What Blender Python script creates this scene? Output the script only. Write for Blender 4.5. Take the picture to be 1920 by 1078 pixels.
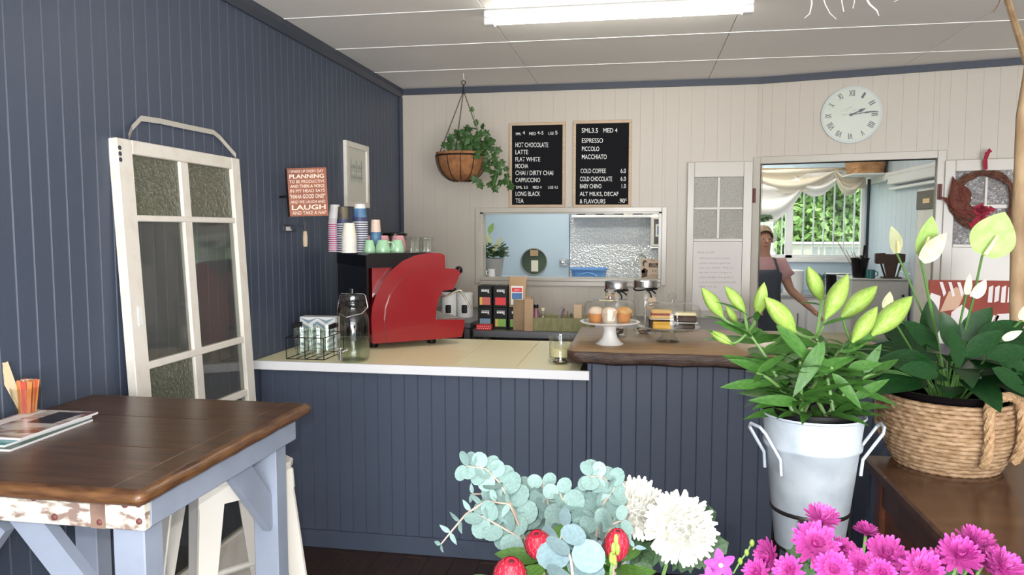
import bpy, math, random
from mathutils import Vector, Matrix, Euler
random.seed(7)
V = Vector
PI = math.pi
scene = bpy.context.scene
for o in list(bpy.data.objects):
    bpy.data.objects.remove(o)
COL = scene.collection

# ---------------------------------------------------------------- camera
F, CX, CY = 1400.0, 960.0, 539.0            # focal length and centre in pixels of a 1920x1078 frame
CAM = V((0, 0, 1.53))
YAW, PITCH = math.atan(240 / F), math.atan(109 / F)
FW = V((-math.sin(YAW) * math.cos(PITCH), math.cos(YAW) * math.cos(PITCH), -math.sin(PITCH)))
RT = V((math.cos(YAW), math.sin(YAW), 0))
UP = RT.cross(FW)
cd = bpy.data.cameras.new('camera')
cam = bpy.data.objects.new('camera', cd)
COL.objects.link(cam)
cam.matrix_world = Matrix(((RT.x, UP.x, -FW.x, CAM.x), (RT.y, UP.y, -FW.y, CAM.y), (RT.z, UP.z, -FW.z, CAM.z), (0, 0, 0, 1)))
cd.sensor_width = 36.0
cd.lens = F / 1920 * 36
cd.clip_start = 0.05
cd.clip_end = 200
scene.camera = cam

# ---------------------------------------------------------------- light
w = bpy.data.worlds.new('overcast_sky')
scene.world = w
w.use_nodes = True
w.node_tree.nodes['Background'].inputs[0].default_value = (0.86, 0.94, 1.0, 1)
w.node_tree.nodes['Background'].inputs[1].default_value = 3.2


def lamp(name, kind, loc, energy, color=(1, 1, 1), aim=None, **kw):
    d = bpy.data.lights.new(name, kind)
    d.energy = energy
    d.color = color
    for k, v in kw.items():
        setattr(d, k, v)
    o = bpy.data.objects.new(name, d)
    COL.objects.link(o)
    o.location = loc
    if aim is not None:
        o.rotation_euler = (V(aim) - V(loc)).to_track_quat('-Z', 'Y').to_euler()
    return o


# the flash of the camera that took the picture, left of and above the lens
lamp('camera_flash', 'SPOT', CAM + RT * -0.06 + UP * 0.05 + FW * 0.06, 78, (1, 0.97, 0.93), CAM + FW * 4, shadow_soft_size=0.012, spot_size=math.radians(100), spot_blend=0.6)
# daylight through the shop front behind the photographer
lamp('shopfront_daylight', 'AREA', (1.2, -2.45, 1.45), 225, (0.97, 0.98, 1.0), (1.2, 3, 4.2), shape='RECTANGLE', size=4.4, size_y=2.1)
# added fill low in the shop front, aimed up to brighten the ceiling
lamp('ceiling_fill', 'AREA', (1.2, -2.44, 0.75), 150, (1.0, 0.97, 0.93), (0.2, 1.2, 4.6), shape='RECTANGLE', size=4.4, size_y=0.7)
lamp('sun', 'SUN', (4, 12, 8), 4.5, (1, 0.96, 0.88), (4.5, 13.5, 4), angle=0.05)

scene.cycles.transparent_max_bounces = 32
scene.view_settings.view_transform = 'Standard'
scene.view_settings.look = 'None'
scene.view_settings.exposure = 0.0
scene.view_settings.gamma = 1.0
scene.view_settings.use_curve_mapping = False


# ---------------------------------------------------------------- from a pixel of the photograph to a point of the room
def ray(x, y):
    return RT * ((x - CX) / F) + UP * ((CY - y) / F) + FW


def on_plane(x, y, p, n):
    r = ray(x, y)
    return CAM + r * ((V(p) - CAM).dot(n) / r.dot(n))


def onX(x, y, v): r = ray(x, y); return CAM + r * ((v - CAM.x) / r.x)
def onY(x, y, v): r = ray(x, y); return CAM + r * ((v - CAM.y) / r.y)
def onZ(x, y, v): r = ray(x, y); return CAM + r * ((v - CAM.z) / r.z)
def onD(x, y, d): return CAM + ray(x, y) * d


# ---------------------------------------------------------------- helpers: meshes and objects
class MB:
    def __init__(s):
        s.v, s.f, s.m, s.T = [], [], [], Matrix.Identity(4)
        s.mi = 0

    def add(s, vs, fs):
        b = len(s.v)
        s.v += [s.T @ V(p) for p in vs]
        s.f += [[b + i for i in f] for f in fs]
        s.m += [s.mi] * len(fs)
        return s

    def box(s, x0, x1, y0, y1, z0, z1):
        return s.add([(x0, y0, z0), (x1, y0, z0), (x1, y1, z0), (x0, y1, z0), (x0, y0, z1), (x1, y0, z1), (x1, y1, z1), (x0, y1, z1)],
                     [(0, 3, 2, 1), (4, 5, 6, 7), (0, 1, 5, 4), (1, 2, 6, 5), (2, 3, 7, 6), (3, 0, 4, 7)])

    def cbox(s, x0, x1, y0, y1, z0, z1, c=0.004):
        """a box with all edges chamfered"""
        xs, ys, zs = (x0, x1), (y0, y1), (z0, z1)
        sg = (1, -1)
        idx, vs = {}, []
        for i in (0, 1):
            for j in (0, 1):
                for k in (0, 1):
                    x, y, z = xs[i], ys[j], zs[k]
                    for a, p in enumerate(((x, y + sg[j] * c, z + sg[k] * c), (x + sg[i] * c, y, z + sg[k] * c), (x + sg[i] * c, y + sg[j] * c, z))):
                        idx[i, j, k, a] = len(vs)
                        vs.append(p)
        fs = []
        for i in (0, 1):
            q = [idx[i, 0, 0, 0], idx[i, 1, 0, 0], idx[i, 1, 1, 0], idx[i, 0, 1, 0]]
            fs.append(q if i else q[::-1])
            q = [idx[0, i, 0, 1], idx[0, i, 1, 1], idx[1, i, 1, 1], idx[1, i, 0, 1]]
            fs.append(q if i else q[::-1])
            q = [idx[0, 0, i, 2], idx[1, 0, i, 2], idx[1, 1, i, 2], idx[0, 1, i, 2]]
            fs.append(q if i else q[::-1])
        for a in (0, 1):
            for b in (0, 1):
                fs.append([idx[a, b, 0, 0], idx[a, b, 1, 0], idx[a, b, 1, 1], idx[a, b, 0, 1]][::(1 if a == b else -1)])
                fs.append([idx[a, 0, b, 0], idx[a, 0, b, 2], idx[a, 1, b, 2], idx[a, 1, b, 0]][::(1 if a == b else -1)])
                fs.append([idx[0, a, b, 1], idx[1, a, b, 1], idx[1, a, b, 2], idx[0, a, b, 2]][::(1 if a == b else -1)])
        for i in (0, 1):
            for j in (0, 1):
                for k in (0, 1):
                    q = [idx[i, j, k, 0], idx[i, j, k, 1], idx[i, j, k, 2]]
                    fs.append(q if (i + j + k) % 2 else q[::-1])
        return s.add(vs, fs)

    def prism(s, poly, d0, d1, ax='y'):
        """poly of (a, b), counter-clockwise, extruded along an axis: y -> (a, d, b); z -> (a, b, d); x -> (d, a, b)"""
        n = len(poly)
        g = {'y': lambda a, b, d: (a, d, b), 'z': lambda a, b, d: (a, b, d), 'x': lambda a, b, d: (d, a, b)}[ax]
        vs = [g(a, b, d0) for a, b in poly] + [g(a, b, d1) for a, b in poly]
        fs = [list(range(n)), list(range(2 * n - 1, n - 1, -1))] + [[i, i + n, (i + 1) % n + n, (i + 1) % n] for i in range(n)]
        if ax != 'y':
            fs = [f[::-1] for f in fs]
        return s.add(vs, fs)

    def tube(s, pts, r, n=8, closed=False, flat=1.0):
        pts = [V(p) for p in pts]
        k = len(pts)
        rs = r if isinstance(r, (list, tuple)) else [r] * k
        vs, fs = [], []
        prev = None
        for i, p in enumerate(pts):
            if closed:
                t = pts[(i + 1) % k] - pts[i - 1]
            else:
                t = pts[min(i + 1, k - 1)] - pts[max(i - 1, 0)]
            t = t.normalized() if t.length > 1e-9 else V((0, 0, 1))
            if prev is None:
                a = V((0, 0, 1)) if abs(t.z) < 0.9 else V((1, 0, 0))
                prev = t.cross(a).normalized()
            nn = prev - t * prev.dot(t)
            nn = nn.normalized() if nn.length > 1e-6 else t.orthogonal().normalized()
            prev = nn
            b = t.cross(nn)
            for j in range(n):
                a = 2 * PI * j / n
                vs.append(p + nn * (math.cos(a) * rs[i]) + b * (math.sin(a) * rs[i] * flat))
        for i in range(k if closed else k - 1):
            i2 = (i + 1) % k
            for j in range(n):
                j2 = (j + 1) % n
                fs.append([i * n + j, i * n + j2, i2 * n + j2, i2 * n + j])
        if not closed:
            fs.append(list(range(n))[::-1])
            fs.append([(k - 1) * n + j for j in range(n)])
        return s.add(vs, fs)

    def lathe(s, prof, n=24, c=(0, 0, 0), ripple=None, close=False):
        """profile of (r, z) turned about the vertical through c; ripple(angle, i) scales the radius"""
        vs, fs = [], []
        k = len(prof)
        for i, (r, z) in enumerate(prof):
            for j in range(n):
                a = 2 * PI * j / n
                q = r * (ripple(a, i) if ripple else 1)
                vs.append((c[0] + q * math.cos(a), c[1] + q * math.sin(a), c[2] + z))
        for i in range(k if close else k - 1):
            for j in range(n):
                j2 = (j + 1) % n
                i2 = (i + 1) % k
                fs.append([i * n + j, i * n + j2, i2 * n + j2, i2 * n + j])
        if not close:
            if prof[0][0] > 1e-6:
                fs.append(list(range(n))[::-1])
            if prof[-1][0] > 1e-6:
                fs.append([(k - 1) * n + j for j in range(n)])
        return s.add(vs, fs)

    def ball(s, c, r, n=10, m=7, sc=(1, 1, 1)):
        vs, fs = [], []
        for i in range(m + 1):
            t = PI * i / m
            for j in range(n):
                a = 2 * PI * j / n
                vs.append((c[0] + r * sc[0] * math.sin(t) * math.cos(a), c[1] + r * sc[1] * math.sin(t) * math.sin(a), c[2] - r * sc[2] * math.cos(t)))
        for i in range(m):
            for j in range(n):
                j2 = (j + 1) % n
                fs.append([i * n + j, i * n + j2, (i + 1) * n + j2, (i + 1) * n + j])
        return s.add(vs, fs)

    def grid(s, fn, nu, nv):
        vs = [fn(i / nu, j / nv) for j in range(nv + 1) for i in range(nu + 1)]
        fs = [[j * (nu + 1) + i, j * (nu + 1) + i + 1, (j + 1) * (nu + 1) + i + 1, (j + 1) * (nu + 1) + i] for j in range(nv) for i in range(nu)]
        return s.add(vs, fs)

    def mesh(s, name, mats, smooth=False, angle=40):
        me = bpy.data.meshes.new(name)
        me.from_pydata([tuple(p) for p in s.v], [], s.f)
        for m in (mats if isinstance(mats, (list, tuple)) else [mats]):
            me.materials.append(MAT[m] if isinstance(m, str) else m)
        me.polygons.foreach_set('material_index', s.m)
        if smooth:
            me.polygons.foreach_set('use_smooth', [True] * len(s.f))
            if angle < 180:
                me.set_sharp_from_angle(angle=math.radians(angle))
        me.validate()
        me.update()
        return me


def wloc(o):
    p = V((0, 0, 0))
    while o is not None:
        p += o.location
        o = o.parent
    return p


def link(name, data, parent=None, mtx=None):
    o = bpy.data.objects.new(name, data)
    COL.objects.link(o)
    if parent is not None:
        o.parent = parent
    if mtx is not None:
        o.matrix_local = mtx
    return o


def obj(name, mb, mats, parent=None, world=False, smooth=False, angle=40):
    """one mesh object; world=True: the vertices are room coordinates (parents are never rotated then)"""
    loc = None
    if world and parent is not None:
        off = wloc(parent)
        mb.v = [V(p) - off for p in mb.v]
    elif world:
        lo = V([min(p[i] for p in mb.v) for i in range(3)])
        hi = V([max(p[i] for p in mb.v) for i in range(3)])
        loc = V(((lo.x + hi.x) / 2, (lo.y + hi.y) / 2, lo.z))
        mb.v = [V(p) - loc for p in mb.v]
    o = link(name, mb.mesh(name, mats, smooth, angle), parent)
    if loc is not None:
        o.location = loc
    return o


def tag(o, label, cat, group=None):
    o['label'] = label
    o['category'] = cat
    if group:
        o['group'] = group
    return o


def thing(name, label, cat, loc=(0, 0, 0), rz=0.0, group=None):
    o = bpy.data.objects.new(name, None)
    COL.objects.link(o)
    o.empty_display_size = 0.05
    o.location = loc
    o.rotation_euler = (0, 0, rz)
    return tag(o, label, cat, group)


def struct(o):
    o['kind'] = 'structure'
    return o


def stuff(o):
    o['kind'] = 'stuff'
    return o


def dup(root, loc, rz=0.0, label=None, parent=None):
    c = root.copy()
    COL.objects.link(c)
    if parent is None:
        c.location = loc
        c.rotation_euler = (0, 0, rz)
        if label:
            c['label'] = label
    else:
        c.parent = parent
    for ch in list(root.children):
        dup(ch, None, 0, None, c)
    return c


def frame_mtx(base, d, nrm, s=1.0):
    """local +Y along d, local +Z near nrm"""
    y = V(d).normalized()
    z = V(nrm)
    z = z - y * z.dot(y)
    z = z.normalized() if z.length > 1e-5 else y.orthogonal().normalized()
    x = y.cross(z)
    sx = sy = sz = s
    if isinstance(s, (tuple, list)):
        sx, sy, sz = s
    x, y, z = x * sx, y * sy, z * sz
    return Matrix(((x.x, y.x, z.x, base[0]), (x.y, y.y, z.y, base[1]), (x.z, y.z, z.z, base[2]), (0, 0, 0, 1)))


def text(name, s, ul, ur, ll, m, parent, bold=0.0, lift=0.0015):
    """a line of lettering filling the parallelogram ul, ur, ll (room coordinates)"""
    cu = bpy.data.curves.new(name, 'FONT')
    cu.body = s
    cu.resolution_u = 3
    cu.offset = bold
    t = bpy.data.objects.new(name, cu)
    COL.objects.link(t)
    me = bpy.data.meshes.new_from_object(t)
    bpy.data.objects.remove(t)
    bpy.data.curves.remove(cu)
    xs = [p.co.x for p in me.vertices]
    ys = [p.co.y for p in me.vertices]
    x0, x1, y0, y1 = min(xs), max(xs), min(ys), max(ys)
    ul, ur, ll = V(ul), V(ur), V(ll)
    n = (ll - ul).cross(ur - ul).normalized() * lift
    off = wloc(parent) if parent else V((0, 0, 0))
    for p in me.vertices:
        a = (p.co.x - x0) / (x1 - x0)
        b = (y1 - p.co.y) / (y1 - y0)
        p.co = ul + (ur - ul) * a + (ll - ul) * b + n - off
    me.materials.clear()
    me.materials.append(MAT[m])
    me.update()
    o = link(name, me, parent)
    return o


def bez(p0, p1, p2, n=8):
    p0, p1, p2 = V(p0), V(p1), V(p2)
    return [p0 * (1 - t) ** 2 + p1 * (2 * t * (1 - t)) + p2 * t * t for t in [i / n for i in range(n + 1)]]


# ---------------------------------------------------------------- materials
MAT = {}


def mat(name, col, rough=0.5, metal=0.0, col2=None, nscale=8.0, stretch=(1, 1, 1), bump=0.0, bscale=60.0, spec=0.5, sheen=0, ramp=(0.35, 0.65), bdist=0.01,
        detail=3, emit=None, coat=0, sub=0, trans=0, voro=False, coords='Object'):
    m = bpy.data.materials.new(name)
    MAT[name] = m
    m.use_nodes = True
    nt = m.node_tree
    N, L = nt.nodes, nt.links
    b = N['Principled BSDF']
    b.inputs['Base Color'].default_value = (*col, 1)
    b.inputs['Roughness'].default_value = rough
    b.inputs['Metallic'].default_value = metal
    b.inputs['Specular IOR Level'].default_value = spec
    b.inputs['Coat Weight'].default_value = coat
    b.inputs['Coat Roughness'].default_value = 0.08
    b.inputs['Subsurface Weight'].default_value = sub
    b.inputs['Transmission Weight'].default_value = trans
    if emit:
        b.inputs['Emission Color'].default_value = (*emit[:3], 1)
        b.inputs['Emission Strength'].default_value = emit[3]
    if col2 or bump:
        tc = N.new('ShaderNodeTexCoord')
        mp = N.new('ShaderNodeMapping')
        mp.inputs['Scale'].default_value = stretch
        L.new(tc.outputs[coords], mp.inputs[0])
    if col2:
        t = N.new('ShaderNodeTexNoise')
        t.inputs['Scale'].default_value = nscale
        t.inputs['Detail'].default_value = detail
        L.new(mp.outputs[0], t.inputs['Vector'])
        r = N.new('ShaderNodeValToRGB')
        r.color_ramp.elements[0].position = ramp[0]
        r.color_ramp.elements[1].position = ramp[1]
        r.color_ramp.elements[0].color = (*col, 1)
        r.color_ramp.elements[1].color = (*col2, 1)
        L.new(t.outputs['Fac'], r.inputs[0])
        L.new(r.outputs[0], b.inputs['Base Color'])
    if bump:
        t = N.new('ShaderNodeTexVoronoi' if voro else 'ShaderNodeTexNoise')
        t.inputs['Scale'].default_value = bscale
        L.new(mp.outputs[0], t.inputs['Vector'])
        bp = N.new('ShaderNodeBump')
        bp.inputs['Strength'].default_value = bump
        bp.inputs['Distance'].default_value = bdist
        L.new(t.outputs[0], bp.inputs['Height'])
        L.new(bp.outputs[0], b.inputs['Normal'])
    return m


def glass(name, tint=(0.93, 0.96, 0.95), rough=0.02, body=0.0, bodycol=(0.5, 0.5, 0.45), bump=0.0, bscale=90, gl=0.045, voro=False, bodycol2=None):
    """thin glass: tinted see-through with a Fresnel gloss, and some diffuse body for obscured glass"""
    m = bpy.data.materials.new(name)
    MAT[name] = m
    m.use_nodes = True
    nt = m.node_tree
    N, L = nt.nodes, nt.links
    N.remove(N['Principled BSDF'])
    out = N['Material Output']
    t = N.new('ShaderNodeBsdfTransparent')
    t.inputs[0].default_value = (*tint, 1)
    g = N.new('ShaderNodeBsdfGlossy')
    g.inputs['Roughness'].default_value = rough
    lw = N.new('ShaderNodeLayerWeight')         # facing: the same from both sides of the sheet
    lw.inputs[0].default_value = 0.5
    pw = N.new('ShaderNodeMath')
    pw.operation = 'POWER'
    pw.inputs[1].default_value = 4.0
    L.new(lw.outputs['Facing'], pw.inputs[0])
    fr = N.new('ShaderNodeMath')
    fr.operation = 'MULTIPLY_ADD'
    fr.inputs[1].default_value = 0.75
    fr.inputs[2].default_value = gl
    L.new(pw.outputs[0], fr.inputs[0])
    mx = N.new('ShaderNodeMixShader')
    base = t.outputs[0]
    if body:
        d = N.new('ShaderNodeBsdfDiffuse')
        d.inputs[0].default_value = (*bodycol, 1)
        m0 = N.new('ShaderNodeMixShader')
        m0.inputs[0].default_value = body
        L.new(t.outputs[0], m0.inputs[1])
        L.new(d.outputs[0], m0.inputs[2])
        base = m0.outputs[0]
    if bump:
        tc = N.new('ShaderNodeTexCoord')
        x = N.new('ShaderNodeTexVoronoi' if voro else 'ShaderNodeTexNoise')
        x.inputs['Scale'].default_value = bscale
        L.new(tc.outputs['Object'], x.inputs['Vector'])
        bp = N.new('ShaderNodeBump')
        bp.inputs['Strength'].default_value = bump
        bp.inputs['Distance'].default_value = 0.01
        L.new(x.outputs[0], bp.inputs['Height'])
        L.new(bp.outputs[0], g.inputs['Normal'])
        L.new(bp.outputs[0], lw.inputs['Normal'])
        if bodycol2:
            rp = N.new('ShaderNodeValToRGB')
            rp.color_ramp.elements[0].position, rp.color_ramp.elements[1].position = 0.25, 0.7
            rp.color_ramp.elements[0].color, rp.color_ramp.elements[1].color = (*bodycol, 1), (*bodycol2, 1)
            L.new(x.outputs[0], rp.inputs[0])
            L.new(rp.outputs[0], d.inputs[0])  # mottled body colour stands in for the sparkle of textured panes
    L.new(fr.outputs[0], mx.inputs[0])
    L.new(base, mx.inputs[1])
    L.new(g.outputs[0], mx.inputs[2])
    L.new(mx.outputs[0], out.inputs[0])
    return m


mat('blue_paint', (0.062, 0.078, 0.116), 0.45, spec=0.35, bump=0.05, bscale=120)
mat('blue_paint_dark', (0.050, 0.058, 0.080), 0.45, spec=0.35)
mat('cream_paint', (0.505, 0.455, 0.39), 0.4, bump=0.03, bscale=90)
mat('white_gloss', (0.50, 0.465, 0.405), 0.22)
mat('ceiling_white', (0.90, 0.87, 0.83), 0.6, bump=0.04, bscale=40)
mat('ceiling_strip', (0.88, 0.87, 0.85), 0.45)
mat('floor_wood', (0.030, 0.014, 0.009), 0.35, col2=(0.055, 0.026, 0.016), nscale=5, stretch=(14, 1, 1))
mat('kitchen_floor', (0.25, 0.25, 0.25), 0.5)
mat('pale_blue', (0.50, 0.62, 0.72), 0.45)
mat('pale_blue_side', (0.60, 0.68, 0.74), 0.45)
mat('white', (0.82, 0.82, 0.81), 0.4)
mat('white_sheet', (0.80, 0.80, 0.82), 0.3)
mat('old_white', (0.77, 0.73, 0.66), 0.45, col2=(0.66, 0.60, 0.52), nscale=14, ramp=(0.5, 0.85), bump=0.08, bscale=50)
mat('black', (0.010, 0.010, 0.011), 0.5, spec=0.25)
mat('black_gloss', (0.008, 0.006, 0.007), 0.2, spec=0.3)
mat('black_felt', (0.012, 0.012, 0.014), 0.9, spec=0.1)
mat('dark_metal', (0.03, 0.027, 0.025), 0.4, metal=0.6)
mat('steel', (0.55, 0.55, 0.55), 0.25, metal=1.0)
mat('chrome', (0.75, 0.75, 0.75), 0.08, metal=1.0)
mat('dark_steel', (0.22, 0.22, 0.23), 0.35, metal=0.9)
mat('galvanised', (0.46, 0.53, 0.60), 0.5, metal=0.25, col2=(0.62, 0.69, 0.76), nscale=11, ramp=(0.36, 0.62), detail=6, bump=0.05, bscale=25)
mat('glitter_steel', (0.74, 0.77, 0.79), 0.10, metal=0.2, bump=1.0, bscale=55, voro=True, bdist=0.012, spec=1.0)
mat('cream_worktop', (0.95, 0.86, 0.50), 0.3, col2=(0.96, 0.89, 0.60), nscale=4, stretch=(1, 9, 1), spec=0.4)
mat('red_paint', (0.24, 0.007, 0.012), 0.25, coat=0.5)
mat('slab_wood', (0.24, 0.145, 0.07), 0.3, col2=(0.36, 0.235, 0.125), nscale=5, stretch=(1.2, 9, 6), ramp=(0.3, 0.7), detail=6, bump=0.06, bscale=30)
mat('slab_edge', (0.040, 0.020, 0.014), 0.5, col2=(0.10, 0.055, 0.035), nscale=6, stretch=(2, 1, 9), ramp=(0.35, 0.75), bump=0.3, bscale=18)
mat('table_wood', (0.058, 0.027, 0.013), 0.30, col2=(0.130, 0.066, 0.032), nscale=3.2, stretch=(1.5, 14, 6), ramp=(0.3, 0.75), detail=6, bump=0.05, bscale=30, spec=0.35)
mat('table_edge', (0.17, 0.080, 0.032), 0.3, col2=(0.065, 0.028, 0.014), nscale=5, stretch=(3, 3, 22), ramp=(0.35, 0.7), bump=0.12, bscale=25)
mat('table_paint', (0.30, 0.345, 0.435), 0.45, col2=(0.26, 0.30, 0.385), nscale=7, bump=0.06, bscale=40)
mat('rust_paint', (0.72, 0.68, 0.59), 0.5, col2=(0.27, 0.19, 0.16), nscale=30, stretch=(0.6, 1, 1.5), ramp=(0.48, 0.58), detail=6, bump=0.2, bscale=25)
mat('rust', (0.16, 0.095, 0.075), 0.6, col2=(0.26, 0.17, 0.13), nscale=20)
mat('rivet', (0.16, 0.05, 0.045), 0.5)
mat('stool_white', (0.80, 0.77, 0.71), 0.3)
mat('cabinet_wood', (0.050, 0.020, 0.012), 0.22, col2=(0.11, 0.050, 0.026), nscale=3, stretch=(1, 7, 1), ramp=(0.3, 0.75), detail=5)
mat('cabinet_red', (0.13, 0.040, 0.018), 0.3, col2=(0.075, 0.026, 0.014), nscale=5, stretch=(1, 1, 6))
mat('seagrass', (0.24, 0.145, 0.075), 0.75, col2=(0.42, 0.285, 0.175), nscale=30, stretch=(1, 1, 3), bump=0.4, bscale=70, spec=0.2)
mat('jute', (0.34, 0.21, 0.11), 0.9, col2=(0.46, 0.31, 0.18), nscale=60, bump=0.5, bscale=120, spec=0.1)
mat('coir', (0.33, 0.145, 0.055), 0.9, col2=(0.22, 0.09, 0.035), nscale=25, bump=0.6, bscale=90)
mat('menu_frame', (0.56, 0.42, 0.29), 0.5, col2=(0.47, 0.34, 0.22), nscale=12, stretch=(1, 1, 5))
mat('letter_white', (0.85, 0.85, 0.83), 0.5)
mat('letter_cream', (0.85, 0.72, 0.60), 0.6)
mat('sign_face', (0.34, 0.105, 0.045), 0.5, col2=(0.22, 0.055, 0.030), nscale=9)
mat('sign_side', (0.035, 0.012, 0.010), 0.6)
mat('paper', (0.74, 0.70, 0.68), 0.6)
mat('paper_grey', (0.62, 0.62, 0.54), 0.5)
mat('ink', (0.18, 0.17, 0.16), 0.7)
mat('ink_soft', (0.42, 0.39, 0.37), 0.7)
mat('clock_face', (0.55, 0.59, 0.51), 0.35, col2=(0.59, 0.62, 0.55), nscale=4)
mat('clock_rim', (0.50, 0.56, 0.54), 0.3)
mat('clock_ink', (0.10, 0.12, 0.14), 0.5)
mat('wreath_vine', (0.085, 0.030, 0.020), 0.75, col2=(0.16, 0.065, 0.038), nscale=30, bump=0.8, bscale=60)
mat('dried_leaf', (0.095, 0.013, 0.008), 0.55, col2=(0.15, 0.034, 0.014), nscale=12, spec=0.3)
mat('red_ribbon', (0.30, 0.008, 0.030), 0.55, spec=0.2)
mat('pale_wood', (0.62, 0.45, 0.28), 0.5)
mat('branch_wood', (0.46, 0.33, 0.19), 0.7, col2=(0.30, 0.19, 0.10), nscale=6, stretch=(3, 3, 1), bump=0.3, bscale=20)
mat('twig', (0.55, 0.52, 0.50), 0.7)
mat('twig_dark', (0.14, 0.075, 0.05), 0.7)
mat('leaf_ivy', (0.026, 0.068, 0.017), 0.45, col2=(0.050, 0.110, 0.030), nscale=14, spec=0.3)
mat('leaf_lily', (0.034, 0.115, 0.018), 0.42, col2=(0.062, 0.165, 0.030), nscale=7, stretch=(4, 1, 1), spec=0.3)
mat('stem_lily', (0.16, 0.30, 0.09), 0.4)
mat('bud_lily', (0.23, 0.39, 0.055), 0.42, col2=(0.34, 0.47, 0.12), nscale=5, stretch=(10, 1.2, 10), spec=0.3)
mat('leaf_peace', (0.007, 0.034, 0.010), 0.34, col2=(0.014, 0.055, 0.014), nscale=9, stretch=(5, 1, 1), spec=0.22)
mat('stem_peace', (0.09, 0.20, 0.05), 0.4)
mat('spathe_green', (0.25, 0.41, 0.095), 0.45, col2=(0.36, 0.50, 0.18), nscale=4, spec=0.3)
mat('spathe_white', (0.62, 0.62, 0.44), 0.45, col2=(0.52, 0.58, 0.30), nscale=6, spec=0.3)
mat('spadix', (0.72, 0.66, 0.36), 0.6)
mat('leaf_euc', (0.185, 0.295, 0.275), 0.55, col2=(0.25, 0.37, 0.35), nscale=10, spec=0.3)
mat('leaf_euc_blue', (0.165, 0.255, 0.285), 0.55, col2=(0.21, 0.31, 0.34), nscale=8, spec=0.3)
mat('stem_euc', (0.42, 0.33, 0.27), 0.6)
mat('protea_red', (0.36, 0.006, 0.026), 0.45, col2=(0.50, 0.025, 0.055), nscale=18, spec=0.3)
mat('protea_pink', (0.60, 0.20, 0.22), 0.55, spec=0.2)
mat('protea_dark', (0.10, 0.004, 0.012), 0.6)
mat('leaf_protea', (0.034, 0.092, 0.014), 0.45, col2=(0.062, 0.14, 0.026), nscale=8, stretch=(5, 1, 1), spec=0.3)
mat('leaf_mum', (0.030, 0.070, 0.030), 0.6, col2=(0.055, 0.11, 0.045), nscale=12)
mat('petal_white', (0.80, 0.80, 0.74), 0.55, spec=0.2)
mat('petal_pink', (0.40, 0.030, 0.25), 0.5, col2=(0.55, 0.10, 0.38), nscale=20, spec=0.2)
mat('petal_magenta', (0.36, 0.015, 0.20), 0.5)
mat('petal_orchid', (0.36, 0.025, 0.32), 0.45, col2=(0.50, 0.11, 0.46), nscale=20, spec=0.2)
mat('bush', (0.13, 0.25, 0.05), 0.6, col2=(0.30, 0.46, 0.14), nscale=2)
mat('bush_light', (0.34, 0.52, 0.16), 0.6, col2=(0.52, 0.68, 0.30), nscale=2)
mat('bark', (0.10, 0.07, 0.05), 0.8)
mat('grass', (0.16, 0.26, 0.07), 0.9)
mat('curtain', (0.88, 0.86, 0.82), 0.7, sub=0)
mat('curtain_cream', (0.72, 0.66, 0.54), 0.8)
mat('wicker', (0.42, 0.22, 0.10), 0.6, col2=(0.58, 0.34, 0.17), nscale=20)
mat('grey_panel', (0.52, 0.52, 0.51), 0.4)
mat('blue_tub', (0.16, 0.36, 0.72), 0.35)
mat('pot_grey', (0.30, 0.30, 0.29), 0.6)
mat('porthole', (0.035, 0.055, 0.050), 0.12, col2=(0.08, 0.11, 0.07), nscale=5)
mat('skin', (0.42, 0.22, 0.15), 0.5)
mat('hair', (0.20, 0.13, 0.075), 0.6, col2=(0.30, 0.21, 0.13), nscale=30)
mat('shirt_mauve', (0.42, 0.24, 0.25), 0.8)
mat('apron_navy', (0.045, 0.055, 0.075), 0.8)
mat('lips', (0.32, 0.10, 0.09), 0.5)
mat('cup_cream', (0.84, 0.79, 0.66), 0.5)
mat('cup_white', (0.80, 0.79, 0.77), 0.5)
mat('cup_lilac', (0.66, 0.58, 0.62), 0.5)
mat('cup_navy', (0.05, 0.06, 0.14), 0.5)
mat('cup_magenta', (0.50, 0.08, 0.24), 0.5)
mat('cup_dark', (0.07, 0.065, 0.06), 0.5, col2=(0.17, 0.14, 0.08), nscale=25)
mat('cup_sea', (0.10, 0.26, 0.42), 0.5, col2=(0.05, 0.08, 0.22), nscale=18)
mat('cup_peach', (0.74, 0.56, 0.45), 0.5)
mat('mug_pink', (0.70, 0.33, 0.36), 0.25)
mat('mug_green', (0.36, 0.60, 0.38), 0.2)
mat('teabox_orange', (0.62, 0.14, 0.07), 0.4, col2=(0.50, 0.09, 0.12), nscale=8)
mat('teabox_red', (0.66, 0.025, 0.03), 0.4)
mat('teabox_blue', (0.18, 0.28, 0.38), 0.4)
mat('teabox_green', (0.22, 0.42, 0.07), 0.4)
mat('teabox_yellow', (0.66, 0.45, 0.08), 0.4)
mat('kraft', (0.42, 0.27, 0.145), 0.6, col2=(0.47, 0.31, 0.18), nscale=6)
mat('kraft_dark', (0.26, 0.17, 0.09), 0.7, col2=(0.33, 0.22, 0.12), nscale=8)
mat('label_blue', (0.05, 0.16, 0.38), 0.5)
mat('tray_wood', (0.20, 0.20, 0.085), 0.6, col2=(0.29, 0.27, 0.13), nscale=8, stretch=(6, 6, 2))
mat('muffin', (0.60, 0.30, 0.10), 0.7, col2=(0.74, 0.50, 0.24), nscale=20, bump=0.3, bscale=50)
mat('muffin_paper', (0.62, 0.26, 0.08), 0.6)
mat('muffin_pale', (0.70, 0.56, 0.42), 0.6)
mat('icing', (0.78, 0.62, 0.48), 0.5, col2=(0.70, 0.48, 0.34), nscale=20)
mat('chocolate', (0.045, 0.018, 0.010), 0.6)
mat('sponge', (0.66, 0.42, 0.16), 0.8)
mat('yellow_cake', (0.74, 0.42, 0.06), 0.7)
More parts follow.
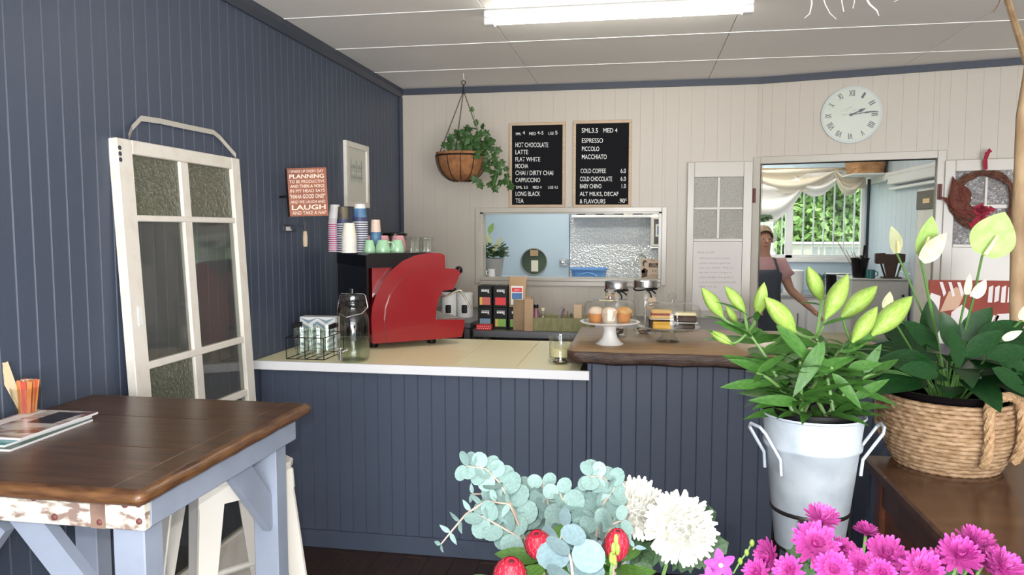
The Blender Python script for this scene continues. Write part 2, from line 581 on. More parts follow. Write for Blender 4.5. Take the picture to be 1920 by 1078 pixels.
mat('berry', (0.28, 0.02, 0.05), 0.5)
mat('cream_icing', (0.82, 0.70, 0.42), 0.5)
mat('coffee_brown', (0.060, 0.030, 0.022), 0.6)
mat('tan_card', (0.55, 0.42, 0.30), 0.6)
mat('sugar_orange', (0.66, 0.20, 0.04), 0.4, col2=(0.70, 0.28, 0.12), nscale=20)
mat('sugar_red', (0.58, 0.09, 0.06), 0.4)
mat('sugar_white', (0.80, 0.74, 0.64), 0.5)
mat('mag_cover', (0.62, 0.55, 0.50), 0.25, col2=(0.20, 0.085, 0.055), nscale=7, stretch=(1, 2.2, 1), ramp=(0.44, 0.56), coords='Object')
mat('mag_dark', (0.028, 0.020, 0.026), 0.25)
mat('mag_teal', (0.03, 0.26, 0.26), 0.25)
mat('mag_green', (0.03, 0.10, 0.06), 0.3)
mat('pages', (0.75, 0.75, 0.78), 0.5)
mat('water', (0.62, 0.70, 0.62), 0.05)
mat('chevron_white', (0.76, 0.77, 0.78), 0.5)
mat('chevron_blue', (0.24, 0.34, 0.42), 0.5)
mat('poster_red', (0.27, 0.055, 0.038), 0.5, spec=0.2)
mat('poster_pale', (0.72, 0.66, 0.66), 0.4)
mat('poster_tan', (0.55, 0.34, 0.22), 0.4)
mat('spice_purple', (0.24, 0.10, 0.14), 0.3)
mat('tube_light', (0.9, 0.9, 0.85), 0.4, emit=(1.0, 0.96, 0.86, 42))
mat('exit_dark', (0.10, 0.07, 0.06), 0.5)
mat('exit_text', (0.85, 0.60, 0.28), 0.5)
mat('teal_mug', (0.02, 0.13, 0.14), 0.3)
mat('coins', (0.40, 0.30, 0.16), 0.35, metal=0.8)
mat('strap', (0.48, 0.45, 0.40), 0.8)
glass('clear_glass', (0.97, 0.98, 0.975), gl=0.05)
glass('thick_glass', (0.95, 0.97, 0.95), 0.03, gl=0.07)
glass('water_glass', (0.86, 0.91, 0.86), 0.02)
glass('old_pane', (0.80, 0.82, 0.80), 0.05, body=0.10, bodycol=(0.35, 0.33, 0.30))
glass('old_pane_textured', (0.62, 0.64, 0.52), 0.12, body=0.5, bodycol=(0.12, 0.13, 0.085), bump=0.8, bscale=70, gl=0.07, bodycol2=(0.27, 0.28, 0.21))
glass('frosted_pane', (0.72, 0.72, 0.68), 0.10, body=0.6, bodycol=(0.42, 0.40, 0.34), bump=1.0, bscale=130, gl=0.22, bodycol2=(0.72, 0.71, 0.64))
glass('sparkle_pane', (0.78, 0.76, 0.74), 0.07, body=0.55, bodycol=(0.40, 0.39, 0.40), bump=1.0, bscale=70, voro=True, gl=0.25, bodycol2=(0.66, 0.65, 0.66))
glass('window_pane', (0.95, 0.97, 0.97), 0.01)
# ================================================================ THE ROOM
XL, YB, ZC = -1.80, 5.50, 2.58
BX = 0.80                                    # where the back wall bends towards the viewer
BA = math.radians(13.5)
BD = V((math.cos(BA), -math.sin(BA), 0))     # along the bent wall
BN = V((-math.sin(BA), -math.cos(BA), 0))    # out of the bent wall, towards the viewer
BP = V((BX, YB, 0))
BEND_LEN = 2.35


def onB(x, y, off=0.0):
    return on_plane(x, y, BP + BN * off, BN)


def sB(x, y, off=0.0):
    p = onB(x, y, off)
    return (p - BP).dot(BD), p.z


BM = Matrix(((BD.x, -BN.x, 0, BP.x), (BD.y, -BN.y, 0, BP.y), (0, 0, 1, 0), (0, 0, 0, 1)))   # local x along the bent wall, y into it

_board = {}


def board_mesh(name, m, wd, t, c):
    k = (name, m, wd)
    if k not in _board:
        b = MB()
        b.prism([(-wd / 2, t), (-wd / 2, c), (-wd / 2 + c, 0), (wd / 2 - c, 0), (wd / 2, c), (wd / 2, t)][::-1], 0, 1, 'z')
        _board[k] = b.mesh(name, m)
    return _board[k]


def boards(parent, p0, d, n, length, wd, z0, z1, m, holes=(), name='board', t=0.012, c=0.004, start=0.0):
    """upright boards along d from p0, faces towards n, cut round the holes (s0, s1, z0, z1)"""
    me = board_mesh(name, m, wd, t, c)
    d, n = V(d), V(n)
    cuts = sorted({h[0] for h in holes} | {h[1] for h in holes})
    s = start
    while s < length - 1e-4:
        e = min(s + wd, length)
        pieces = [s] + [q for q in cuts if s + 1e-4 < q < e - 1e-4] + [e]
        for a, b in zip(pieces, pieces[1:]):
            if b - a < 0.004:
                continue
            mid = (a + b) / 2
            spans = [(z0, z1)]
            for h in holes:
                if h[0] < mid < h[1]:
                    spans = [(z0, h[2]), (h[3], z1)]
            for u, v in spans:
                if v - u < 0.01:
                    continue
                y = -n
                k = (b - a) / wd
                p = V(p0) + d * mid
                link(name, me, parent, Matrix(((d.x * k, y.x, 0, p.x), (d.y * k, y.y, 0, p.y), (0, 0, v - u, u), (0, 0, 0, 1))))
        s = e


# ---- floor
fl = struct(obj('floor', MB().box(-1.9, 3.2, -2.5, 5.6, -0.06, -0.012), 'floor_wood', world=False))
fb = MB().cbox(-0.06, 0.06, -0.9, 0.9, -0.012, 0.0, 0.002).mesh('floor_board', 'floor_wood')
for i in range(21):
    for j in range(2):
        link('floor_board', fb, fl, Matrix.Translation((XL + 0.06 + i * 0.121, 2.35 - (i % 3) * 0.5 + j * 1.805, 0)))
for i in range(21):
    o = link('floor_board', fb, fl, Matrix.Translation((XL + 0.06 + i * 0.121, 0.545 - (i % 3) * 0.5, 0)))
struct(obj('floor_plain', MB().box(0.75, 3.2, -2.5, 5.4, -0.012, -0.001), 'floor_wood'))
struct(obj('floor_kitchen', MB().box(-1.8, 3.2, 5.6, 8.1, -0.06, 0.0), 'kitchen_floor'))

# ---- ceiling: sheets with thin cover strips over the joints
ce = struct(obj('ceiling', MB().box(-1.9, 3.3, -2.6, 5.6, ZC + 0.012, ZC + 0.08), 'ceiling_white'))
xj = [XL, -0.748, 0.457, 1.66, 2.86, 3.2]
yj = [5.5, 4.88, 4.225, 3.58, 2.94, 2.30, 1.66]
for i in range(5):
    for j in range(6):
        b = MB()
        b.cbox(xj[i] + 0.002, xj[i + 1] - 0.002, yj[j + 1] + 0.003, yj[j] - 0.003, ZC, ZC + 0.012, 0.002)
        obj('ceiling_panel', b, 'ceiling_white', ce)
obj('ceiling_panel', MB().box(XL, 3.2, -2.5, 1.655, ZC, ZC + 0.012), 'ceiling_white', ce)
for y in yj[1:6]:
    obj('cover_strip', MB().box(XL, 3.1, y - 0.006, y + 0.006, ZC - 0.003, ZC), 'ceiling_strip', ce)

# ---- left wall
wl = struct(obj('wall_left', MB().box(XL - 0.1, XL - 0.012, -2.5, 5.6, -0.06, ZC), 'blue_paint_dark'))
boards(wl, (XL, 5.5, 0), (0, -1, 0), (1, 0, 0), 4.2, 0.0705, -0.012, ZC, 'blue_paint', c=0.0036)
obj('plain_panel', MB().box(XL - 0.012, XL, -2.5, 1.295, 0, ZC), 'blue_paint', wl)

# ---- back wall with the servery opening
S0, S1 = onY(901, 460, YB), onY(1240, 460, YB)
SZ1, SZ0 = onY(1070, 398, YB).z, onY(1070, 524, YB).z
sx0, sx1 = S0.x, S1.x
wb = MB()
wb.box(XL, sx0, YB + 0.012, YB + 0.1, 0, ZC).box(sx1, BX + 0.02, YB + 0.012, YB + 0.1, 0, ZC)
wb.box(sx0, sx1, YB + 0.012, YB + 0.1, 0, SZ0).box(sx0, sx1, YB + 0.012, YB + 0.1, SZ1, ZC)
wb = struct(obj('wall_back', wb, 'cream_paint'))
boards(wb, (XL, YB, 0), (1, 0, 0), (0, -1, 0), BX - XL, 0.0895, 0, ZC, 'cream_paint', [(sx0 - XL, sx1 - XL, SZ0, SZ1)], c=0.0012)

# ---- bent wall with the kitchen doorway
d0, _ = sB(1424, 400)
d1, _ = sB(1753, 400)
DZ = 1.985
wa = MB()
wa.T = BM
wa.box(-0.02, d0, 0.012, 0.1, 0, ZC).box(d1, BEND_LEN, 0.012, 0.1, 0, ZC).box(d0, d1, 0.012, 0.1, DZ, ZC)
wa = struct(obj('wall_angled', wa, 'cream_paint'))
boards(wa, BP, BD, BN, BEND_LEN, 0.0895, 0, ZC, 'cream_paint', [(d0, d1, 0.0, DZ)], c=0.0012)

# ---- walls the photograph does not show
struct(obj('wall_right', MB().box(3.1, 3.2, -2.5, 5.2, 0, ZC), 'cream_paint'))
wr = MB().box(XL, -1.05, -2.6, -2.5, 0, ZC).box(3.45 - 0.0, 3.2, -2.6, -2.5, 0, ZC)
wr.box(-1.05, 3.2, -2.6, -2.5, 0, 0.35).box(-1.05, 3.2, -2.6, -2.5, 2.5, ZC).box(1.15, 1.25, -2.6, -2.5, 0.35, 2.5)
struct(obj('wall_front', wr, 'blue_paint'))

# ---- cornices and corner trim
b = MB()
b.prism([(XL, ZC), (XL, ZC - 0.062), (XL + 0.012, ZC - 0.062), (XL + 0.03, ZC - 0.03), (XL + 0.03, ZC)], -2.4, YB, 'y')
struct(obj('trim_1', b, 'blue_paint_dark'))
b = MB()
b.box(XL, BX + 0.002, YB - 0.022, YB, ZC - 0.044, ZC)
struct(obj('trim_2', b, 'blue_paint_dark'))
b = MB()
b.T = BM
b.box(-0.002, BEND_LEN, -0.022, 0, ZC - 0.044, ZC)
struct(obj('trim_3', b, 'blue_paint_dark'))
struct(obj('trim_4', MB().cbox(XL, XL + 0.022, YB - 0.03, YB, 0, ZC - 0.06, 0.003), 'blue_paint_dark'))

# ---- servery window frame
wn = MB()
fw_ = 0.036
y0, y1 = YB - 0.022, YB
wn.cbox(sx0 - fw_, sx0, y0, y1, SZ0 - fw_, SZ1 + fw_, 0.003)
wn.cbox(sx1, sx1 + fw_, y0, y1, SZ0 - fw_, SZ1 + fw_, 0.003)
wn = struct(obj('window_1', wn, 'white_gloss'))
obj('frame_head', MB().cbox(sx0, sx1, y0, y1, SZ1, SZ1 + fw_, 0.003), 'white_gloss', wn)
obj('frame_apron', MB().cbox(sx0, sx1, y0, y1, SZ0 - fw_ - 0.012, SZ0 - 0.012, 0.003), 'white_gloss', wn)
obj('window_sill', MB().cbox(sx0, sx1, YB - 0.03, YB + 0.14, SZ0 - 0.012, SZ0 + 0.012, 0.003), 'white_gloss', wn)
obj('reveal', MB().box(sx0, sx0 + 0.02, YB, YB + 0.1, SZ0 + 0.012, SZ1).box(sx1 - 0.02, sx1, YB, YB + 0.1, SZ0 + 0.012, SZ1).box(sx0, sx1, YB, YB + 0.1, SZ1 - 0.01, SZ1), 'white_gloss', wn)

# ---- kitchen doorway: jambs, head, hinges
jb = MB()
jb.T = BM
jb.cbox(d0 - 0.05, d0, -0.02, 0.1, 0, DZ + 0.05, 0.003)
jb.cbox(d1, d1 + 0.05, -0.02, 0.1, 0, DZ + 0.05, 0.003)
jb.cbox(d0, d1, -0.02, 0.1, DZ, DZ + 0.05, 0.003)
jb = struct(obj('trim_5', jb, 'white_gloss'))
for s_, y_ in ((sB(1414, 367), 0), (sB(1761, 360), 0)):
    h = MB()
    h.T = BM
    h.cbox(s_[0] - 0.014, s_[0] + 0.014, -0.026, -0.019, s_[1] - 0.05, s_[1] + 0.05, 0.002)
    h.tube([(s_[0], -0.029, s_[1] - 0.05), (s_[0], -0.029, s_[1] + 0.05)], 0.006, 6)
    obj('hinge', h, 'rivet', jb)


# ---- the two half-glazed door leaves folded back against the wall
def door_leaf(name, T, x0, x1, ztop, cols, rows, panel, glassmat):
    """a leaf in a plane: stiles, rails, glazing bars, four panes and a lower panel; local y = 0 is its face"""
    th = 0.034
    r = MB()
    r.T = T
    r.cbox(x0, cols[0][0], 0, th, 0.03, ztop, 0.003)
    r = struct(obj(name, r, 'white_gloss'))
    A, B = cols[0][0], cols[-1][1]

    def part(n, *a):
        q = MB()
        q.T = T
        q.cbox(*a, 0.003)
        obj(n, q, 'white_gloss', r)
    part('stile', B, x1, 0, th, 0.03, ztop)
    part('top_rail', A, B, 0, th, rows[0][1], ztop)
    part('middle_rail', A, B, 0, th, panel[1], rows[1][0])
    part('bottom_rail', A, B, 0, th, 0.03, panel[0])
    part('glazing_bar', cols[0][1], cols[1][0], 0.006, th, rows[1][0], rows[0][1])
    part('glazing_bar', A, B, 0.005, th, rows[1][1], rows[0][0])
    for c in cols:
        for w_ in rows:
            q = MB()
            q.T = T
            q.box(c[0], c[1], 0.016, 0.021, w_[0], w_[1])
            obj('pane', q, glassmat, r)
    q = MB()
    q.T = T
    q.box(A, B, 0.012, 0.024, panel[0], panel[1])
    obj('panel', q, 'white_gloss', r)
    return r


T1 = Matrix.Translation((0, YB - 0.04, 0))
yl = YB - 0.04
gx = lambda x: onY(x, 400, yl).x
gz = lambda y: onY(1345, y, yl).z
leaf1 = door_leaf('door_1', T1, gx(1288), gx(1410), gz(303), [(gx(1301), gx(1344)), (gx(1350), gx(1393))], [(gz(388), gz(332)), (gz(447), gz(393))], (0.25, gz(453)), 'frosted_pane')
T2 = BM @ Matrix.Translation((0, -0.04, 0))
bx_ = lambda x: sB(x, 390, 0.04)[0]
bz_ = lambda y: sB(1848, y, 0.04)[1]
leaf2 = door_leaf('door_2', T2, bx_(1769), bx_(1769) + 0.66, bz_(298), [(bx_(1789), bx_(1845)), (bx_(1851), bx_(1907))], [(bz_(383), bz_(320)), (bz_(458), bz_(391))], (0.25, bz_(464)), 'sparkle_pane')

# ================================================================ THE KITCHEN BEHIND
YK, XS = 8.0, 2.26
kx0, kx1 = onY(1385, 400, YK).x, onY(1622, 400, YK).x
kz0, kz1 = onY(1500, 484, YK).z, onY(1500, 322, YK).z
b = MB().box(XL, kx0, YK, YK + 0.1, 0, 2.5).box(kx1, XS + 0.1, YK, YK + 0.1, 0, 2.5).box(kx0, kx1, YK, YK + 0.1, 0, kz0).box(kx0, kx1, YK, YK + 0.1, kz1, 2.5)
struct(obj('wall_kitchen_back', b, 'pale_blue'))
wk = struct(obj('wall_kitchen_side', MB().box(XS + 0.012, XS + 0.1, 5.22, YK, 0, 2.5), 'pale_blue_side'))
boards(wk, (XS, YK, 0), (0, -1, 0), (-1, 0, 0), 2.7, 0.13, 0, 2.5, 'pale_blue_side', c=0.003)
struct(obj('wall_kitchen_left', MB().box(XL - 0.1, XL, 5.6, YK, 0, 2.5), 'pale_blue'))
struct(obj('ceiling_kitchen', MB().box(XL, XS + 0.1, 5.62, YK, 2.46, 2.5), 'white'))

# kitchen window with its bars
kw = struct(obj('window_2', MB().cbox(kx0, kx1, YK - 0.03, YK + 0.06, kz0 - 0.04, kz0, 0.004), 'white'))
for x0, x1, z0, z1, n in ((kx0, kx0 + 0.04, kz0, kz1, 'frame_side'), (kx1 - 0.035, kx1, kz0, kz1, 'frame_side'), (kx0, kx1, kz1 - 0.04, kz1, 'frame_head'), (kx0, kx1, kz0, kz0 + 0.035, 'frame_bottom'),
                          (onY(1474, 400, YK).x, onY(1488, 400, YK).x, kz0, kz1, 'mullion')):
    obj(n, MB().cbox(x0, x1, YK, YK + 0.05, z0, z1, 0.004), 'white', kw)
obj('pane', MB().box(kx0, kx1, YK + 0.03, YK + 0.034, kz0, kz1), 'window_pane', kw)
bar_me = MB().cbox(-0.007, 0.007, 0.085, 0.099, kz0, kz1, 0.002).mesh('security_bar', 'white')
for x in (1430, 1449, 1467, 1507, 1526, 1545, 1564, 1583, 1602):
    link('security_bar', bar_me, kw, Matrix.Translation((onY(x, 400, YK + 0.09).x - 0, YK, 0)) @ Matrix.Translation((0, 0, -0)) @ Matrix.Translation((-kw.location.x, -kw.location.y, -kw.location.z)))

# door with the round porthole
pd = onY(905, 460, 7.93).x, onY(1067, 460, 7.93).x
kd = struct(obj('door_3', MB().cbox(pd[0], pd[1], 7.93, 7.98, 0.01, 2.05, 0.004), 'pale_blue'))
pc = onY(1001, 490.5, 7.92)
b = MB()
b.T = Matrix.Translation(pc) @ Matrix.Rotation(PI / 2, 4, 'X')
b.lathe([(0.0, 0.0), (0.137, 0.0), (0.137, -0.01)][::-1], 32)
ph = obj('porthole', b, 'porthole', kd, smooth=True)
b = MB()
b.tube([pc + V((0.14 * math.cos(a), -0.004, 0.14 * math.sin(a))) for a in [2 * PI * i / 32 for i in range(32)]], 0.006, 6, True)
obj('porthole_rim', b, 'pot_grey', ph)
for (x0, y0_, x1, y1_), m in (((994, 469, 1009, 480), 'kraft'), ((996, 488, 1009, 509), 'cup_cream')):
    p, q = onY(x0, y0_, 7.905), onY(x1, y1_, 7.905)
    obj('paper_notice', MB().box(p.x, q.x, 7.905, 7.907, q.z, p.z), m, ph)
p = onY(1057, 492, 7.92)
lk = obj('lock_plate', MB().cbox(p.x - 0.045, p.x + 0.045, 7.915, 7.932, p.z - 0.04, p.z + 0.04, 0.006), 'steel', kd)
b = MB()
b.T = Matrix.Translation((p.x - 0.02, 7.905, p.z)) @ Matrix.Rotation(PI / 2, 4, 'X')
b.lathe([(0.0, 0.01), (0.018, 0.008), (0.022, -0.012)][::-1], 14)
obj('lock_cylinder', b, 'chrome', lk, smooth=True)
obj('lock_handle', MB().cbox(p.x + 0.02, p.x + 0.06, 7.89, 7.915, p.z - 0.012, p.z + 0.03, 0.004), 'chrome', lk)

# embossed steel splashback
p, q = onY(1069, 408, 7.96), onY(1243, 540, 7.96)
tag(obj('splashback', MB().cbox(p.x, q.x, 7.96, 7.99, 0.95, p.z, 0.002), 'glitter_steel', world=True), 'embossed glittering steel splashback sheet beside the porthole door', 'splashback')
# wall shelf above it
p, q = onY(1072, 407, 7.8), onY(1240, 400, 7.8)
sh = thing('wall_shelf', 'white shelf with dark goods over the steel splashback', 'shelf', (p.x, 7.9, p.z))
obj('shelf_board', MB().cbox(0, q.x - p.x, -0.12, 0.08, -0.005, 0.022, 0.003), 'white', sh)
for i in range(9):
    o = tag(obj('storage_tin', MB().cbox(-0.045, 0.045, -0.04, 0.04, 0, 0.16, 0.006), ['black', 'pot_grey', 'old_white'][i % 3 if i > 4 else i % 2]),
            'tin on the white shelf over the steel splashback', 'tin', 'tins on the kitchen shelf')
    o.location = (p.x + 0.09 + i * 0.098, 7.88, p.z + 0.022)

# bench under the window and in front of the splashback
kb = thing('kitchen_bench', 'long white kitchen bench with steel top under the barred window', 'bench', (0.2, 7.68, 0))
obj('worktop', MB().cbox(-0.9, 1.95, -0.3, 0.27, 0.89, 0.92, 0.004), 'steel', kb)
obj('carcass', MB().cbox(-0.88, 1.93, -0.26, 0.26, 0.02, 0.89, 0.004), 'white', kb)
for i in range(5):
    dr = obj('cupboard_door', MB().cbox(-0.86 + i * 0.557, -0.32 + i * 0.557, -0.282, -0.262, 0.1, 0.87, 0.004), 'white', kb)
    obj('door_handle', MB().cbox(-0.40 + i * 0.557, -0.385 + i * 0.557, -0.30, -0.281, 0.6, 0.74, 0.003), 'steel', dr)
# ================================================================ THE COUNTER
CZ, SZ = 0.91, 1.0                      # white worktop, timber slab
cx0, cxm, cx1 = XL, -0.205, 2.30
ct = thing('service_counter', 'blue grey counter clad in upright tongue and groove boards', 'counter', (0, 3.30, 0))
obj('carcass', MB().box(cx0 + 0.005, cxm, 0.014, 0.78, 0.0, 0.868).box(cxm, cx1, 0.014, 0.78, 0.0, SZ - 0.06), 'blue_paint_dark', ct)
boards(ct, (cx0 + 0.003, 0, 0), (1, 0, 0), (0, -1, 0), cxm - cx0 - 0.025, 0.0655, 0.0, 0.868, 'blue_paint', name='counter_board', c=0.0032)
boards(ct, (cxm, 0, 0), (1, 0, 0), (0, -1, 0), cx1 - cxm, 0.0655, 0.0, SZ - 0.06, 'blue_paint', name='counter_board', c=0.0032)
obj('corner_bead', MB().cbox(cxm - 0.02, cxm, -0.012, 0.014, 0, SZ - 0.06, 0.003), 'blue_paint', ct)
obj('skirting', MB().cbox(cx0 + 0.003, cx1, -0.014, -0.0005, 0.0, 0.085, 0.003), 'blue_paint', ct)
obj('end_top', MB().cbox(1.09, cx1, -0.03, 0.78, SZ - 0.06, SZ - 0.03, 0.004), 'blue_paint', ct)

# white edged worktop with five broad cream boards
wt = thing('white_worktop', 'white edged worktop of broad cream boards carrying the red machine', 'worktop', (0, 3.235, CZ))
wx0, wx1 = XL + 0.002, -0.212
obj('front_edge', MB().cbox(wx0, wx1, 0, 0.02, -0.040, 0.001, 0.002), 'white_sheet', wt)
obj('substrate', MB().box(wx0, wx1, 0.02, 0.86, -0.040, -0.008), 'dark_steel', wt)
tx = [wx0, -1.415, -1.125, -0.835, -0.545, -0.255, wx1]
for i in range(6):
    obj('worktop_board', MB().cbox(tx[i] + 0.0015, tx[i + 1] - 0.0015, 0.0205, 0.86, -0.008, 0.0, 0.001), 'cream_worktop' if i < 5 else 'steel', wt)

# live-edge slab
rnd = random.Random(3)
sb = MB()
nx = 40
fx = [-0.31 + (1.40) * i / nx for i in range(nx + 1)]
fy = [0.005 * math.sin(i * 0.55) + 0.003 * math.sin(i * 1.7 + 1) + (0.03 if i == 0 else 0) for i in range(nx + 1)]
rows = []
for k, (off, z) in enumerate(((0.030, 0.0), (0.006, 0.012), (0.0, 0.030), (0.004, 0.052), (0.012, 0.058))):
    rows.append([(fx[i], fy[i] + off + 0.002 * math.sin(i * 2.1 + k), z + (0.003 * math.sin(i * 0.8) if k < 2 else 0)) for i in range(nx + 1)])
rows.append([(fx[i], 0.84, 0.058) for i in range(nx + 1)])
rows.append([(fx[i], 0.87, 0.045) for i in range(nx + 1)])
rows.append([(fx[i], 0.87, 0.0) for i in range(nx + 1)])
vs = [p for r in rows for p in r]
W = nx + 1
for k in range(len(rows)):
    k2 = (k + 1) % len(rows)
    sb.mi = 0 if k in (4,) else 1
    sb.f += [[k * W + i, k * W + i + 1, k2 * W + i + 1, k2 * W + i] for i in range(nx)]
    sb.m += [sb.mi] * nx
sb.f += [[k * W for k in range(len(rows))][::-1], [k * W + nx for k in range(len(rows))]]
sb.m += [1, 1]
sb.v = [V(p) for p in vs]
so = obj('timber_slab', sb, ['slab_wood', 'slab_edge'], smooth=True)
so.location = (0, 3.21, SZ - 0.058)
tag(so, 'thick dark timber slab with live edge on the raised counter end', 'countertop')

# ================================================================ BENCHES AGAINST THE BACK WALL
B1Z, B2Z = 0.945, 0.90
p = onZ(871, 617, B1Z)
q = onZ(897, 593, B1Z)
b1x = (p.x + q.x) / 2
bn = thing('steel_bench', 'dark topped prep bench behind the red coffee machine', 'bench', (0, 5.0, 0))
obj('bench_top', MB().cbox(XL + 0.01, b1x, -0.46, 0.48, B1Z - 0.035, B1Z, 0.004), 'dark_steel', bn)
for x in (XL + 0.06, b1x - 0.03):
    for y in (-0.42, 0.44):
        obj('leg', MB().cbox(x - 0.02, x + 0.02, y - 0.02, y + 0.02, 0, B1Z - 0.035, 0.003), 'dark_steel', bn)
p = onZ(886, 619, B2Z)
b2y = p.y
bt = thing('steel_bench', 'stainless bench holding tea boxes below the servery window', 'bench', (0, b2y, 0))
bx0, bx1 = p.x, 0.75
obj('bench_top', MB().cbox(bx0, bx1, 0, 5.48 - b2y, B2Z - 0.045, B2Z, 0.004), 'dark_steel', bt)
for x in (bx0 + 0.08, bx1 - 0.05):
    for y in (0.05, 0.62):
        obj('leg', MB().cbox(x - 0.022, x + 0.022, y - 0.022, y + 0.022, 0, B2Z - 0.045, 0.003), 'steel', bt)
obj('undershelf', MB().cbox(bx0 + 0.05, bx1 - 0.02, 0.03, 0.6, 0.25, 0.28, 0.003), 'steel', bt)

# ================================================================ RED COFFEE MACHINE
A_ = onZ(697, 656, CZ)
MY = math.radians(36)
U_, W_ = V((math.cos(MY), math.sin(MY), 0)), V((-math.sin(MY), math.cos(MY), 0))


def mloc(cx, cy, off=0.0):
    """crop pixel of the machine's side -> (along the side, height)"""
    P = on_plane(cx / 3.368 + 520, cy / 3.369 + 370, A_ - W_ * off, -W_)
    return ((P - A_).dot(U_), P.z - CZ)


cm = thing('espresso_machine', 'dark red and black espresso machine with curved side panels', 'coffee machine', A_, MY)
side = [mloc(*c) for c in ((605, 925), (597, 850), (594, 760), (600, 690), (625, 610), (665, 530), (720, 462), (790, 402), (870, 366), (960, 350), (1030, 352), (1058, 365), (1060, 448), (1130, 452), (1158, 476), (1112, 582),
                            (1045, 590), (1018, 640), (1006, 700), (1000, 772), (1182, 772), (1182, 815), (1165, 882), (900, 905))]
HT = mloc(700, 352)[1]
MW = 0.66
b = MB()
b.prism(side, 0.0, 0.045, 'y')
obj('side_panel', b, 'red_paint', cm)
inner = [mloc(*c, 0.01) for c in ((690, 918), (680, 780), (686, 700), (715, 615), (775, 532), (850, 474), (930, 444), (1000, 440), (1056, 448), (1130, 452), (1156, 476), (1110, 580), (1045, 588), (1018, 640), (1004, 700), (998, 772), (1180, 772), (1180, 815), (1163, 880), (900, 903))]
b = MB()
b.prism(inner, -0.012, 0.0, 'y')
obj('raised_panel', b, 'red_paint', cm)
g = [mloc(*c, 0.013) for c in ((795, 806), (1000, 790), (1005, 797), (798, 812))]
b = MB().prism(g, -0.015, -0.012, 'y')
obj('side_ridge', b, 'red_paint', cm)
b = MB()
b.prism(side, MW - 0.045, MW, 'y')
obj('side_panel', b, 'red_paint', cm)
ZB = 0.045
xb = -0.02
obj('back_panel', MB().cbox(xb, xb + 0.02, 0.02, MW - 0.02, ZB + 0.02, HT - 0.01, 0.006), 'black_gloss', cm)
obj('body', MB().box(0.02, 0.26, 0.046, MW - 0.046, ZB + 0.02, HT - 0.06), 'red_paint', cm)
tr = [(xb, HT - 0.075), (0.36, HT - 0.075), (0.36, HT - 0.02), (0.33, HT), (xb + 0.02, HT), (xb, HT - 0.01)]
obj('cup_tray', MB().prism(tr, 0.005, MW - 0.005, 'y'), 'black_gloss', cm)
lp = mloc(438, 505)
b = MB()
b.T = Matrix(((0, 0, -1, xb - 0.001), (-1, 0, 0, 0), (0, 1, 0, 0), (0, 0, 0, 1)))
bd = obj('badge', MB().box(xb - 0.003, xb, 0.30, 0.36, 0.27, 0.295), 'dark_steel', cm)
obj('front_fascia', MB().box(0.30, 0.43, 0.05, MW - 0.05, HT - 0.17, HT - 0.08), 'steel', cm)
obj('drip_tray', MB().cbox(0.28, mloc(1180, 772)[0] - 0.005, 0.046, MW - 0.046, ZB + 0.03, mloc(1000, 775)[1] + 0.004, 0.004), 'steel', cm)
for y in (0.09, MW - 0.09):
    for x in (0.035, 0.36):
        obj('foot', MB().lathe([(0.024, 0.0), (0.026, 0.01), (0.024, ZB + 0.03)], 14, (x, y, 0)), 'black_gloss', cm, smooth=True)
for k, y in enumerate((0.22, 0.44)):
    gh = obj('group_head', MB().lathe([(0.034, 0), (0.036, 0.02), (0.03, 0.06)], 16, (0.40, y, HT - 0.23)), 'chrome', cm, smooth=True)
    obj('portafilter_handle', MB().tube([(0.42, y, HT - 0.215), (0.50, y, HT - 0.22), (0.555, y, HT - 0.225)], [0.010, 0.013, 0.014], 10), 'black_gloss', gh, smooth=True)
    obj('spout', MB().tube([(0.40, y, HT - 0.23), (0.40, y, HT - 0.265)], 0.012, 8), 'chrome', gh)
k1 = mloc(1146, 468)
obj('steam_knob', MB().ball((k1[0] + 0.008, 0.02, k1[1] + 0.006), 0.022, 12, 8), 'black_gloss', cm, smooth=True)
w0, w1, w2, w3 = mloc(1040, 620), mloc(1080, 620), mloc(1140, 583), mloc(1200, 690)
obj('steam_wand', MB().tube([(w0[0], 0.03, w0[1]), (w1[0] - 0.012, 0.0, w1[1] - 0.004), (w1[0] + 0.01, -0.02, w1[1] + 0.012), (w2[0] - 0.006, -0.03, w2[1]), (w2[0] + 0.008, -0.03, w2[1] - 0.004), (w3[0], -0.04, w3[1])], 0.006, 8), 'chrome', cm, smooth=True)
MT = CZ + HT                                # height of the cup tray


# ---- paper cups stacked mouth down on the machine
def cup_mesh(name, rb, rt, h, cols):
    b = MB()
    prof = [(rb - 0.003, 0.0), (rb + 0.0015, 0.001), (rb + 0.0015, 0.005), (rb, 0.006)]
    n = 20
    b.lathe(prof, n)
    zs = [0.006 + (h - 0.006) * i / len(cols) for i in range(len(cols) + 1)]
    for i, _ in enumerate(cols):
        b.mi = i + 1
        ra, rc = rb + (rt - rb) * zs[i] / h, rb + (rt - rb) * zs[i + 1] / h
        b.lathe([(ra, zs[i]), (rc, zs[i + 1])], n)
    b.mi = len(cols)
    b.lathe([(rt, h), (rt - 0.004, h), (rt - 0.005, h - 0.006), (0, h - 0.006)], n)
    # drop the caps that lie between the bands
    keep = [i for i, f in enumerate(b.f) if len(f) <= 4]
    b.f, b.m = [b.f[i] for i in keep], [b.m[i] for i in keep]
    return b.mesh(name, ['cup_white'] + cols, True)


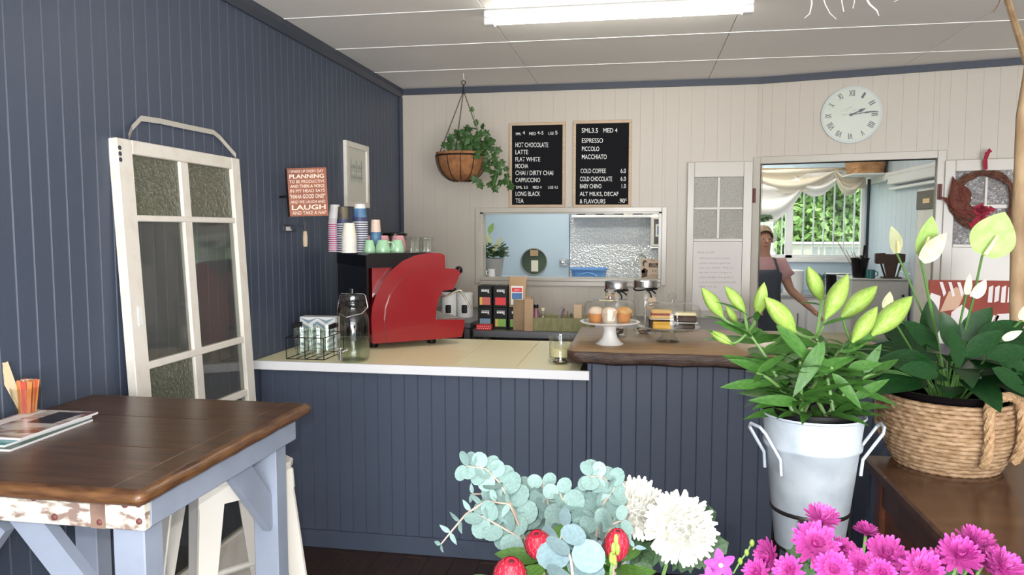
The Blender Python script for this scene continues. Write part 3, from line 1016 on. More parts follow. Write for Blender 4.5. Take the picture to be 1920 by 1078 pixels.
def cup_stack(px, d, width, top_y, base_y, cuph, pitch, top_cols, low_cols, top_label, low_label, grp, rim=None):
    k = d / F
    base = onD(px, base_y, d)
    base.z = MT
    total = (onD(px, base_y, d).z, onD(px, top_y, d).z)
    H = total[1] - MT
    rb = width * k / 2
    rt = rb * 0.72
    n = max(1, int(round((H - cuph) / pitch)) + 1)
    pitch = (H - cuph) / max(1, n - 1)
    mt_, ml_ = cup_mesh('paper_cup', rb, rt, cuph, top_cols), cup_mesh('paper_cup', rb, rt, cuph, low_cols)
    for i in range(n):
        o = link('paper_cup', mt_ if i == n - 1 else ml_)
        o.location = (base.x, base.y, MT + i * pitch)
        o.rotation_euler = (0, 0, i * 0.7)
        tag(o, top_label if i == n - 1 else low_label, 'paper cup', grp)


cup_stack(629, 4.10, 25, 384, 474, 0.105, 0.012, ['cup_lilac', 'cup_white', 'cup_white', 'cup_white'], ['cup_magenta', 'cup_white', 'cup_lilac'],
          'white floral paper cup topping the leftmost stack on the red machine', 'lower paper cup with pink bands in the leftmost stack', 'cups in the leftmost stack')
cup_stack(645, 4.02, 25, 388, 474, 0.095, 0.0125, ['cup_navy', 'cup_dark', 'cup_dark', 'cup_dark'], ['cup_navy', 'cup_navy', 'cup_navy'],
          'dark patterned paper cup topping the navy striped stack beside the cream cups', 'navy striped paper cup below the dark patterned one', 'cups in the dark striped stack')
cup_stack(676, 4.06, 28, 383, 474, 0.100, 0.0125, ['cup_navy', 'cup_sea', 'cup_sea', 'cup_white'], ['cup_navy', 'cup_navy', 'cup_navy'],
          'sea blue and white paper cup topping the striped stack behind the pink mug', 'navy striped paper cup below the sea blue and white one', 'cups in the sea blue stack')
cup_stack(655, 3.90, 28, 418, 474, 0.074, 0.0095, ['cup_cream'] * 2, ['cup_cream'] * 2,
          'plain cream paper cup on top of the short cream stack', 'plain cream paper cup lower in the short cream stack', 'cups in the cream stack')
cup_stack(705, 4.12, 23, 412, 474, 0.175, 0.05, ['cup_navy', 'cup_sea', 'cup_sea', 'cup_peach', 'cup_peach'], ['cup_sea'],
          'tall peach and blue paper cup standing behind the mugs', 'x', 'single cups on the machine')


# ---- mugs, mouth down
def mug(px, d, width, h, m, label, handle):
    base = onD(px, 474, d)
    base.z = MT
    r = width * d / F / 2
    t = thing('mug', label, 'mug', base, 0, 'mugs on the espresso machine')
    obj('cup_body', MB().lathe([(r * 0.98, 0), (r, 0.004), (r * 0.92, h * 0.45), (r * 0.72, h * 0.85), (r * 0.66, h * 0.97), (r * 0.58, h), (0, h)], 24), m, t, smooth=True, angle=60)
    if handle:
        hp = [V((-r * 0.9, 0, h * 0.2)), V((-r * 1.35, 0, h * 0.22)), V((-r * 1.45, 0, h * 0.5)), V((-r * 1.3, 0, h * 0.78)), V((-r * 0.75, 0, h * 0.8))]
        hb = MB().tube(hp, 0.005, 8)
        a = {'l': 0, 'b': -PI / 2, 'r': PI}[handle]
        hb.v = [Matrix.Rotation(a, 3, 'Z') @ p for p in hb.v]
        obj('handle', hb, m, t, smooth=True)


mug(686, 4.14, 34, 0.088, 'mug_pink', 'pink mug with its handle towards the cream cups', 'l')
mug(718, 4.16, 31, 0.088, 'mug_pink', 'pink mug behind the middle green mug', 'b')
mug(747, 4.18, 31, 0.088, 'mug_pink', 'pink mug behind the green mug nearest the tumblers', 'b')
mug(693, 3.98, 22, 0.066, 'mug_green', 'small pale green mug in front of the handled pink mug', 'b')
mug(718, 4.00, 29, 0.067, 'mug_green', 'middle pale green mug of the front row', 'r')
mug(745, 4.02, 27, 0.067, 'mug_green', 'pale green mug beside the upturned glass tumblers', 'b')


def tumbler(name, label, loc, r, h, m='clear_glass', grp=None, inv=True, ribs=9):
    pr = [(r, 0), (r * 0.97, h * 0.3), (r * 0.86, h * 0.75), (r * 0.78, h * 0.98), (r * 0.7, h), (0, h)]
    if not inv:
        pr = [(0, 0), (r * 0.7, 0), (r * 0.76, h * 0.04), (r * 0.85, h * 0.4), (r, h), (r * 0.95, h), (r * 0.8, h * 0.4), (r * 0.70, h * 0.08), (0, h * 0.07)]
    o = obj(name, MB().lathe(pr, ribs * 4, ripple=lambda a, i: 1 + 0.035 * math.cos(ribs * a)), m, smooth=True, angle=80)
    o.location = loc
    tag(o, label, 'glass', grp)
    return o


for px, d, lab in ((772, 4.1, 'upturned ribbed tumbler on the machine next to the green mugs'), (803, 4.16, 'upturned ribbed tumbler at the right end of the machine top')):
    q = onD(px, 474, d)
    tumbler('tumbler', lab, (q.x, q.y, MT), 0.038, 0.078, 'thick_glass', 'tumblers on the machine')
# the photograph shows a second one close beside each
for px, d, lab in ((781, 4.22, 'upturned tumbler behind the one next to the green mugs'), (796, 4.28, 'upturned tumbler behind the rightmost one on the machine')):
    q = onD(px, 474, d)
    tumbler('tumbler', lab, (q.x, q.y, MT), 0.036, 0.078, 'thick_glass', 'tumblers on the machine')

# ---- grinder on the bench behind
g0 = onY(741, 470, 4.93)
gr = thing('coffee_grinder', 'black coffee grinder with smoked hopper behind the espresso machine', 'grinder', (g0.x, 4.93, B1Z))
gz_ = onY(741, 445, 4.93).z - B1Z
obj('grinder_body', MB().cbox(-0.08, 0.08, -0.10, 0.10, 0, gz_ - 0.14, 0.015), 'black_gloss', gr)
obj('hopper', MB().lathe([(0.045, gz_ - 0.14), (0.05, gz_ - 0.10), (0.076, gz_ - 0.02), (0.078, gz_ + 0.012)], 24), 'dark_steel', gr, smooth=True)
obj('hopper_lid', MB().lathe([(0.08, gz_ + 0.010), (0.085, gz_ + 0.014), (0.085, gz_ + 0.026), (0.07, gz_ + 0.032), (0, gz_ + 0.034)], 24), 'black_gloss', gr, smooth=True)

# ---- two white canisters with black labels
for px, lab in ((842, 'white canister with black label half behind the machine handle'), (872, 'white canister with black label behind the steam wand')):
    q = onZ(px, 594, B1Z)
    top = onD(px, 548, (q - CAM).dot(FW)).z - B1Z
    r = 14.6 * (q - CAM).dot(FW) / F
    t = thing('storage_canister', lab, 'canister', q, 0.2, 'white canisters on the bench')
    obj('canister_body', MB().lathe([(r * 0.96, 0), (r, 0.005), (r, top - 0.02), (r * 0.97, top - 0.015)], 28), 'cup_white', t, smooth=True)
    obj('canister_lid', MB().lathe([(r * 1.02, top - 0.018), (r * 1.03, top - 0.004), (r * 0.9, top), (0, top)], 28), 'cup_white', t, smooth=True)
    lb = MB()
    for z0, z1, a1 in ((0.03, 0.085, 0.36),):
        n = 6
        vs = []
        for j in range(n + 1):
            a = -PI / 2 - 0.05 + (j / n - 0.5) * 2 * a1
            for z in (z0, z1):
                e = 0.004 if j in (0, n) else 0
                zz = z + e if z == z0 else z - e
                vs.append(((r + 0.001) * math.cos(a), (r + 0.001) * math.sin(a), zz))
        lb.add(vs, [[2 * j, 2 * j + 2, 2 * j + 3, 2 * j + 1] for j in range(n)])
    obj('label', lb, 'black', t)

# ---- water dispenser on the worktop
q = onZ(663, 676, CZ)
D_ = (q - CAM).dot(FW)
k = D_ / F
ds = thing('drink_dispenser', 'big glass water dispenser jar with wire bail and small tap', 'dispenser', q, 0)
R_ = 30 * k
Hs = lambda y: (676 - y) * k * 0.99
prof = [(0, 0.004), (R_ * 0.85, 0.0), (R_ * 0.98, 0.012), (R_, 0.03), (R_, Hs(605)), (R_ * 0.97, Hs(594)), (R_ * 0.80, Hs(582)), (R_ * 0.74, Hs(576)), (R_ * 0.74, Hs(569)), (R_ * 0.78, Hs(566)), (R_ * 0.78, Hs(563))]
obj('jar', MB().lathe(prof, 36), 'thick_glass', ds, smooth=True)
obj('lid', MB().lathe([(R_ * 0.80, Hs(563)), (R_ * 0.82, Hs(560)), (R_ * 0.80, Hs(553)), (R_ * 0.70, Hs(551)), (0, Hs(551))], 36), 'thick_glass', ds, smooth=True)
obj('water', MB().lathe([(0, 0.010), (R_ * 0.9, 0.008), (R_ * 0.96, 0.03), (R_ * 0.96, Hs(634)), (0, Hs(634))], 32), 'water_glass', ds, smooth=True)
bw = MB()
bw.tube([(-R_ * 0.82, 0, Hs(574)), (-R_ * 0.98, 0, Hs(574)), (-R_ * 0.84, 0, Hs(552)), (-R_ * 0.7, 0, Hs(549)), (R_ * 0.7, 0, Hs(549)), (R_ * 0.84, 0, Hs(552)), (R_ * 0.98, 0, Hs(574)), (R_ * 0.82, 0, Hs(574))], 0.0022, 6)
bw.tube([(-R_ * 0.98, 0, Hs(574)), (-R_ * 0.8, -R_ * 0.55, Hs(584)), (0, -R_ * 1.0, Hs(590)), (R_ * 0.8, -R_ * 0.55, Hs(584)), (R_ * 0.98, 0, Hs(574))], 0.0022, 6)
obj('wire_bail', bw, 'chrome', ds, smooth=True)
tp = MB()
tp.tube([(0.0 - 0.02, -R_ * 0.95, 0.055), (-0.02, -R_ - 0.035, 0.055)], 0.011, 12)
tp.tube([(-0.02, -R_ - 0.03, 0.06), (-0.02, -R_ - 0.03, 0.018)], [0.009, 0.007], 10)
tp.ball((-0.02, -R_ - 0.03, 0.072), 0.008)
tp.box(-0.045, -0.022, -R_ - 0.036, -R_ - 0.026, 0.068, 0.078)
obj('tap', tp, 'chrome', ds, smooth=True)

# ---- wire basket of drinking glasses
q0, q1 = onZ(535, 674, CZ), onZ(602, 675, CZ)
wbk = thing('wire_basket', 'black wire basket holding drinking glasses on the worktop', 'basket', q0 + V((0.0, 0.012, 0)), 0.0)
wl_, wd_, wh_ = 0.19, 0.24, 0.125
wire = 0.0022


def wires(segs, name='wire_side'):
    b = MB()
    for s_ in segs:
        b.tube(s_, wire, 5)
    return obj(name, b, 'black', wbk)


hf, hb_ = 0.105, 0.125
for y, h in ((0, hf), (wd_, hf)):
    wires([[(0, y, wire), (wl_, y, wire)], [(0, y, h), (wl_, y, h)], [(0, y, wire), (0, y, h)], [(wl_, y, wire), (wl_, y, h)], [(wl_ / 2, y, wire), (wl_ / 2, y, h)]])
for x in (0, wl_):
    wires([[(x, 0, wire), (x, wd_, wire)], [(x, 0, hf), (x, wd_, hf)], [(x, wd_ / 2, wire), (x, wd_ / 2, hf)]])
    hd = [(x, wd_ * 0.3, hf), (x, wd_ * 0.3, hf + 0.045), (x, wd_ * 0.7, hf + 0.045), (x, wd_ * 0.7, hf)]
    h_ = wires([hd], 'handle')
    obj('handle_grip', MB().cbox(x - 0.006, x + 0.006, wd_ * 0.3, wd_ * 0.7, hf + 0.033, hf + 0.055, 0.002), 'black', h_)
wires([[(wl_ * t, 0, wire), (wl_ * t, wd_, wire)] for t in (0.25, 0.5, 0.75)], 'wire_bottom')
for i, (x, y, lab) in enumerate(((0.05, 0.06, 'tall clear drinking glass at the front left of the wire basket'), (0.135, 0.06, 'tall clear drinking glass at the front right of the wire basket'),
                                 (0.05, 0.165, 'tall clear drinking glass at the back left of the wire basket'), (0.135, 0.165, 'tall clear drinking glass at the back right of the wire basket'))):
    tumbler('drinking_glass', lab, wbk.location + V((x, y, 0.006)), 0.037, 0.135, 'thick_glass', 'glasses in the wire basket', inv=False, ribs=8)

# ---- chevron box of serviettes
q = onZ(563, 655, CZ)
cb_ = thing('chevron_box', 'upright blue and white chevron box behind the wire basket', 'box', (q.x, q.y, CZ), 0.05)
bw_, bh_ = 0.19, 0.17
obj('box_body', MB().cbox(0, bw_, 0, 0.075, 0, bh_, 0.002), 'chevron_white', cb_)
for i in range(-1, 6):
    b = MB()
    z = i * 0.034
    n = 4
    sw = bw_ / n
    for j in range(n):
        a0, a1 = (0.0, 0.03) if j % 2 else (0.03, 0.0)
        cor = [(j * sw, z + a0), ((j + 1) * sw, z + a1), ((j + 1) * sw, z + a1 + 0.016), (j * sw, z + a0 + 0.016)]
        cor = [(x, min(max(y, 0.003), bh_ - 0.003)) for x, y in cor]
        if cor[2][1] - cor[1][1] > 0.001 or cor[3][1] - cor[0][1] > 0.001:
            b.add([(x, -0.0012, y) for x, y in cor], [[0, 1, 2, 3]])
    if b.f:
        obj('chevron_stripe', b, 'chevron_blue', cb_)

# ---- tip jar on the worktop
q = onZ(1051, 680, CZ)
k = (q - CAM).dot(FW) / F
r = 22 * k
tj = thing('tip_jar', 'small open glass jar with coins and a cream band on the worktop', 'jar', q)
obj('jar', MB().lathe([(0, 0.003), (r * 0.95, 0.0), (r * 1.04, 0.006), (r * 1.04, 0.016), (r * 0.97, 0.026), (r * 0.97, 0.115), (r * 1.02, 0.122), (r * 1.02, 0.128), (r * 0.96, 0.128), (r * 0.93, 0.116), (r * 0.93, 0.026)], 32), 'thick_glass', tj, smooth=True)
obj('paper_band', MB().lathe([(r * 0.91, 0.034), (r * 0.91, 0.072)], 32), 'cream_icing', tj, smooth=True)
MBc = MB()
co = MB().lathe([(0.010, 0), (0.0115, 0.0006), (0.0115, 0.0014), (0.010, 0.002)], 12).mesh('coin', 'coins', True)
rr = random.Random(5)
for i in range(26):
    a, rad = rr.random() * 6.28, math.sqrt(rr.random()) * r * 0.72
    link('coin', co, tj, Matrix.Translation((rad * math.cos(a), rad * math.sin(a), 0.006 + 0.0022 * (i // 5))) @ Euler((rr.uniform(-.3, .3), rr.uniform(-.3, .3), 0)).to_matrix().to_4x4())
for i in range(1):
    pass

# ================================================================ THINGS ON THE STAINLESS BENCH
tb_y = b2y + 0.10


def px_box(px0, px1, py0, py1, Y):
    """width and heights of an upright thing standing at Y"""
    a, b = onY(px0, py1, Y), onY(px1, py0, Y)
    return a.x, b.x, a.z, b.z


def tea_box(px0, px1, z0, h, col, label, col2=None):
    x0, x1, _, _ = px_box(px0, px1, 560, 600, tb_y)
    wd = x1 - x0
    t = thing('tea_box', label, 'box', ((x0 + x1) / 2, tb_y, z0), 0, 'black tea boxes on the bench')
    obj('carton', MB().cbox(-wd / 2, wd / 2, 0, 0.13, 0, h, 0.002), 'black', t)
    obj('colour_window', MB().box(-wd * 0.36, wd * 0.40, -0.0015, 0.0, h * 0.10, h * 0.46), col, t)
    if col2:
        obj('colour_window_edge', MB().box(-wd * 0.36, -wd * 0.18, -0.0025, -0.0015, h * 0.10, h * 0.46), col2, t)
    pr = MB()
    for i in range(5):
        x = -wd * 0.24 + i * wd * 0.115
        pr.box(x, x + wd * 0.085, -0.0015, 0, h * 0.72, h * 0.80)
    pr.box(-wd * 0.24, wd * 0.33, -0.0015, 0, h * 0.825, h * 0.84).box(wd * 0.2, wd * 0.33, -0.0015, 0, h * 0.67, h * 0.70)
    obj('print', pr, 'letter_white', t)


bh = (onY(920, 535, tb_y).z - B2Z - 0.004) / 2
tea_box(896, 922, B2Z, bh, 'teabox_blue', 'black tea box with grey blue window at the bottom left')
tea_box(896, 922, B2Z + bh + 0.001, bh, 'teabox_orange', 'black tea box with orange window stacked on the grey blue one', 'teabox_yellow')
tea_box(925, 951, B2Z, bh, 'teabox_green', 'black tea box with full green window and yellow edge', 'teabox_yellow')
tea_box(925, 951, B2Z + bh + 0.001, bh, 'teabox_red', 'black tea box with bright red window stacked on the green one')
tea_box(953, 979, B2Z, bh, 'teabox_green', 'black tea box half hidden behind the kraft paper bags')
x0, x1, _, _ = px_box(893, 921, 608, 617, b2y + 0.03)
t = thing('dotted_tin', 'small red tin with white polka dots before the tea boxes', 'tin', ((x0 + x1) / 2, b2y + 0.05, B2Z))
wd = x1 - x0
obj('tin_body', MB().cbox(-wd / 2, wd / 2, -0.03, 0.03, 0, 0.032, 0.003), 'teabox_red', t)
dm = MB()
for i in range(7):
    for j in range(2):
        cx_, cz_ = -wd * 0.42 + i * wd * 0.14 + (j * wd * 0.07), 0.009 + j * 0.013
        dm.add([(cx_ + 0.003 * math.cos(a), -0.0308, cz_ + 0.003 * math.sin(a)) for a in [2 * PI * q_ / 6 for q_ in range(6)]], [list(range(6))])
obj('polka_dots', dm, 'white', t)

# coffee bag standing on the third box
x0, x1, z0, z1 = px_box(953, 987, 519, 578, tb_y + 0.04)
zb = B2Z + bh + 0.001
h = z1 - zb
wd = x1 - x0
t = thing('coffee_bag', 'kraft coffee bag with red and blue label on a tea box', 'bag', ((x0 + x1) / 2, tb_y + 0.06, zb))


def pouch(wd, h, dp):
    def f(u, v):
        return None
    b = MB()
    n = 12
    secs = [(0.0, 0.92, 1.0), (0.12, 0.95, 1.0), (0.5, 0.97, 0.85), (0.85, 1.0, 0.35), (0.93, 1.03, 0.10), (1.0, 1.04, 0.08)]
    vs = []
    for z, sw, sd in secs:
        for i in range(n):
            a = 2 * PI * i / n
            vs.append((wd / 2 * sw * math.copysign(abs(math.cos(a)) ** 0.45, math.cos(a)), dp / 2 * sd * math.copysign(abs(math.sin(a)) ** 0.6, math.sin(a)), z * h))
    fs = [[k * n + i, k * n + (i + 1) % n, (k + 1) * n + (i + 1) % n, (k + 1) * n + i] for k in range(len(secs) - 1) for i in range(n)]
    fs += [list(range(n))[::-1], [(len(secs) - 1) * n + i for i in range(n)]]
    return b.add(vs, fs)


obj('pouch', pouch(wd, h, 0.075), 'kraft', t, smooth=True)


def tilt_quad(x0, x1, z0, z1, y0, y1):
    return MB().add([(x0, y0, z0), (x1, y0, z0), (x1, y1, z1), (x0, y1, z1)], [[0, 1, 2, 3]])


obj('label', tilt_quad(-wd * .32, wd * .34, h * .08, h * .70, -0.043, -0.033), 'cup_white', t)
obj('label_red', tilt_quad(-wd * .27, wd * .29, h * .50, h * .64, -0.0385, -0.0355), 'teabox_red', t)
obj('label_blue', tilt_quad(-wd * .27, wd * .29, h * .27, h * .47, -0.0415, -0.0385), 'label_blue', t)
o_ = wloc(t)
text('lettering', 'DECAF', o_ + V((-wd * .12, -0.0385, h * .60)), o_ + V((wd * .14, -0.0385, h * .60)), o_ + V((-wd * .12, -0.039, h * .55)), 'letter_white', t)
text('lettering', 'MONDO', o_ + V((-wd * .18, -0.0435, h * .22)), o_ + V((wd * .24, -0.0435, h * .22)), o_ + V((-wd * .18, -0.0445, h * .13)), 'ink', t)

# kraft paper bags standing in front
for i, (a0, a1, top, yy, lab) in enumerate(((962, 986, 562, 0.06, 'brown paper bag standing nearest the tea boxes'), (974, 996, 556, 0.13, 'tallest brown paper bag at the back of the three'), (983, 999, 560, 0.03, 'narrow brown paper bag leaning by the wooden tray'))):
    Y = b2y + yy
    x0, x1, _, z1 = px_box(a0, a1, top, 615, Y)
    h = z1 - B2Z
    wd = x1 - x0
    b = MB()
    vs = [(0, 0, 0), (wd, 0, 0), (wd, 0.05, 0), (wd * 0.5, 0.055, 0), (0, 0.05, 0), (0, 0.012, h), (wd, 0.010, h * 0.985), (wd, 0.03, h), (wd * 0.5, 0.02, h * 0.97), (0, 0.032, h)]
    b.add(vs, [[0, 1, 6, 5], [1, 2, 7, 6], [2, 3, 8, 7], [3, 4, 9, 8], [4, 0, 5, 9], [4, 3, 2, 1, 0]])
    o = obj('paper_bag', b, 'kraft_dark' if i == 0 else 'kraft')
    o.location = (x0, Y, B2Z)
    tag(o, lab, 'paper bag', 'brown paper bags on the bench')

# wooden tray with bottles and stirrers
tx0, tx1, _, tz1 = px_box(986, 1112, 598, 620, b2y + 0.05)
tr = thing('wooden_tray', 'long olive wooden tray of condiments on the stainless bench', 'tray', (tx0, b2y + 0.05, B2Z))
tw, th, tdp = tx1 - tx0, tz1 - B2Z, 0.22
obj('front_board', MB().prism([(0.0, 0), (tw - 0.03, 0), (tw, th), (-0.004, th)], 0, 0.012, 'y'), 'tray_wood', tr)
obj('back_board', MB().cbox(0.012, tw, tdp - 0.012, tdp, 0, th, 0.002), 'tray_wood', tr)
obj('end_board', MB().cbox(-0.004, 0.008, 0.012, tdp, 0, th, 0.002), 'tray_wood', tr)
obj('end_board', MB().cbox(tw - 0.014, tw - 0.002, 0.012, tdp - 0.012, 0, th, 0.002), 'tray_wood', tr)
obj('base_board', MB().box(0.008, tw - 0.014, 0.012, tdp - 0.012, 0.002, 0.012), 'tray_wood', tr)
base = wloc(tr)


def bottle(px, top, r, body, cap, label, dy=0.1, y=None):
    q = onY(px, 600, base.y + dy)
    h = onY(px, top, base.y + dy).z - (B2Z + 0.012)
    t = thing('condiment_bottle', label, 'bottle', (q.x, base.y + dy, B2Z + 0.012))
    obj('bottle_body', MB().lathe([(0, 0), (r, 0.0), (r, h * 0.62), (r * 0.6, h * 0.80), (r * 0.6, h * 0.86)], 18), body, t, smooth=True)
    obj('bottle_cap', MB().lathe([(r * 0.7, h * 0.85), (r * 0.72, h), (0, h)], 16), cap, t, smooth=True)


bottle(1005, 571, 0.022, 'spice_purple', 'black', 'purple sauce bottle with black cap in the wooden tray')
bottle(1018, 577, 0.018, 'thick_glass', 'cream_icing', 'small clear bottle beside the purple one in the tray', 0.13)
# box beside them
q = onY(991, 600, base.y + 0.06)
tag(obj('sachet_box', MB().cbox(q.x - 0.012, q.x + 0.016, base.y + 0.03, base.y + 0.15, B2Z + 0.012, onY(991, 586, base.y + 0.06).z, 0.002), 'white', world=True), 'small white sachet box at the left end of the tray', 'box')
for i, (p0, p1, m) in enumerate((((1044, 604), (1054, 575), 'pot_grey'), ((1048, 604), (1058, 579), 'spice_purple'), ((1050, 604), (1052, 578), 'pot_grey'))):
    a, b_ = onY(*p0, base.y + 0.10 + i * 0.02), onY(*p1, base.y + 0.15)
    a.z = B2Z + 0.016
    tag(obj('long_spoon', MB().tube([a, a.lerp(b_, 0.7), b_], [0.004, 0.005, 0.007], 6), m, world=True), 'long dark spoon leaning in the tray, ' + ['tallest', 'lowest', 'middle'][i] + ' of the three', 'spoon', 'spoons in the tray')
for i in range(3):
    a, b_ = onY(1066 + i * 4, 604, base.y + 0.10 + i * 0.02), onY(1065 + i * 6, 584 + (i % 2) * 3, base.y + 0.13)
    a.z = B2Z + 0.016
    tag(obj('tea_spoon', MB().tube([a, a.lerp(b_, 0.7), b_], [0.0025, 0.003, 0.006], 6), 'steel', world=True), 'steel teaspoon handle by the wood block, ' + ['leftmost', 'middle', 'rightmost'][i] + ' of three', 'spoon', 'teaspoons in the tray')
x0, x1, z0, z1 = px_box(1076, 1092, 571, 600, base.y + 0.16)
tag(obj('wood_block', MB().cbox(x0, x1, base.y + 0.12, base.y + 0.19, B2Z + 0.012, z1, 0.004), 'pale_wood', world=True), 'pale wooden block standing in the tray behind the muffin dome', 'block')

# ================================================================ THINGS ON THE TIMBER SLAB
q = onZ(1143, 645, SZ)
k = (q - CAM).dot(FW) / F
cs = thing('cake_stand', 'white pedestal cake stand under a glass dome', 'cake stand', q)
ph_ = 0.098
R_ = 56 * k
obj('pedestal', MB().lathe([(0, 0), (0.062, 0), (0.064, 0.003), (0.052, 0.012), (0.036, 0.03), (0.030, 0.055), (0.029, 0.07), (0.036, ph_ - 0.008), (0.05, ph_ - 0.004)], 36), 'white', cs, smooth=True)
obj('plate', MB().lathe([(0, ph_ - 0.006), (R_ * 0.6, ph_ - 0.005), (R_ * 0.95, ph_ + 0.002), (R_, ph_ + 0.008), (R_ * 0.97, ph_ + 0.010), (R_ * 0.8, ph_ + 0.004), (0, ph_ + 0.003)], 40), 'white', cs, smooth=True)
zt = SZ + ph_ + 0.0045


def dome(name, label, loc, r, h, knob_m='thick_glass'):
    t = thing(name, label, 'glass dome', loc)
    obj('dome', MB().lathe([(r * 1.02, 0), (r, 0.006), (r, h * 0.55), (r * 0.985, h * 0.75), (r * 0.93, h * 0.9), (r * 0.75, h * 0.98), (r * 0.2, h), (0, h)], 40), 'clear_glass', t, smooth=True)
    obj('knob', MB().lathe([(0.008, h - 0.002), (0.010, h + 0.006), (0.009, h + 0.012), (0.020, h + 0.022), (0.022, h + 0.032), (0.016, h + 0.042), (0, h + 0.046)], 20), knob_m, t, smooth=True)
    return t


dome('cake_dome', 'clear glass dome over three muffins on the white stand', (q.x, q.y, zt + 0.003), 48.5 * k, 0.103, 'chrome')
pn = onD(1133, 566, (q - CAM).dot(FW) - 0.05)
tag(obj('price_card', MB().box(-0.032, 0.032, -0.018, 0.018, 0, 0.0012), 'cream_icing', None), 'small yellow price card lying on the muffin dome', 'card').location = (q.x - 0.015, q.y - 0.06, zt + 0.003 + 0.103)
for i, (px, m1, m2, lab) in enumerate(((1117, 'muffin_paper', 'icing', 'orange muffin with pale top, left of three under the dome'), (1142, 'muffin_pale', 'icing', 'pale muffin in the middle of three under the dome'), (1169, 'muffin_paper', 'muffin', 'orange topped muffin, right of three under the dome'))):
    mx_ = onD(px, 600, (q - CAM).dot(FW) + (0.0 if i != 1 else -0.03))
    t = thing('muffin', lab, 'muffin', (mx_.x, mx_.y, zt), 0, 'muffins under the dome')
    obj('muffin_case', MB().lathe([(0, 0), (0.027, 0), (0.036, 0.042)], 32, ripple=lambda a, i: 1 + 0.02 * math.cos(16 * a)), m1, t, smooth=True)
    obj('muffin_top', MB().lathe([(0.036, 0.040), (0.039, 0.046), (0.035, 0.058), (0.022, 0.068), (0, 0.072)], 24, ripple=lambda a, i: 1 + 0.05 * math.sin(3 * a + i)), m2, t, smooth=True)

# glass cake stand
q = onZ(1253, 640, SZ)
k = (q - CAM).dot(FW) / F
gs = thing('glass_cake_stand', 'low clear glass cake stand with slices of cake', 'cake stand', q)
R_ = 57 * k
ph_ = 0.062
obj('foot', MB().lathe([(0, 0), (0.055, 0), (0.058, 0.004), (0.045, 0.014), (0.03, 0.03), (0.04, ph_ - 0.004)], 32), 'thick_glass', gs, smooth=True)
obj('plate', MB().lathe([(0, ph_ - 0.004), (R_, ph_), (R_ * 1.02, ph_ + 0.008), (R_ * 0.98, ph_ + 0.010), (R_ * 0.9, ph_ + 0.004), (0, ph_ + 0.003)], 40), 'thick_glass', gs, smooth=True)
zt = SZ + ph_ + 0.005
dome('cake_dome', 'clear glass dome over the chocolate and sponge slices', (q.x + 0.015, q.y, zt + 0.006), 52 * k, 0.112)


def slice_(px, dd, z, lx, ly, hts, mats_, label, rz=0.0):
    p = onD(px, 600, (q - CAM).dot(FW) + dd)
    t = thing('cake_slice', label, 'cake slice', (p.x, p.y, z), rz, 'cake slices under the dome')
    zz = 0
    for i, (h, m) in enumerate(zip(hts, mats_)):
        e = 0.001 * i
        obj('filling' if m in ('berry', 'cream_icing') and i < len(hts) - 1 else ('icing' if i == len(hts) - 1 else 'crumb'), MB().cbox(-lx / 2 + e, lx / 2 - e, -ly / 2 + e, ly / 2 - e, zz, zz + h, min(h * 0.3, 0.006)), m, t)
        zz += h
    return zz


z1 = slice_(1241, -0.05, zt, 0.085, 0.07, (0.026, 0.008), ('yellow_cake', 'yellow_cake'), 'flat yellow slice low at the left under the dome')
z2 = slice_(1283, -0.045, zt, 0.095, 0.07, (0.024, 0.006), ('chocolate', 'chocolate'), 'dark chocolate slice lying on the glass plate, beneath the iced one')
slice_(1236, 0.05, zt, 0.10, 0.06, (0.036, 0.008), ('chocolate', 'sponge'), 'dark slice at the back left under the dome')
pl_ = tag(obj('paper_doily', MB().prism([(-0.055, -0.05), (0.06, -0.055), (0.055, 0.05), (-0.06, 0.045)], 0, 0.0015, 'z'), 'white'), 'white paper sheet under the iced chocolate slice', 'paper')
p = onD(1283, 600, (q - CAM).dot(FW) - 0.045)
pl_.location = (p.x, p.y, zt + z2)
slice_(1285, -0.045, zt + z2 + 0.0015, 0.10, 0.065, (0.030, 0.014), ('chocolate', 'cream_icing'), 'chocolate slice with yellow icing on a paper sheet')
pl2 = tag(obj('paper_doily', MB().prism([(-0.055, -0.045), (0.055, -0.05), (0.05, 0.045), (-0.055, 0.04)], 0, 0.0015, 'z'), 'white'), 'white paper sheet under the jam sponge slice', 'paper')
p = onD(1241, 600, (q - CAM).dot(FW) - 0.03)
pl2.location = (p.x, p.y, zt + 0.0445)
slice_(1240, -0.02, zt + 0.046, 0.10, 0.06, (0.016, 0.006, 0.018), ('sponge', 'berry', 'sponge'), 'pale sponge slice with red jam filling, upper left under dome')

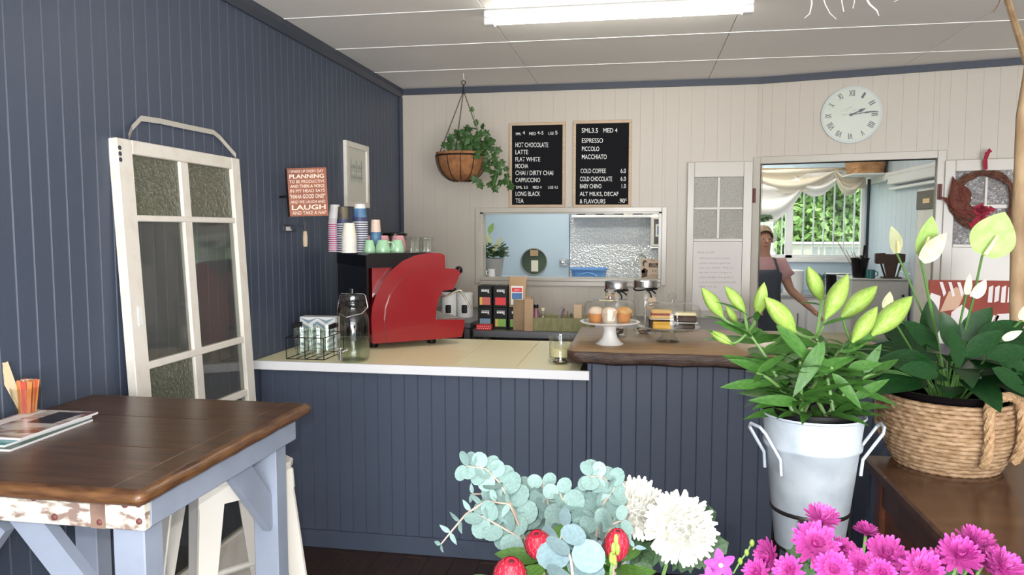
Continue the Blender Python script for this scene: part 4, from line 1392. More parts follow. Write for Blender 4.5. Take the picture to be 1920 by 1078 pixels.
# tall glass canisters with steel lids and tags
for px, base_y, top_y, lab, lab2 in ((1155, 631, 525, 'tall glass canister with steel lid and a star tag', 0), (1209, 624, 523, 'tall glass canister with steel lid and a plain kraft tag', 1)):
    q = onZ(px, base_y, SZ)
    k = (q - CAM).dot(FW) / F
    r = 21 * k
    h = (base_y - top_y) * k * 0.985
    t = thing('glass_canister', lab, 'canister', q, 0, 'tall glass canisters on the slab')
    obj('jar', MB().lathe([(0, 0.004), (r * 0.94, 0), (r, 0.008), (r, h - 0.045), (r * 0.9, h - 0.035), (r * 0.9, h - 0.02)], 32), 'clear_glass', t, smooth=True)
    obj('lid', MB().lathe([(r * 1.03, h - 0.036), (r * 1.04, h - 0.030), (r * 1.04, h - 0.004), (r * 0.98, h), (0, h)], 36), 'steel', t, smooth=True)
    rb_ = MB()
    rb_.tube([(r * 1.02 * math.cos(a), r * 1.02 * math.sin(a), h - 0.045 - 0.006 * math.sin(a * 2)) for a in [2 * PI * i / 24 for i in range(24)]], 0.004, 6, True)
    rb_.tube([(0.01, -r * 1.05, h - 0.045), (0.025, -r * 1.1, h - 0.065), (0.03, -r * 1.12, h - 0.085)], 0.004, 6)
    rb_.tube([(0.01, -r * 1.05, h - 0.045), (0.035, -r * 0.95, h - 0.05), (0.05, -r * 0.8, h - 0.065)], 0.004, 6)
    rb_.ball((0.012, -r * 1.08, h - 0.047), 0.008)
    obj('ribbon', rb_, 'black', t, smooth=True)
    # tag
    if lab2 == 0:
        pts = [((0.034 if i % 2 == 0 else 0.016) * math.sin(2 * PI * i / 10), (0.034 if i % 2 == 0 else 0.016) * math.cos(2 * PI * i / 10)) for i in range(10)][::-1]
        tc = V((-0.022, -r * 1.06, h - 0.075))
        R3 = Matrix.Rotation(-0.3, 4, 'Y')
    else:
        pts = [(-0.02, -0.034), (0.02, -0.034), (0.02, 0.026), (0.01, 0.036), (-0.01, 0.036), (-0.02, 0.026)]
        tc = V((0.028, -r * 1.08, h - 0.115))
        R3 = Matrix.Rotation(0.35, 4, 'Y')
    b = MB()
    b.T = Matrix.Translation(tc) @ R3
    b.prism(pts, 0, 0.0015, 'y')
    tg = obj('kraft_tag', b, 'tan_card', t)
    wd_ = 0.016 if lab2 == 0 else 0.014
    M3 = Matrix.Translation(wloc(t) + tc) @ R3
    text('lettering', 'Teacakes' if lab2 == 0 else 'Rocky', M3 @ V((-wd_, -0.0012, 0.006)), M3 @ V((wd_, -0.0012, 0.006)), M3 @ V((-wd_, -0.0012, -0.006)), 'coffee_brown', tg)
    # wrapped sweets / biscuits at the bottom
    rr = random.Random(9 + lab2)
    for i in range(12):
        a, rad = rr.random() * 6.28, math.sqrt(rr.random()) * r * 0.6
        o = obj('wrapped_biscuit', MB().cbox(-0.016, 0.016, -0.012, 0.012, 0, 0.009, 0.002), ['muffin_pale', 'spice_purple', 'white', 'chocolate'][i % 4], t)
        o.location = (rad * math.cos(a), rad * math.sin(a), 0.008 + 0.012 * (i // 4))
        o.rotation_euler = (rr.uniform(-.3, .3), rr.uniform(-.3, .3), rr.random() * 3)
# ================================================================ THINGS ON THE WALLS AND CEILING
# ---- fluorescent batten
p0, p1 = onZ(909, 22, ZC), onZ(1412, -1, ZC)
fl_ = thing('fluorescent_light', 'lit white fluorescent batten on the shop ceiling', 'ceiling light', (p0.x, 3.63, ZC))
LN = p1.x - p0.x
obj('housing', MB().cbox(0, LN, -0.032, 0.032, -0.034, 0, 0.005), 'white', fl_)
obj('diffuser', MB().tube([(0.045, 0, -0.046), (LN - 0.045, 0, -0.046)], 0.019, 16), 'tube_light', fl_, smooth=True)
for x in (0.0, LN - 0.05):
    obj('end_cap', MB().cbox(x, x + 0.05, -0.026, 0.026, -0.068, -0.034, 0.004), 'white', fl_)
for kp, kl in (((-1.2, 6.5, 2.46), 'unseen batten added to brighten the kitchen near the servery'), ((0.3, 6.5, 2.46), 'unseen batten added to brighten the kitchen near the doorway'),
               ((-1.2, 7.3, 2.46), 'unseen batten added to brighten the kitchen by the porthole door'), ((0.3, 7.3, 2.46), 'unseen batten added to brighten the kitchen over the bench')):
    dup(fl_, kp, 0, kl)  # copies added out of view to make the kitchen brighter

# ---- letter boards
C4 = lambda x, y: (x / 3.9925 + 800, y / 3.9925 + 130)


def letter_board(label, outer, felt, lines):
    Y = YB - 0.024
    ul, lr = onY(*C4(outer[0], outer[2]), Y), onY(*C4(outer[1], outer[3]), Y)
    fu, fd = onY(*C4(felt[0], felt[2]), Y), onY(*C4(felt[1], felt[3]), Y)
    t = thing('menu_board', label, 'menu board', (ul.x, Y, lr.z), 0, 'letter boards over the servery')
    o = wloc(t)
    obj('felt_panel', MB().box(fu.x - 0.002, fd.x + 0.002, Y + 0.006, Y + 0.022, fd.z - 0.002, fu.z + 0.002), 'black_felt', t, world=True)
    for a in ((ul.x, lr.x, fu.z, ul.z), (ul.x, lr.x, lr.z, fd.z), (ul.x, fu.x, fd.z, fu.z), (fd.x, lr.x, fd.z, fu.z)):
        obj('frame_rail', MB().cbox(a[0], a[1], Y, Y + 0.024, a[2], a[3], 0.002), 'menu_frame', t, world=True)
    for s, x0, x1, y0, y1 in lines:
        text('lettering', s, onY(*C4(x0, y0), Y + 0.006), onY(*C4(x1, y0), Y + 0.006), onY(*C4(x0, y1), Y + 0.006), 'letter_white', t, bold=0.002)


letter_board('letter board menu listing hot chocolate, latte and tea', (617, 1035, 402, 1032), (638, 1014, 422, 1012),
             [('SML', 666, 708, 473, 493), ('4', 718, 736, 462, 488), ('MED', 768, 818, 470, 492), ('4-5', 828, 874, 462, 488), ('LGE', 912, 952, 468, 490), ('5', 962, 980, 460, 488),
              ('HOT CHOCOLATE', 665, 910, 548, 583), ('LATTE', 665, 760, 603, 636), ('FLAT WHITE', 665, 850, 656, 690), ('MOCHA', 665, 760, 708, 740), ('CHAI / DIRTY CHAI', 665, 947, 758, 792),
              ('CAPPUCCINO', 665, 850, 812, 845), ('SML 3.5', 670, 758, 873, 893), ('MED 4', 795, 860, 873, 893), ('LGE 4.5', 910, 982, 873, 893), ('LONG BLACK', 666, 850, 915, 948), ('TEA', 666, 726, 967, 1000)])
letter_board('letter board menu listing espresso, cold coffee and alt milks', (1096, 1530, 385, 1032), (1118, 1508, 408, 1011),
             [('SML3.5', 1160, 1283, 440, 475), ('MED 4', 1322, 1428, 440, 473), ('ESPRESSO', 1162, 1320, 516, 550), ('PICCOLO', 1162, 1292, 578, 612), ('MACCHIATO', 1162, 1348, 637, 672),
              ('COLD COFFEE', 1153, 1342, 743, 777), ('6.0', 1452, 1492, 743, 777), ('COLD CHOCOLATE', 1148, 1388, 803, 837), ('6.0', 1452, 1492, 803, 836), ('BABY CHINO', 1148, 1308, 858, 891), ('1.0', 1460, 1492, 858, 890),
              ('ALT MILKS, DECAF', 1146, 1436, 917, 952), ('& FLAVOURS', 1146, 1338, 972, 1004), ('.90', 1437, 1484, 967, 1000), ('c', 1486, 1498, 967, 982)])

# ---- note on the left door leaf
Y = yl + 0.010
a, b_ = onY(1300, 456, Y), onY(1390, 583, Y)
nt_ = thing('note_sheet', 'typed note on grey paper on the panel of the left door', 'note', ((a.x + b_.x) / 2, Y, b_.z))
obj('sheet', MB().box(a.x, b_.x, Y, Y + 0.0015, b_.z, a.z), 'paper', nt_, world=True)
C5 = lambda x, y: (x / 7.7 + 1290, y / 7.7 + 440)
for s, x0, x1, y0, y1 in (('Note to self:', 135, 380, 236, 268), ('When you connect with', 165, 600, 326, 358), ('people who are good for', 165, 620, 396, 430), ('you, you feel it. This is a', 160, 660, 462, 496),
                          ("big deal. Don't forget to", 160, 635, 530, 563), ('acknowledge how great it', 160, 655, 598, 634), ('is to be around someone who', 155, 695, 667, 697), ('lights you up.', 165, 425, 733, 767)):
    text('lettering', s, onY(*C5(x0, y0), Y), onY(*C5(x1, y0), Y), onY(*C5(x0, y1), Y), 'ink_soft', nt_, lift=0.001)

# ---- clock on the bent wall
cc = onB(1596, 216, 0.0)
ck = 52.5 * (cc - CAM).dot(FW) / F
clk = thing('wall_clock', 'round pale green wall clock with roman numerals', 'clock', cc)
CM = Matrix(((BD.x, BN.x, 0, 0), (BD.y, BN.y, 0, 0), (0, 0, 1, 0), (0, 0, 0, 1)))     # x right, y out of the wall, z up


def disc(r0, r1, y0, y1):
    b = MB()
    b.T = CM @ Matrix.Rotation(-PI / 2, 4, 'X')
    b.lathe([(r1, y0), (r1, y1), (r0, y1 + 0.0)], 48)
    return b


obj('clock_rim', disc(ck * 0.92, ck, 0.002, 0.020), 'clock_rim', clk, smooth=True)
obj('clock_face', disc(0.0, ck * 0.925, 0.004, 0.0215), 'clock_face', clk, smooth=True)


def cpt(ang, rad, side=0.0, out=0.022):
    """clock angle in degrees, radius; side is tangential offset"""
    a = math.radians(ang)
    return cc + BD * (math.sin(a) * rad + math.cos(a) * side) + V((0, 0, math.cos(a) * rad - math.sin(a) * side)) + BN * out


for i, s in enumerate(['XII', 'I', 'II', 'III', 'IIII', 'V', 'VI', 'VII', 'VIII', 'IX', 'X', 'XI']):
    a = i * 30
    hw = ck * (0.022 + 0.022 * len(s) * (1.15 if 'X' in s or 'V' in s else 0.8))
    text('numeral', s, cpt(a, ck * 0.86, -hw), cpt(a, ck * 0.86, hw), cpt(a, ck * 0.65, -hw), 'clock_ink', clk, bold=0.016, lift=0.0012)


def hand(name, ang, ln, wd, out):
    pts = [(-0.012, -wd * .4), (ln * 0.5, -wd * .35), (ln * 0.6, -wd), (ln * 0.72, -wd * 0.8), (ln, 0), (ln * 0.72, wd * .8), (ln * 0.6, wd), (ln * 0.5, wd * .35), (-0.012, wd * .4)]
    b = MB()
    n = len(pts)
    b.add([cpt(ang, r, s_, out) for r, s_ in pts] + [cpt(ang, r, s_, out + 0.0015) for r, s_ in pts],
          [list(range(n)), list(range(2 * n - 1, n - 1, -1))] + [[i, i + n, (i + 1) % n + n, (i + 1) % n] for i in range(n)])
    obj(name, b, 'clock_ink', clk, world=True)


hand('hour_hand', 67, ck * 0.52, 0.011, 0.024)
hand('minute_hand', 84, ck * 0.80, 0.006, 0.027)
b = MB()
b.T = CM @ Matrix.Rotation(-PI / 2, 4, 'X')
b.lathe([(0.009, 0.0225), (0.009, 0.030), (0, 0.031)], 14)
obj('centre_pin', b, 'clock_ink', clk, smooth=True)
# faded scroll print behind the hands
b = MB()
for k, (x, z, l) in enumerate(((-0.35, 0.16, 0.25), (-0.22, 0.22, 0.20), (-0.30, 0.02, 0.22), (0.02, 0.17, 0.24), (0.10, 0.06, 0.26), (-0.08, 0.27, 0.12))):
    pts = [cc + BD * (ck * (x + l * t / 8)) + V((0, 0, ck * (z + 0.035 * math.sin(t * 1.9 + k)))) + BN * 0.0222 for t in range(9)]
    b.tube(pts, 0.0022, 4, flat=0.3)
obj('faded_print', b, 'clock_rim', clk, world=True)

# ---- timber box sign on the left wall
C2 = lambda x, y: (x / 4.492 + 500, y / 4.492 + 240)
sa = math.radians(46) - YAW
SN = V((math.sin(sa), -math.cos(sa), 0))
SP = onD(541, 360, 3.70)
on_s = lambda x, y, off=0: on_plane(*C2(x, y), SP + SN * off, SN)
TL, TR, BR, BL = on_s(168, 340), on_s(500, 331), on_s(520, 738), on_s(198, 746)
sg = thing('quote_sign', 'rusty red box sign with a wake up planning joke', 'sign', (BL + BR) / 2)
b = MB()
bk = -SN * 0.055
q4 = [TL, TR, BR, BL]
b.add(q4 + [p + bk for p in q4], [[0, 3, 2, 1], [4, 5, 6, 7], [0, 1, 5, 4], [1, 2, 6, 5], [2, 3, 7, 6], [3, 0, 4, 7]])
b.m = [0, 1, 1, 1, 1, 1]
obj('sign_box', b, ['sign_face', 'sign_side'], sg, world=True)
for s, x0, x1, y0, y1, bo in (('I WAKE UP EVERY DAY', 186, 478, 352, 376, 0.0), ('PLANNING', 190, 482, 388, 424, 0.02), ('TO BE PRODUCTIVE', 190, 486, 437, 463, 0.0), ('AND THEN A VOICE', 197, 486, 476, 502, 0.015), ('IN MY HEAD SAYS', 197, 488, 514, 542, 0.0),
                              ('"HAHA GOOD ONE!"', 195, 492, 556, 593, 0.01), ('AND WE LAUGH AND', 202, 492, 608, 634, 0.0), ('LAUGH', 212, 496, 646, 688, 0.02), ('AND TAKE A NAP', 216, 502, 698, 728, 0.0)):
    sl = -10 / 300
    text('lettering', s, on_s(x0, y0 + 4), on_s(x1, y0 - 4), on_s(x0, y1 + 4), 'letter_cream', sg, bold=bo)
obj('wall_bracket', MB().tube([BL + bk * 0.6 + V((0, 0, 0.1)), V((XL, BL.y + 0.06, BL.z + 0.1))], 0.006, 6), 'dark_metal', sg, world=True)

# ---- wooden handled opener below the sign
q = onX(539, 428, XL + 0.006)
op = thing('wall_opener', 'wall bracket with hanging wooden handle below the quote sign', 'opener', (XL, q.y, q.z))
obj('mounting_plate', MB().cbox(0, 0.012, -0.05, 0.09, -0.018, 0.018, 0.003), 'blue_paint_dark', op)
obj('maker_label', MB().box(0.012, 0.0135, -0.028, 0.03, -0.012, 0.008), 'paper', op)
e = on_plane(572, 432, V((XL, q.y + 0.02, 0)), V((0, 1, 0))) - wloc(op)
obj('arm', MB().tube([(0.01, 0.02, 0.0), (e.x * 0.6, 0.02, 0.012), (e.x, 0.02, 0.006)], 0.006, 8), 'blue_paint_dark', op)
obj('hook_rod', MB().tube([(e.x, 0.02, 0.035), (e.x, 0.02, -0.02)], 0.003, 6), 'dark_metal', op)
obj('wooden_handle', MB().lathe([(0.008, -0.095), (0.012, -0.09), (0.0125, -0.05), (0.010, -0.018), (0.006, -0.014)], 12, (e.x, 0.02, 0)), 'tan_card', op, smooth=True)

# ---- white framed print on the left wall
XP = XL + 0.022
TL, TR, BR, BL = onX(649, 261, XP), onX(692, 276, XP), onX(692, 391, XP), onX(649, 386, XP)
z0, z1, y0, y1 = (BR.z + BL.z) / 2, (TL.z + TR.z) / 2, TL.y, TR.y
pc_ = thing('framed_print', 'white framed print with faint handwriting on the dark wall', 'picture', (XL, (y0 + y1) / 2, z0))
fw2 = 0.035
for a in ((y0, y1, z0, z0 + fw2), (y0, y1, z1 - fw2, z1), (y0, y0 + fw2, z0 + fw2, z1 - fw2), (y1 - fw2, y1, z0 + fw2, z1 - fw2)):
    obj('frame_rail', MB().cbox(XL, XP, a[0], a[1], a[2], a[3], 0.002), 'old_white', pc_, world=True)
obj('print_sheet', MB().box(XL + 0.002, XL + 0.010, y0 + fw2, y1 - fw2, z0 + fw2, z1 - fw2), 'paper_grey', pc_, world=True)
b = MB()
rr = random.Random(2)
for row, zc in ((0, 0.60), (1, 0.44)):
    for i in range(7):
        yy = y0 + (y1 - y0) * (0.24 + 0.075 * i)
        zz = z0 + (z1 - z0) * zc
        hgt = (0.028, 0.06)[i % 3 == 0]
        b.tube([(XL + 0.0105, yy, zz - 0.02), (XL + 0.0105, yy + 0.008, zz + hgt), (XL + 0.0105, yy + 0.016, zz), (XL + 0.0105, yy + 0.026, zz + 0.016)], 0.0018, 4)
obj('handwriting', b, 'ink', pc_, world=True)

# ---- old glazed door leaning on the left wall
ez = V((-0.085, 0, 1.85)).normalized()
ex = V((0, 1, 0))
ey = ex.cross(ez)                                    # out of the door, towards the room
DT = onX(218, 257, XL + 0.03)
H_ = DT.z / ez.z
D0 = DT - ez * H_
DM = Matrix(((ex.x, ey.x, ez.x, D0.x), (ex.y, ey.y, ez.y, D0.y), (ex.z, ey.z, ez.z, D0.z), (0, 0, 0, 1)))


def dl(x, y):
    P = on_plane(x, y, D0 + ey * 0.0, ey)
    r_ = P - D0
    return r_.dot(ex), r_.dot(ez)


DW = dl(449, 297)[0]
od = thing('old_glazed_door', 'old white glazed door leaning on the dark left wall', 'door', D0)
s0, s1 = dl(254, 350)[0], dl(343, 350)[0]
s2, s3 = dl(358, 350)[0], dl(438, 350)[0]
t1, b1 = dl(256, 290)[1], dl(258, 403)[1]
t2, b2 = dl(258, 415)[1], dl(268, 682)[1]
t3 = dl(270, 696)[1]
b3, t4, b4 = t3 - (t1 - b1) * 0.98, t3 - (t1 - b1) * 0.98 - 0.03, 0.22
th = 0.036


def dpart(n, m, x0, x1, z0, z1, y0=-0.036, y1=0.0, par=None, c=0.003):
    b = MB()
    b.T = DM
    b.cbox(x0, x1, y0, y1, z0, z1, c)
    return obj(n, b, m, par or od, world=True)


st = dpart('stile', 'old_white', 0, s0, 0, H_)
for k in range(3):
    z = dl(225, 277 + 11 * k)[1]
    b = MB()
    b.T = DM @ Matrix.Translation((dl(225, 288)[0], 0.0, z)) @ Matrix.Rotation(-PI / 2, 4, 'X')
    b.lathe([(0.008, -0.002), (0.008, 0.0015), (0, 0.0015)], 12)
    obj('screw_hole', b, 'blue_paint_dark', st, world=True)
dpart('latch_plate', 'white', 0.035, 0.06, dl(257, 612)[1], dl(257, 575)[1], 0.0, 0.003, st, 0.001)
dpart('stile', 'old_white', s3, DW, 0, H_)
dpart('top_rail', 'old_white', s0, s3, t1, H_)
dpart('bottom_rail', 'old_white', s0, s3, 0, b4)
dpart('glazing_bar', 'old_white', s1, s2, b4, t1, -0.03, -0.004)
for a, c_ in ((t2, b1), (t3, b2), (t4, b3)):
    dpart('glazing_bar', 'old_white', s0, s3, a, c_, -0.032, -0.002)
for x0, x1, z0, z1, m in ((s0, s1, b1, t1, 'old_pane_textured'), (s2, s3, b1, t1, 'old_pane_textured'), (s0, s1, b2, t2, 'old_pane'), (s2, s3, b2, t2, 'old_pane'), (s0, s1, b3, t3, 'old_pane_textured'), (s2, s3, b3, t3, 'old_pane'), (s0, s1, b4, t4, 'old_pane'), (s2, s3, b4, t4, 'old_pane')):
    dpart('pane', m, x0, x1, z0, z1, -0.020, -0.016, None, 0.0005)
b = MB()
sp = [onX(x, y, XL + 0.012) for x, y in ((231, 258), (247, 240), (264, 222), (300, 227), (345, 237), (400, 248), (412, 258), (434, 292))]
sp[0].x += 0.02
sp[-1].x += 0.02
for a, c_ in zip(sp, sp[1:]):
    w_ = V((0.0, 0, 0.010))
    b.add([a - w_, c_ - w_, c_ + w_, a + w_, a - w_ + V((0.002, 0, 0)), c_ - w_ + V((0.002, 0, 0)), c_ + w_ + V((0.002, 0, 0)), a + w_ + V((0.002, 0, 0))], [[0, 1, 2, 3], [7, 6, 5, 4], [0, 4, 5, 1], [3, 2, 6, 7]])
obj('hanging_strap', b, 'strap', od, world=True)

# ---- hanging basket of ivy
hk = onZ(868, 138, ZC)
HY = hk.y
hd_ = (onY(868, 280, HY) - CAM).dot(FW)
hb = thing('hanging_basket', 'coir lined hanging basket of trailing ivy', 'hanging plant', (hk.x, HY, onY(866, 341, HY).z))
HR = 47.5 * hd_ / F
rimz = onY(866, 293, HY).z
botz = onY(866, 341, HY).z
hx = onY(865, 300, HY).x
hgt = rimz - botz
prof = [(0, 0)] + [(HR * math.sin(a) ** 0.8, hgt * (1 - math.cos(a) ** 1.0)) for a in [PI / 2 * i / 8 for i in range(1, 9)]] + [(HR * 1.01, hgt + 0.022), (HR * 0.94, hgt + 0.022), (HR * 0.9, hgt - 0.02), (0, hgt - 0.03)]
b = MB().lathe(prof, 36, (hx, HY, botz))
ln = obj('coir_liner', b, 'coir', hb, world=True, smooth=True)
for k in range(12):
    a = 2 * PI * k / 12 + 0.2
    b = MB().tube([(hx + (r + 0.003) * math.cos(a), HY + (r + 0.003) * math.sin(a), botz + z - 0.002) for r, z in prof[1:9]], 0.0028, 5)
    obj('basket_wire', b, 'dark_metal', hb, world=True)
obj('rim_band', MB().tube([(hx + HR * 1.01 * math.cos(a), HY + HR * 1.01 * math.sin(a), rimz) for a in [2 * PI * i / 36 for i in range(36)]], 0.006, 6, True, 1.0), 'dark_metal', hb, world=True, smooth=True)
ring = onY(869, 155, HY)
obj('hook_ring', MB().tube([ring + V((0.014 * math.cos(a), 0, 0.014 * math.sin(a))) for a in [2 * PI * i / 16 for i in range(16)]], 0.0028, 6, True), 'dark_metal', hb, world=True)
obj('ceiling_hook', MB().tube([(ring.x, HY, ZC), (ring.x, HY, ring.z + 0.03), (ring.x + 0.008, HY, ring.z + 0.018), (ring.x, HY, ring.z + 0.012)], 0.0022, 5), 'white', hb, world=True)
obj('swivel', MB().tube([ring + V((0, 0, -0.012)), ring + V((0, 0, -0.055))], [0.004, 0.007], 6), 'dark_metal', hb, world=True)
lk_me = MB().tube([(0.0035 * math.cos(a), 0, 0.008 * math.sin(a)) for a in [2 * PI * i / 8 for i in range(8)]], 0.0014, 4, True).mesh('chain_link', 'dark_metal')
top = ring + V((0, 0, -0.055))
for k, a in enumerate((PI * 0.95, PI * 0.08, PI * 1.5)):
    end = V((hx + HR * math.cos(a), HY + HR * math.sin(a), rimz))
    dv = end - top
    n = int(dv.length / 0.0125)
    for i in range(n):
        m_ = frame_mtx(top + dv * ((i + 0.5) / n) - wloc(hb), V((0, 1, 0)) if i % 2 else dv.orthogonal(), dv)
        link('chain_link', lk_me, hb, m_)


def ivy_mesh():
    out = [(0, 0), (0.30, -0.06), (0.52, 0.14), (0.36, 0.30), (0.62, 0.56), (0.30, 0.58), (0.0, 1.0)]
    pts = out + [(-x, y) for x, y in out[-2:0:-1]]
    b = MB()
    vs = [(0, 0.4, 0.0)] + [(x, y, -0.18 * abs(x) - 0.10 * y * y) for x, y in pts]
    n = len(pts)
    b.add(vs, [[0, 1 + i, 1 + (i + 1) % n] for i in range(n)])
    return b.mesh('leaf', 'leaf_ivy')


iv = ivy_mesh()
C6 = lambda x, y: (x / 4.9 + 810, y / 4.9 + 150)
rr = random.Random(11)


def ivy_leaf(cx, cy, dep, s):
    p = onY(*C6(cx, cy), HY + dep)
    nrm = V((rr.uniform(-.7, .7), -1, rr.uniform(-.2, .7)))
    d = V((rr.uniform(-.8, .8), rr.uniform(-.3, .1), rr.uniform(-1, 0.15)))
    link('leaf', iv, hb, frame_mtx(p - wloc(hb), d, nrm, s))


mound = [(120, 570, -.02), (150, 610, -.05), (185, 600, -.05), (210, 560, -.05), (240, 470, 0), (265, 455, -.02), (225, 490, 0), (320, 430, 0), (350, 430, .02), (300, 480, -.03), (340, 500, -.05), (280, 520, -.06), (320, 540, -.06), (360, 540, -.05),
         (395, 370, 0), (415, 385, 0), (455, 410, .02), (395, 440, 0), (430, 470, -.02), (470, 480, 0), (400, 500, -.03), (440, 540, -.04), (490, 520, 0), (380, 260, 0), (380, 560, -.06), (250, 580, -.08), (290, 610, -.10), (340, 600, -.10), (400, 600, -.10),
         (450, 590, -.08), (500, 590, -.05), (580, 640, -.02), (550, 610, 0), (480, 640, -.09), (430, 650, -.12), (200, 650, -.13), (240, 665, -.14), (290, 660, -.14), (170, 670, -.12), (520, 680, -.06), (560, 700, -.03), (490, 720, -.10), (530, 760, -.10),
         (470, 770, -.12), (500, 800, -.10), (580, 770, -.06), (600, 790, -.05), (620, 740, 0), (440, 700, -.13), (545, 830, -.06), (600, 900, -.05), (640, 840, 0), (680, 860, 0), (670, 800, .02), (540, 930, -.05), (520, 940, -.04), (605, 940, -.04), (565, 980, -.04),
         (700, 920, 0), (655, 915, 0), (710, 960, 0), (400, 890, -.13), (430, 910, -.13), (435, 945, -.13), (620, 810, -.02), (585, 740, -.05)]
for cx, cy, dp in mound:
    ivy_leaf(cx, cy, dp, rr.uniform(0.042, 0.062) if cy > 400 else 0.035)
for i in range(34):
    cx, cy = rr.gauss(350, 110), rr.uniform(520, 690)
    ivy_leaf(max(130, min(560, cx)), cy, rr.uniform(-.13, .05), rr.uniform(0.042, 0.06))
for path in (((430, 640), (560, 720), (600, 820), (560, 980)), ((500, 650), (620, 720), (680, 830), (705, 960)), ((430, 600), (430, 450), (395, 370), (372, 260)), ((420, 700), (440, 800), (405, 860), (435, 950))):
    pts = [onY(*C6(*c), HY - 0.06) for c in path]
    obj('vine', MB().tube(pts, 0.0018, 5), 'stem_lily', hb, world=True)

# ---- wreath on the right door leaf
wc = onB(1843, 375, 0.065)
wk_ = (wc - CAM).dot(FW) / F
wr_ = thing('dried_wreath', 'vine wreath with dried red leaves on the right door', 'wreath', onB(1843, 428, 0.06))
WR = 50 * wk_
rr = random.Random(4)
for k in range(5):
    pts = []
    for i in range(48):
        a = 2 * PI * i / 48
        r = WR + 0.010 * math.sin(5 * a + k * 1.3) + 0.006 * math.sin(11 * a + k)
        pts.append(wc + BD * (r * math.cos(a)) + V((0, 0, r * math.sin(a))) + BN * (0.008 * math.cos(7 * a + k * 2)))
    obj('vine_strand', MB().tube(pts, 0.0125, 6, True), 'wreath_vine', wr_, world=True, smooth=True)


def blade_mesh(name, m, wfun, n=8, curl=0.25, fold=0.15):
    b = MB()
    vs = []
    for i in range(n + 1):
        t = i / n
        wv = wfun(t)
        z = -curl * t * t
        vs += [(-wv, t, z + fold * wv), (0, t, z), (wv, t, z + fold * wv)]
    fs = []
    for i in range(n):
        a = 3 * i
        fs += [[a, a + 1, a + 4, a + 3], [a + 1, a + 2, a + 5, a + 4]]
    return b.add(vs, fs).mesh(name, m, True, 180)


dl_me = blade_mesh('dried_leaf', 'dried_leaf', lambda t: 0.19 * math.sin(PI * t ** 0.65) ** 1.1 + 0.003, 10, 0.15, 0.35)
for (x0, y0), (x1, y1), s in (((1800, 400), (1788, 330), 1.0), ((1815, 385), (1800, 340), .95), ((1825, 400), (1766, 369), 1.0), ((1830, 405), (1784, 397), 1.0), ((1818, 372), (1806, 345), 1.1), ((1840, 408), (1800, 380), 0.9)):
    a, b_ = onB(x0, y0, 0.085), onB(x1, y1, 0.10)
    L_ = (b_ - a).length
    link('dried_leaf', dl_me, wr_, frame_mtx(a - wloc(wr_), b_ - a, BN, (L_ * s, L_, L_)))


def ribbon(pts, wd, name, par, off):
    b = MB()
    P = [onB(x, y, off) for x, y in pts]
    for i in range(len(P) - 1):
        t = (P[i + 1] - P[i]).normalized()
        s_ = t.cross(BN).normalized() * wd
        e_ = BN * 0.002
        b.add([P[i] - s_, P[i + 1] - s_ * 1.2, P[i + 1] + s_ * 1.2, P[i] + s_, P[i] - s_ + e_, P[i + 1] - s_ * 1.2 + e_, P[i + 1] + s_ * 1.2 + e_, P[i] + s_ + e_], [[0, 1, 2, 3], [7, 6, 5, 4], [0, 4, 5, 1], [3, 2, 6, 7]])
    obj(name, b, 'red_ribbon', par, world=True)


ribbon([(1848, 318), (1847, 300), (1852, 285), (1858, 281)], 0.011, 'ribbon_loop', wr_, 0.08)
for pts in ([(1838, 402), (1828, 392), (1845, 386), (1842, 400)], [(1838, 402), (1856, 396), (1862, 389)], [(1838, 404), (1826, 420), (1818, 424)], [(1840, 404), (1848, 414), (1846, 421)], [(1836, 400), (1846, 388), (1848, 398)]):
    ribbon(pts, 0.017, 'bow', wr_, 0.10)

# ---- red and white illustrated board standing on the counter end (a plain stand-in for the printed picture)
PY = 3.95
ul, lr = onY(1743, 525, PY), onY(1925, 600, PY)
pz0 = SZ - 0.03
pb = thing('printed_board', 'red and pale printed board standing behind the peace lily', 'poster', ((ul.x + lr.x) / 2, PY, pz0))
obj('board', MB().box(ul.x, lr.x, PY, PY + 0.012, pz0, ul.z), 'poster_red', pb, world=True)
pw, ph2 = lr.x - ul.x, ul.z - pz0


def pshape(pts, m, off):
    b = MB()
    n = len(pts)
    b.add([(ul.x + pw * x, PY - off, pz0 + ph2 * y) for x, y in pts], [list(range(n))])
    obj('printed_shape', b, m, pb, world=True)


pshape([(0, 0), (0.2, 0), (0.10, 0.4), (0.12, 0.75), (0.02, 0.8), (0, 0.7)], 'poster_pale', 0.001)
pshape([(0.12, 0.5), (0.2, 0.82), (0.28, 0.9), (0.36, 0.78), (0.30, 0.55)], 'poster_tan', 0.001)
pshape([(0.2, 0.1), (0.42, 0.1), (0.44, 0.5), (0.34, 0.62), (0.24, 0.5)], 'poster_pale', 0.0015)
for i in range(4):
    pshape([(0.44 + i * .04, 0.0), (0.47 + i * .04, 0.0), (0.62 + i * .035, 0.45), (0.60 + i * .035, 0.47)], 'poster_pale', 0.001)
for i in range(5):
    a0 = 0.10 + 0.09 * i
    pshape([(a0, 0.97), (a0 + 0.035, 0.97), (a0 + 0.075, 0.80 - 0.04 * (i % 2)), (a0 + 0.05, 0.74), (a0 + 0.03, 0.84)], 'poster_pale', 0.002)
for i in range(6):
    x_ = 0.60 + 0.065 * i
    pshape([(x_, 0.66), (x_ + 0.045, 0.66 + 0.03 * (i % 2)), (x_ + 0.05, 0.93), (x_ + 0.005, 0.90)], 'poster_pale', 0.0012)
pshape([(0.62, 0.0), (1.0, 0.0), (1.0, 0.42), (0.85, 0.5), (0.7, 0.48)], 'poster_pale', 0.001)
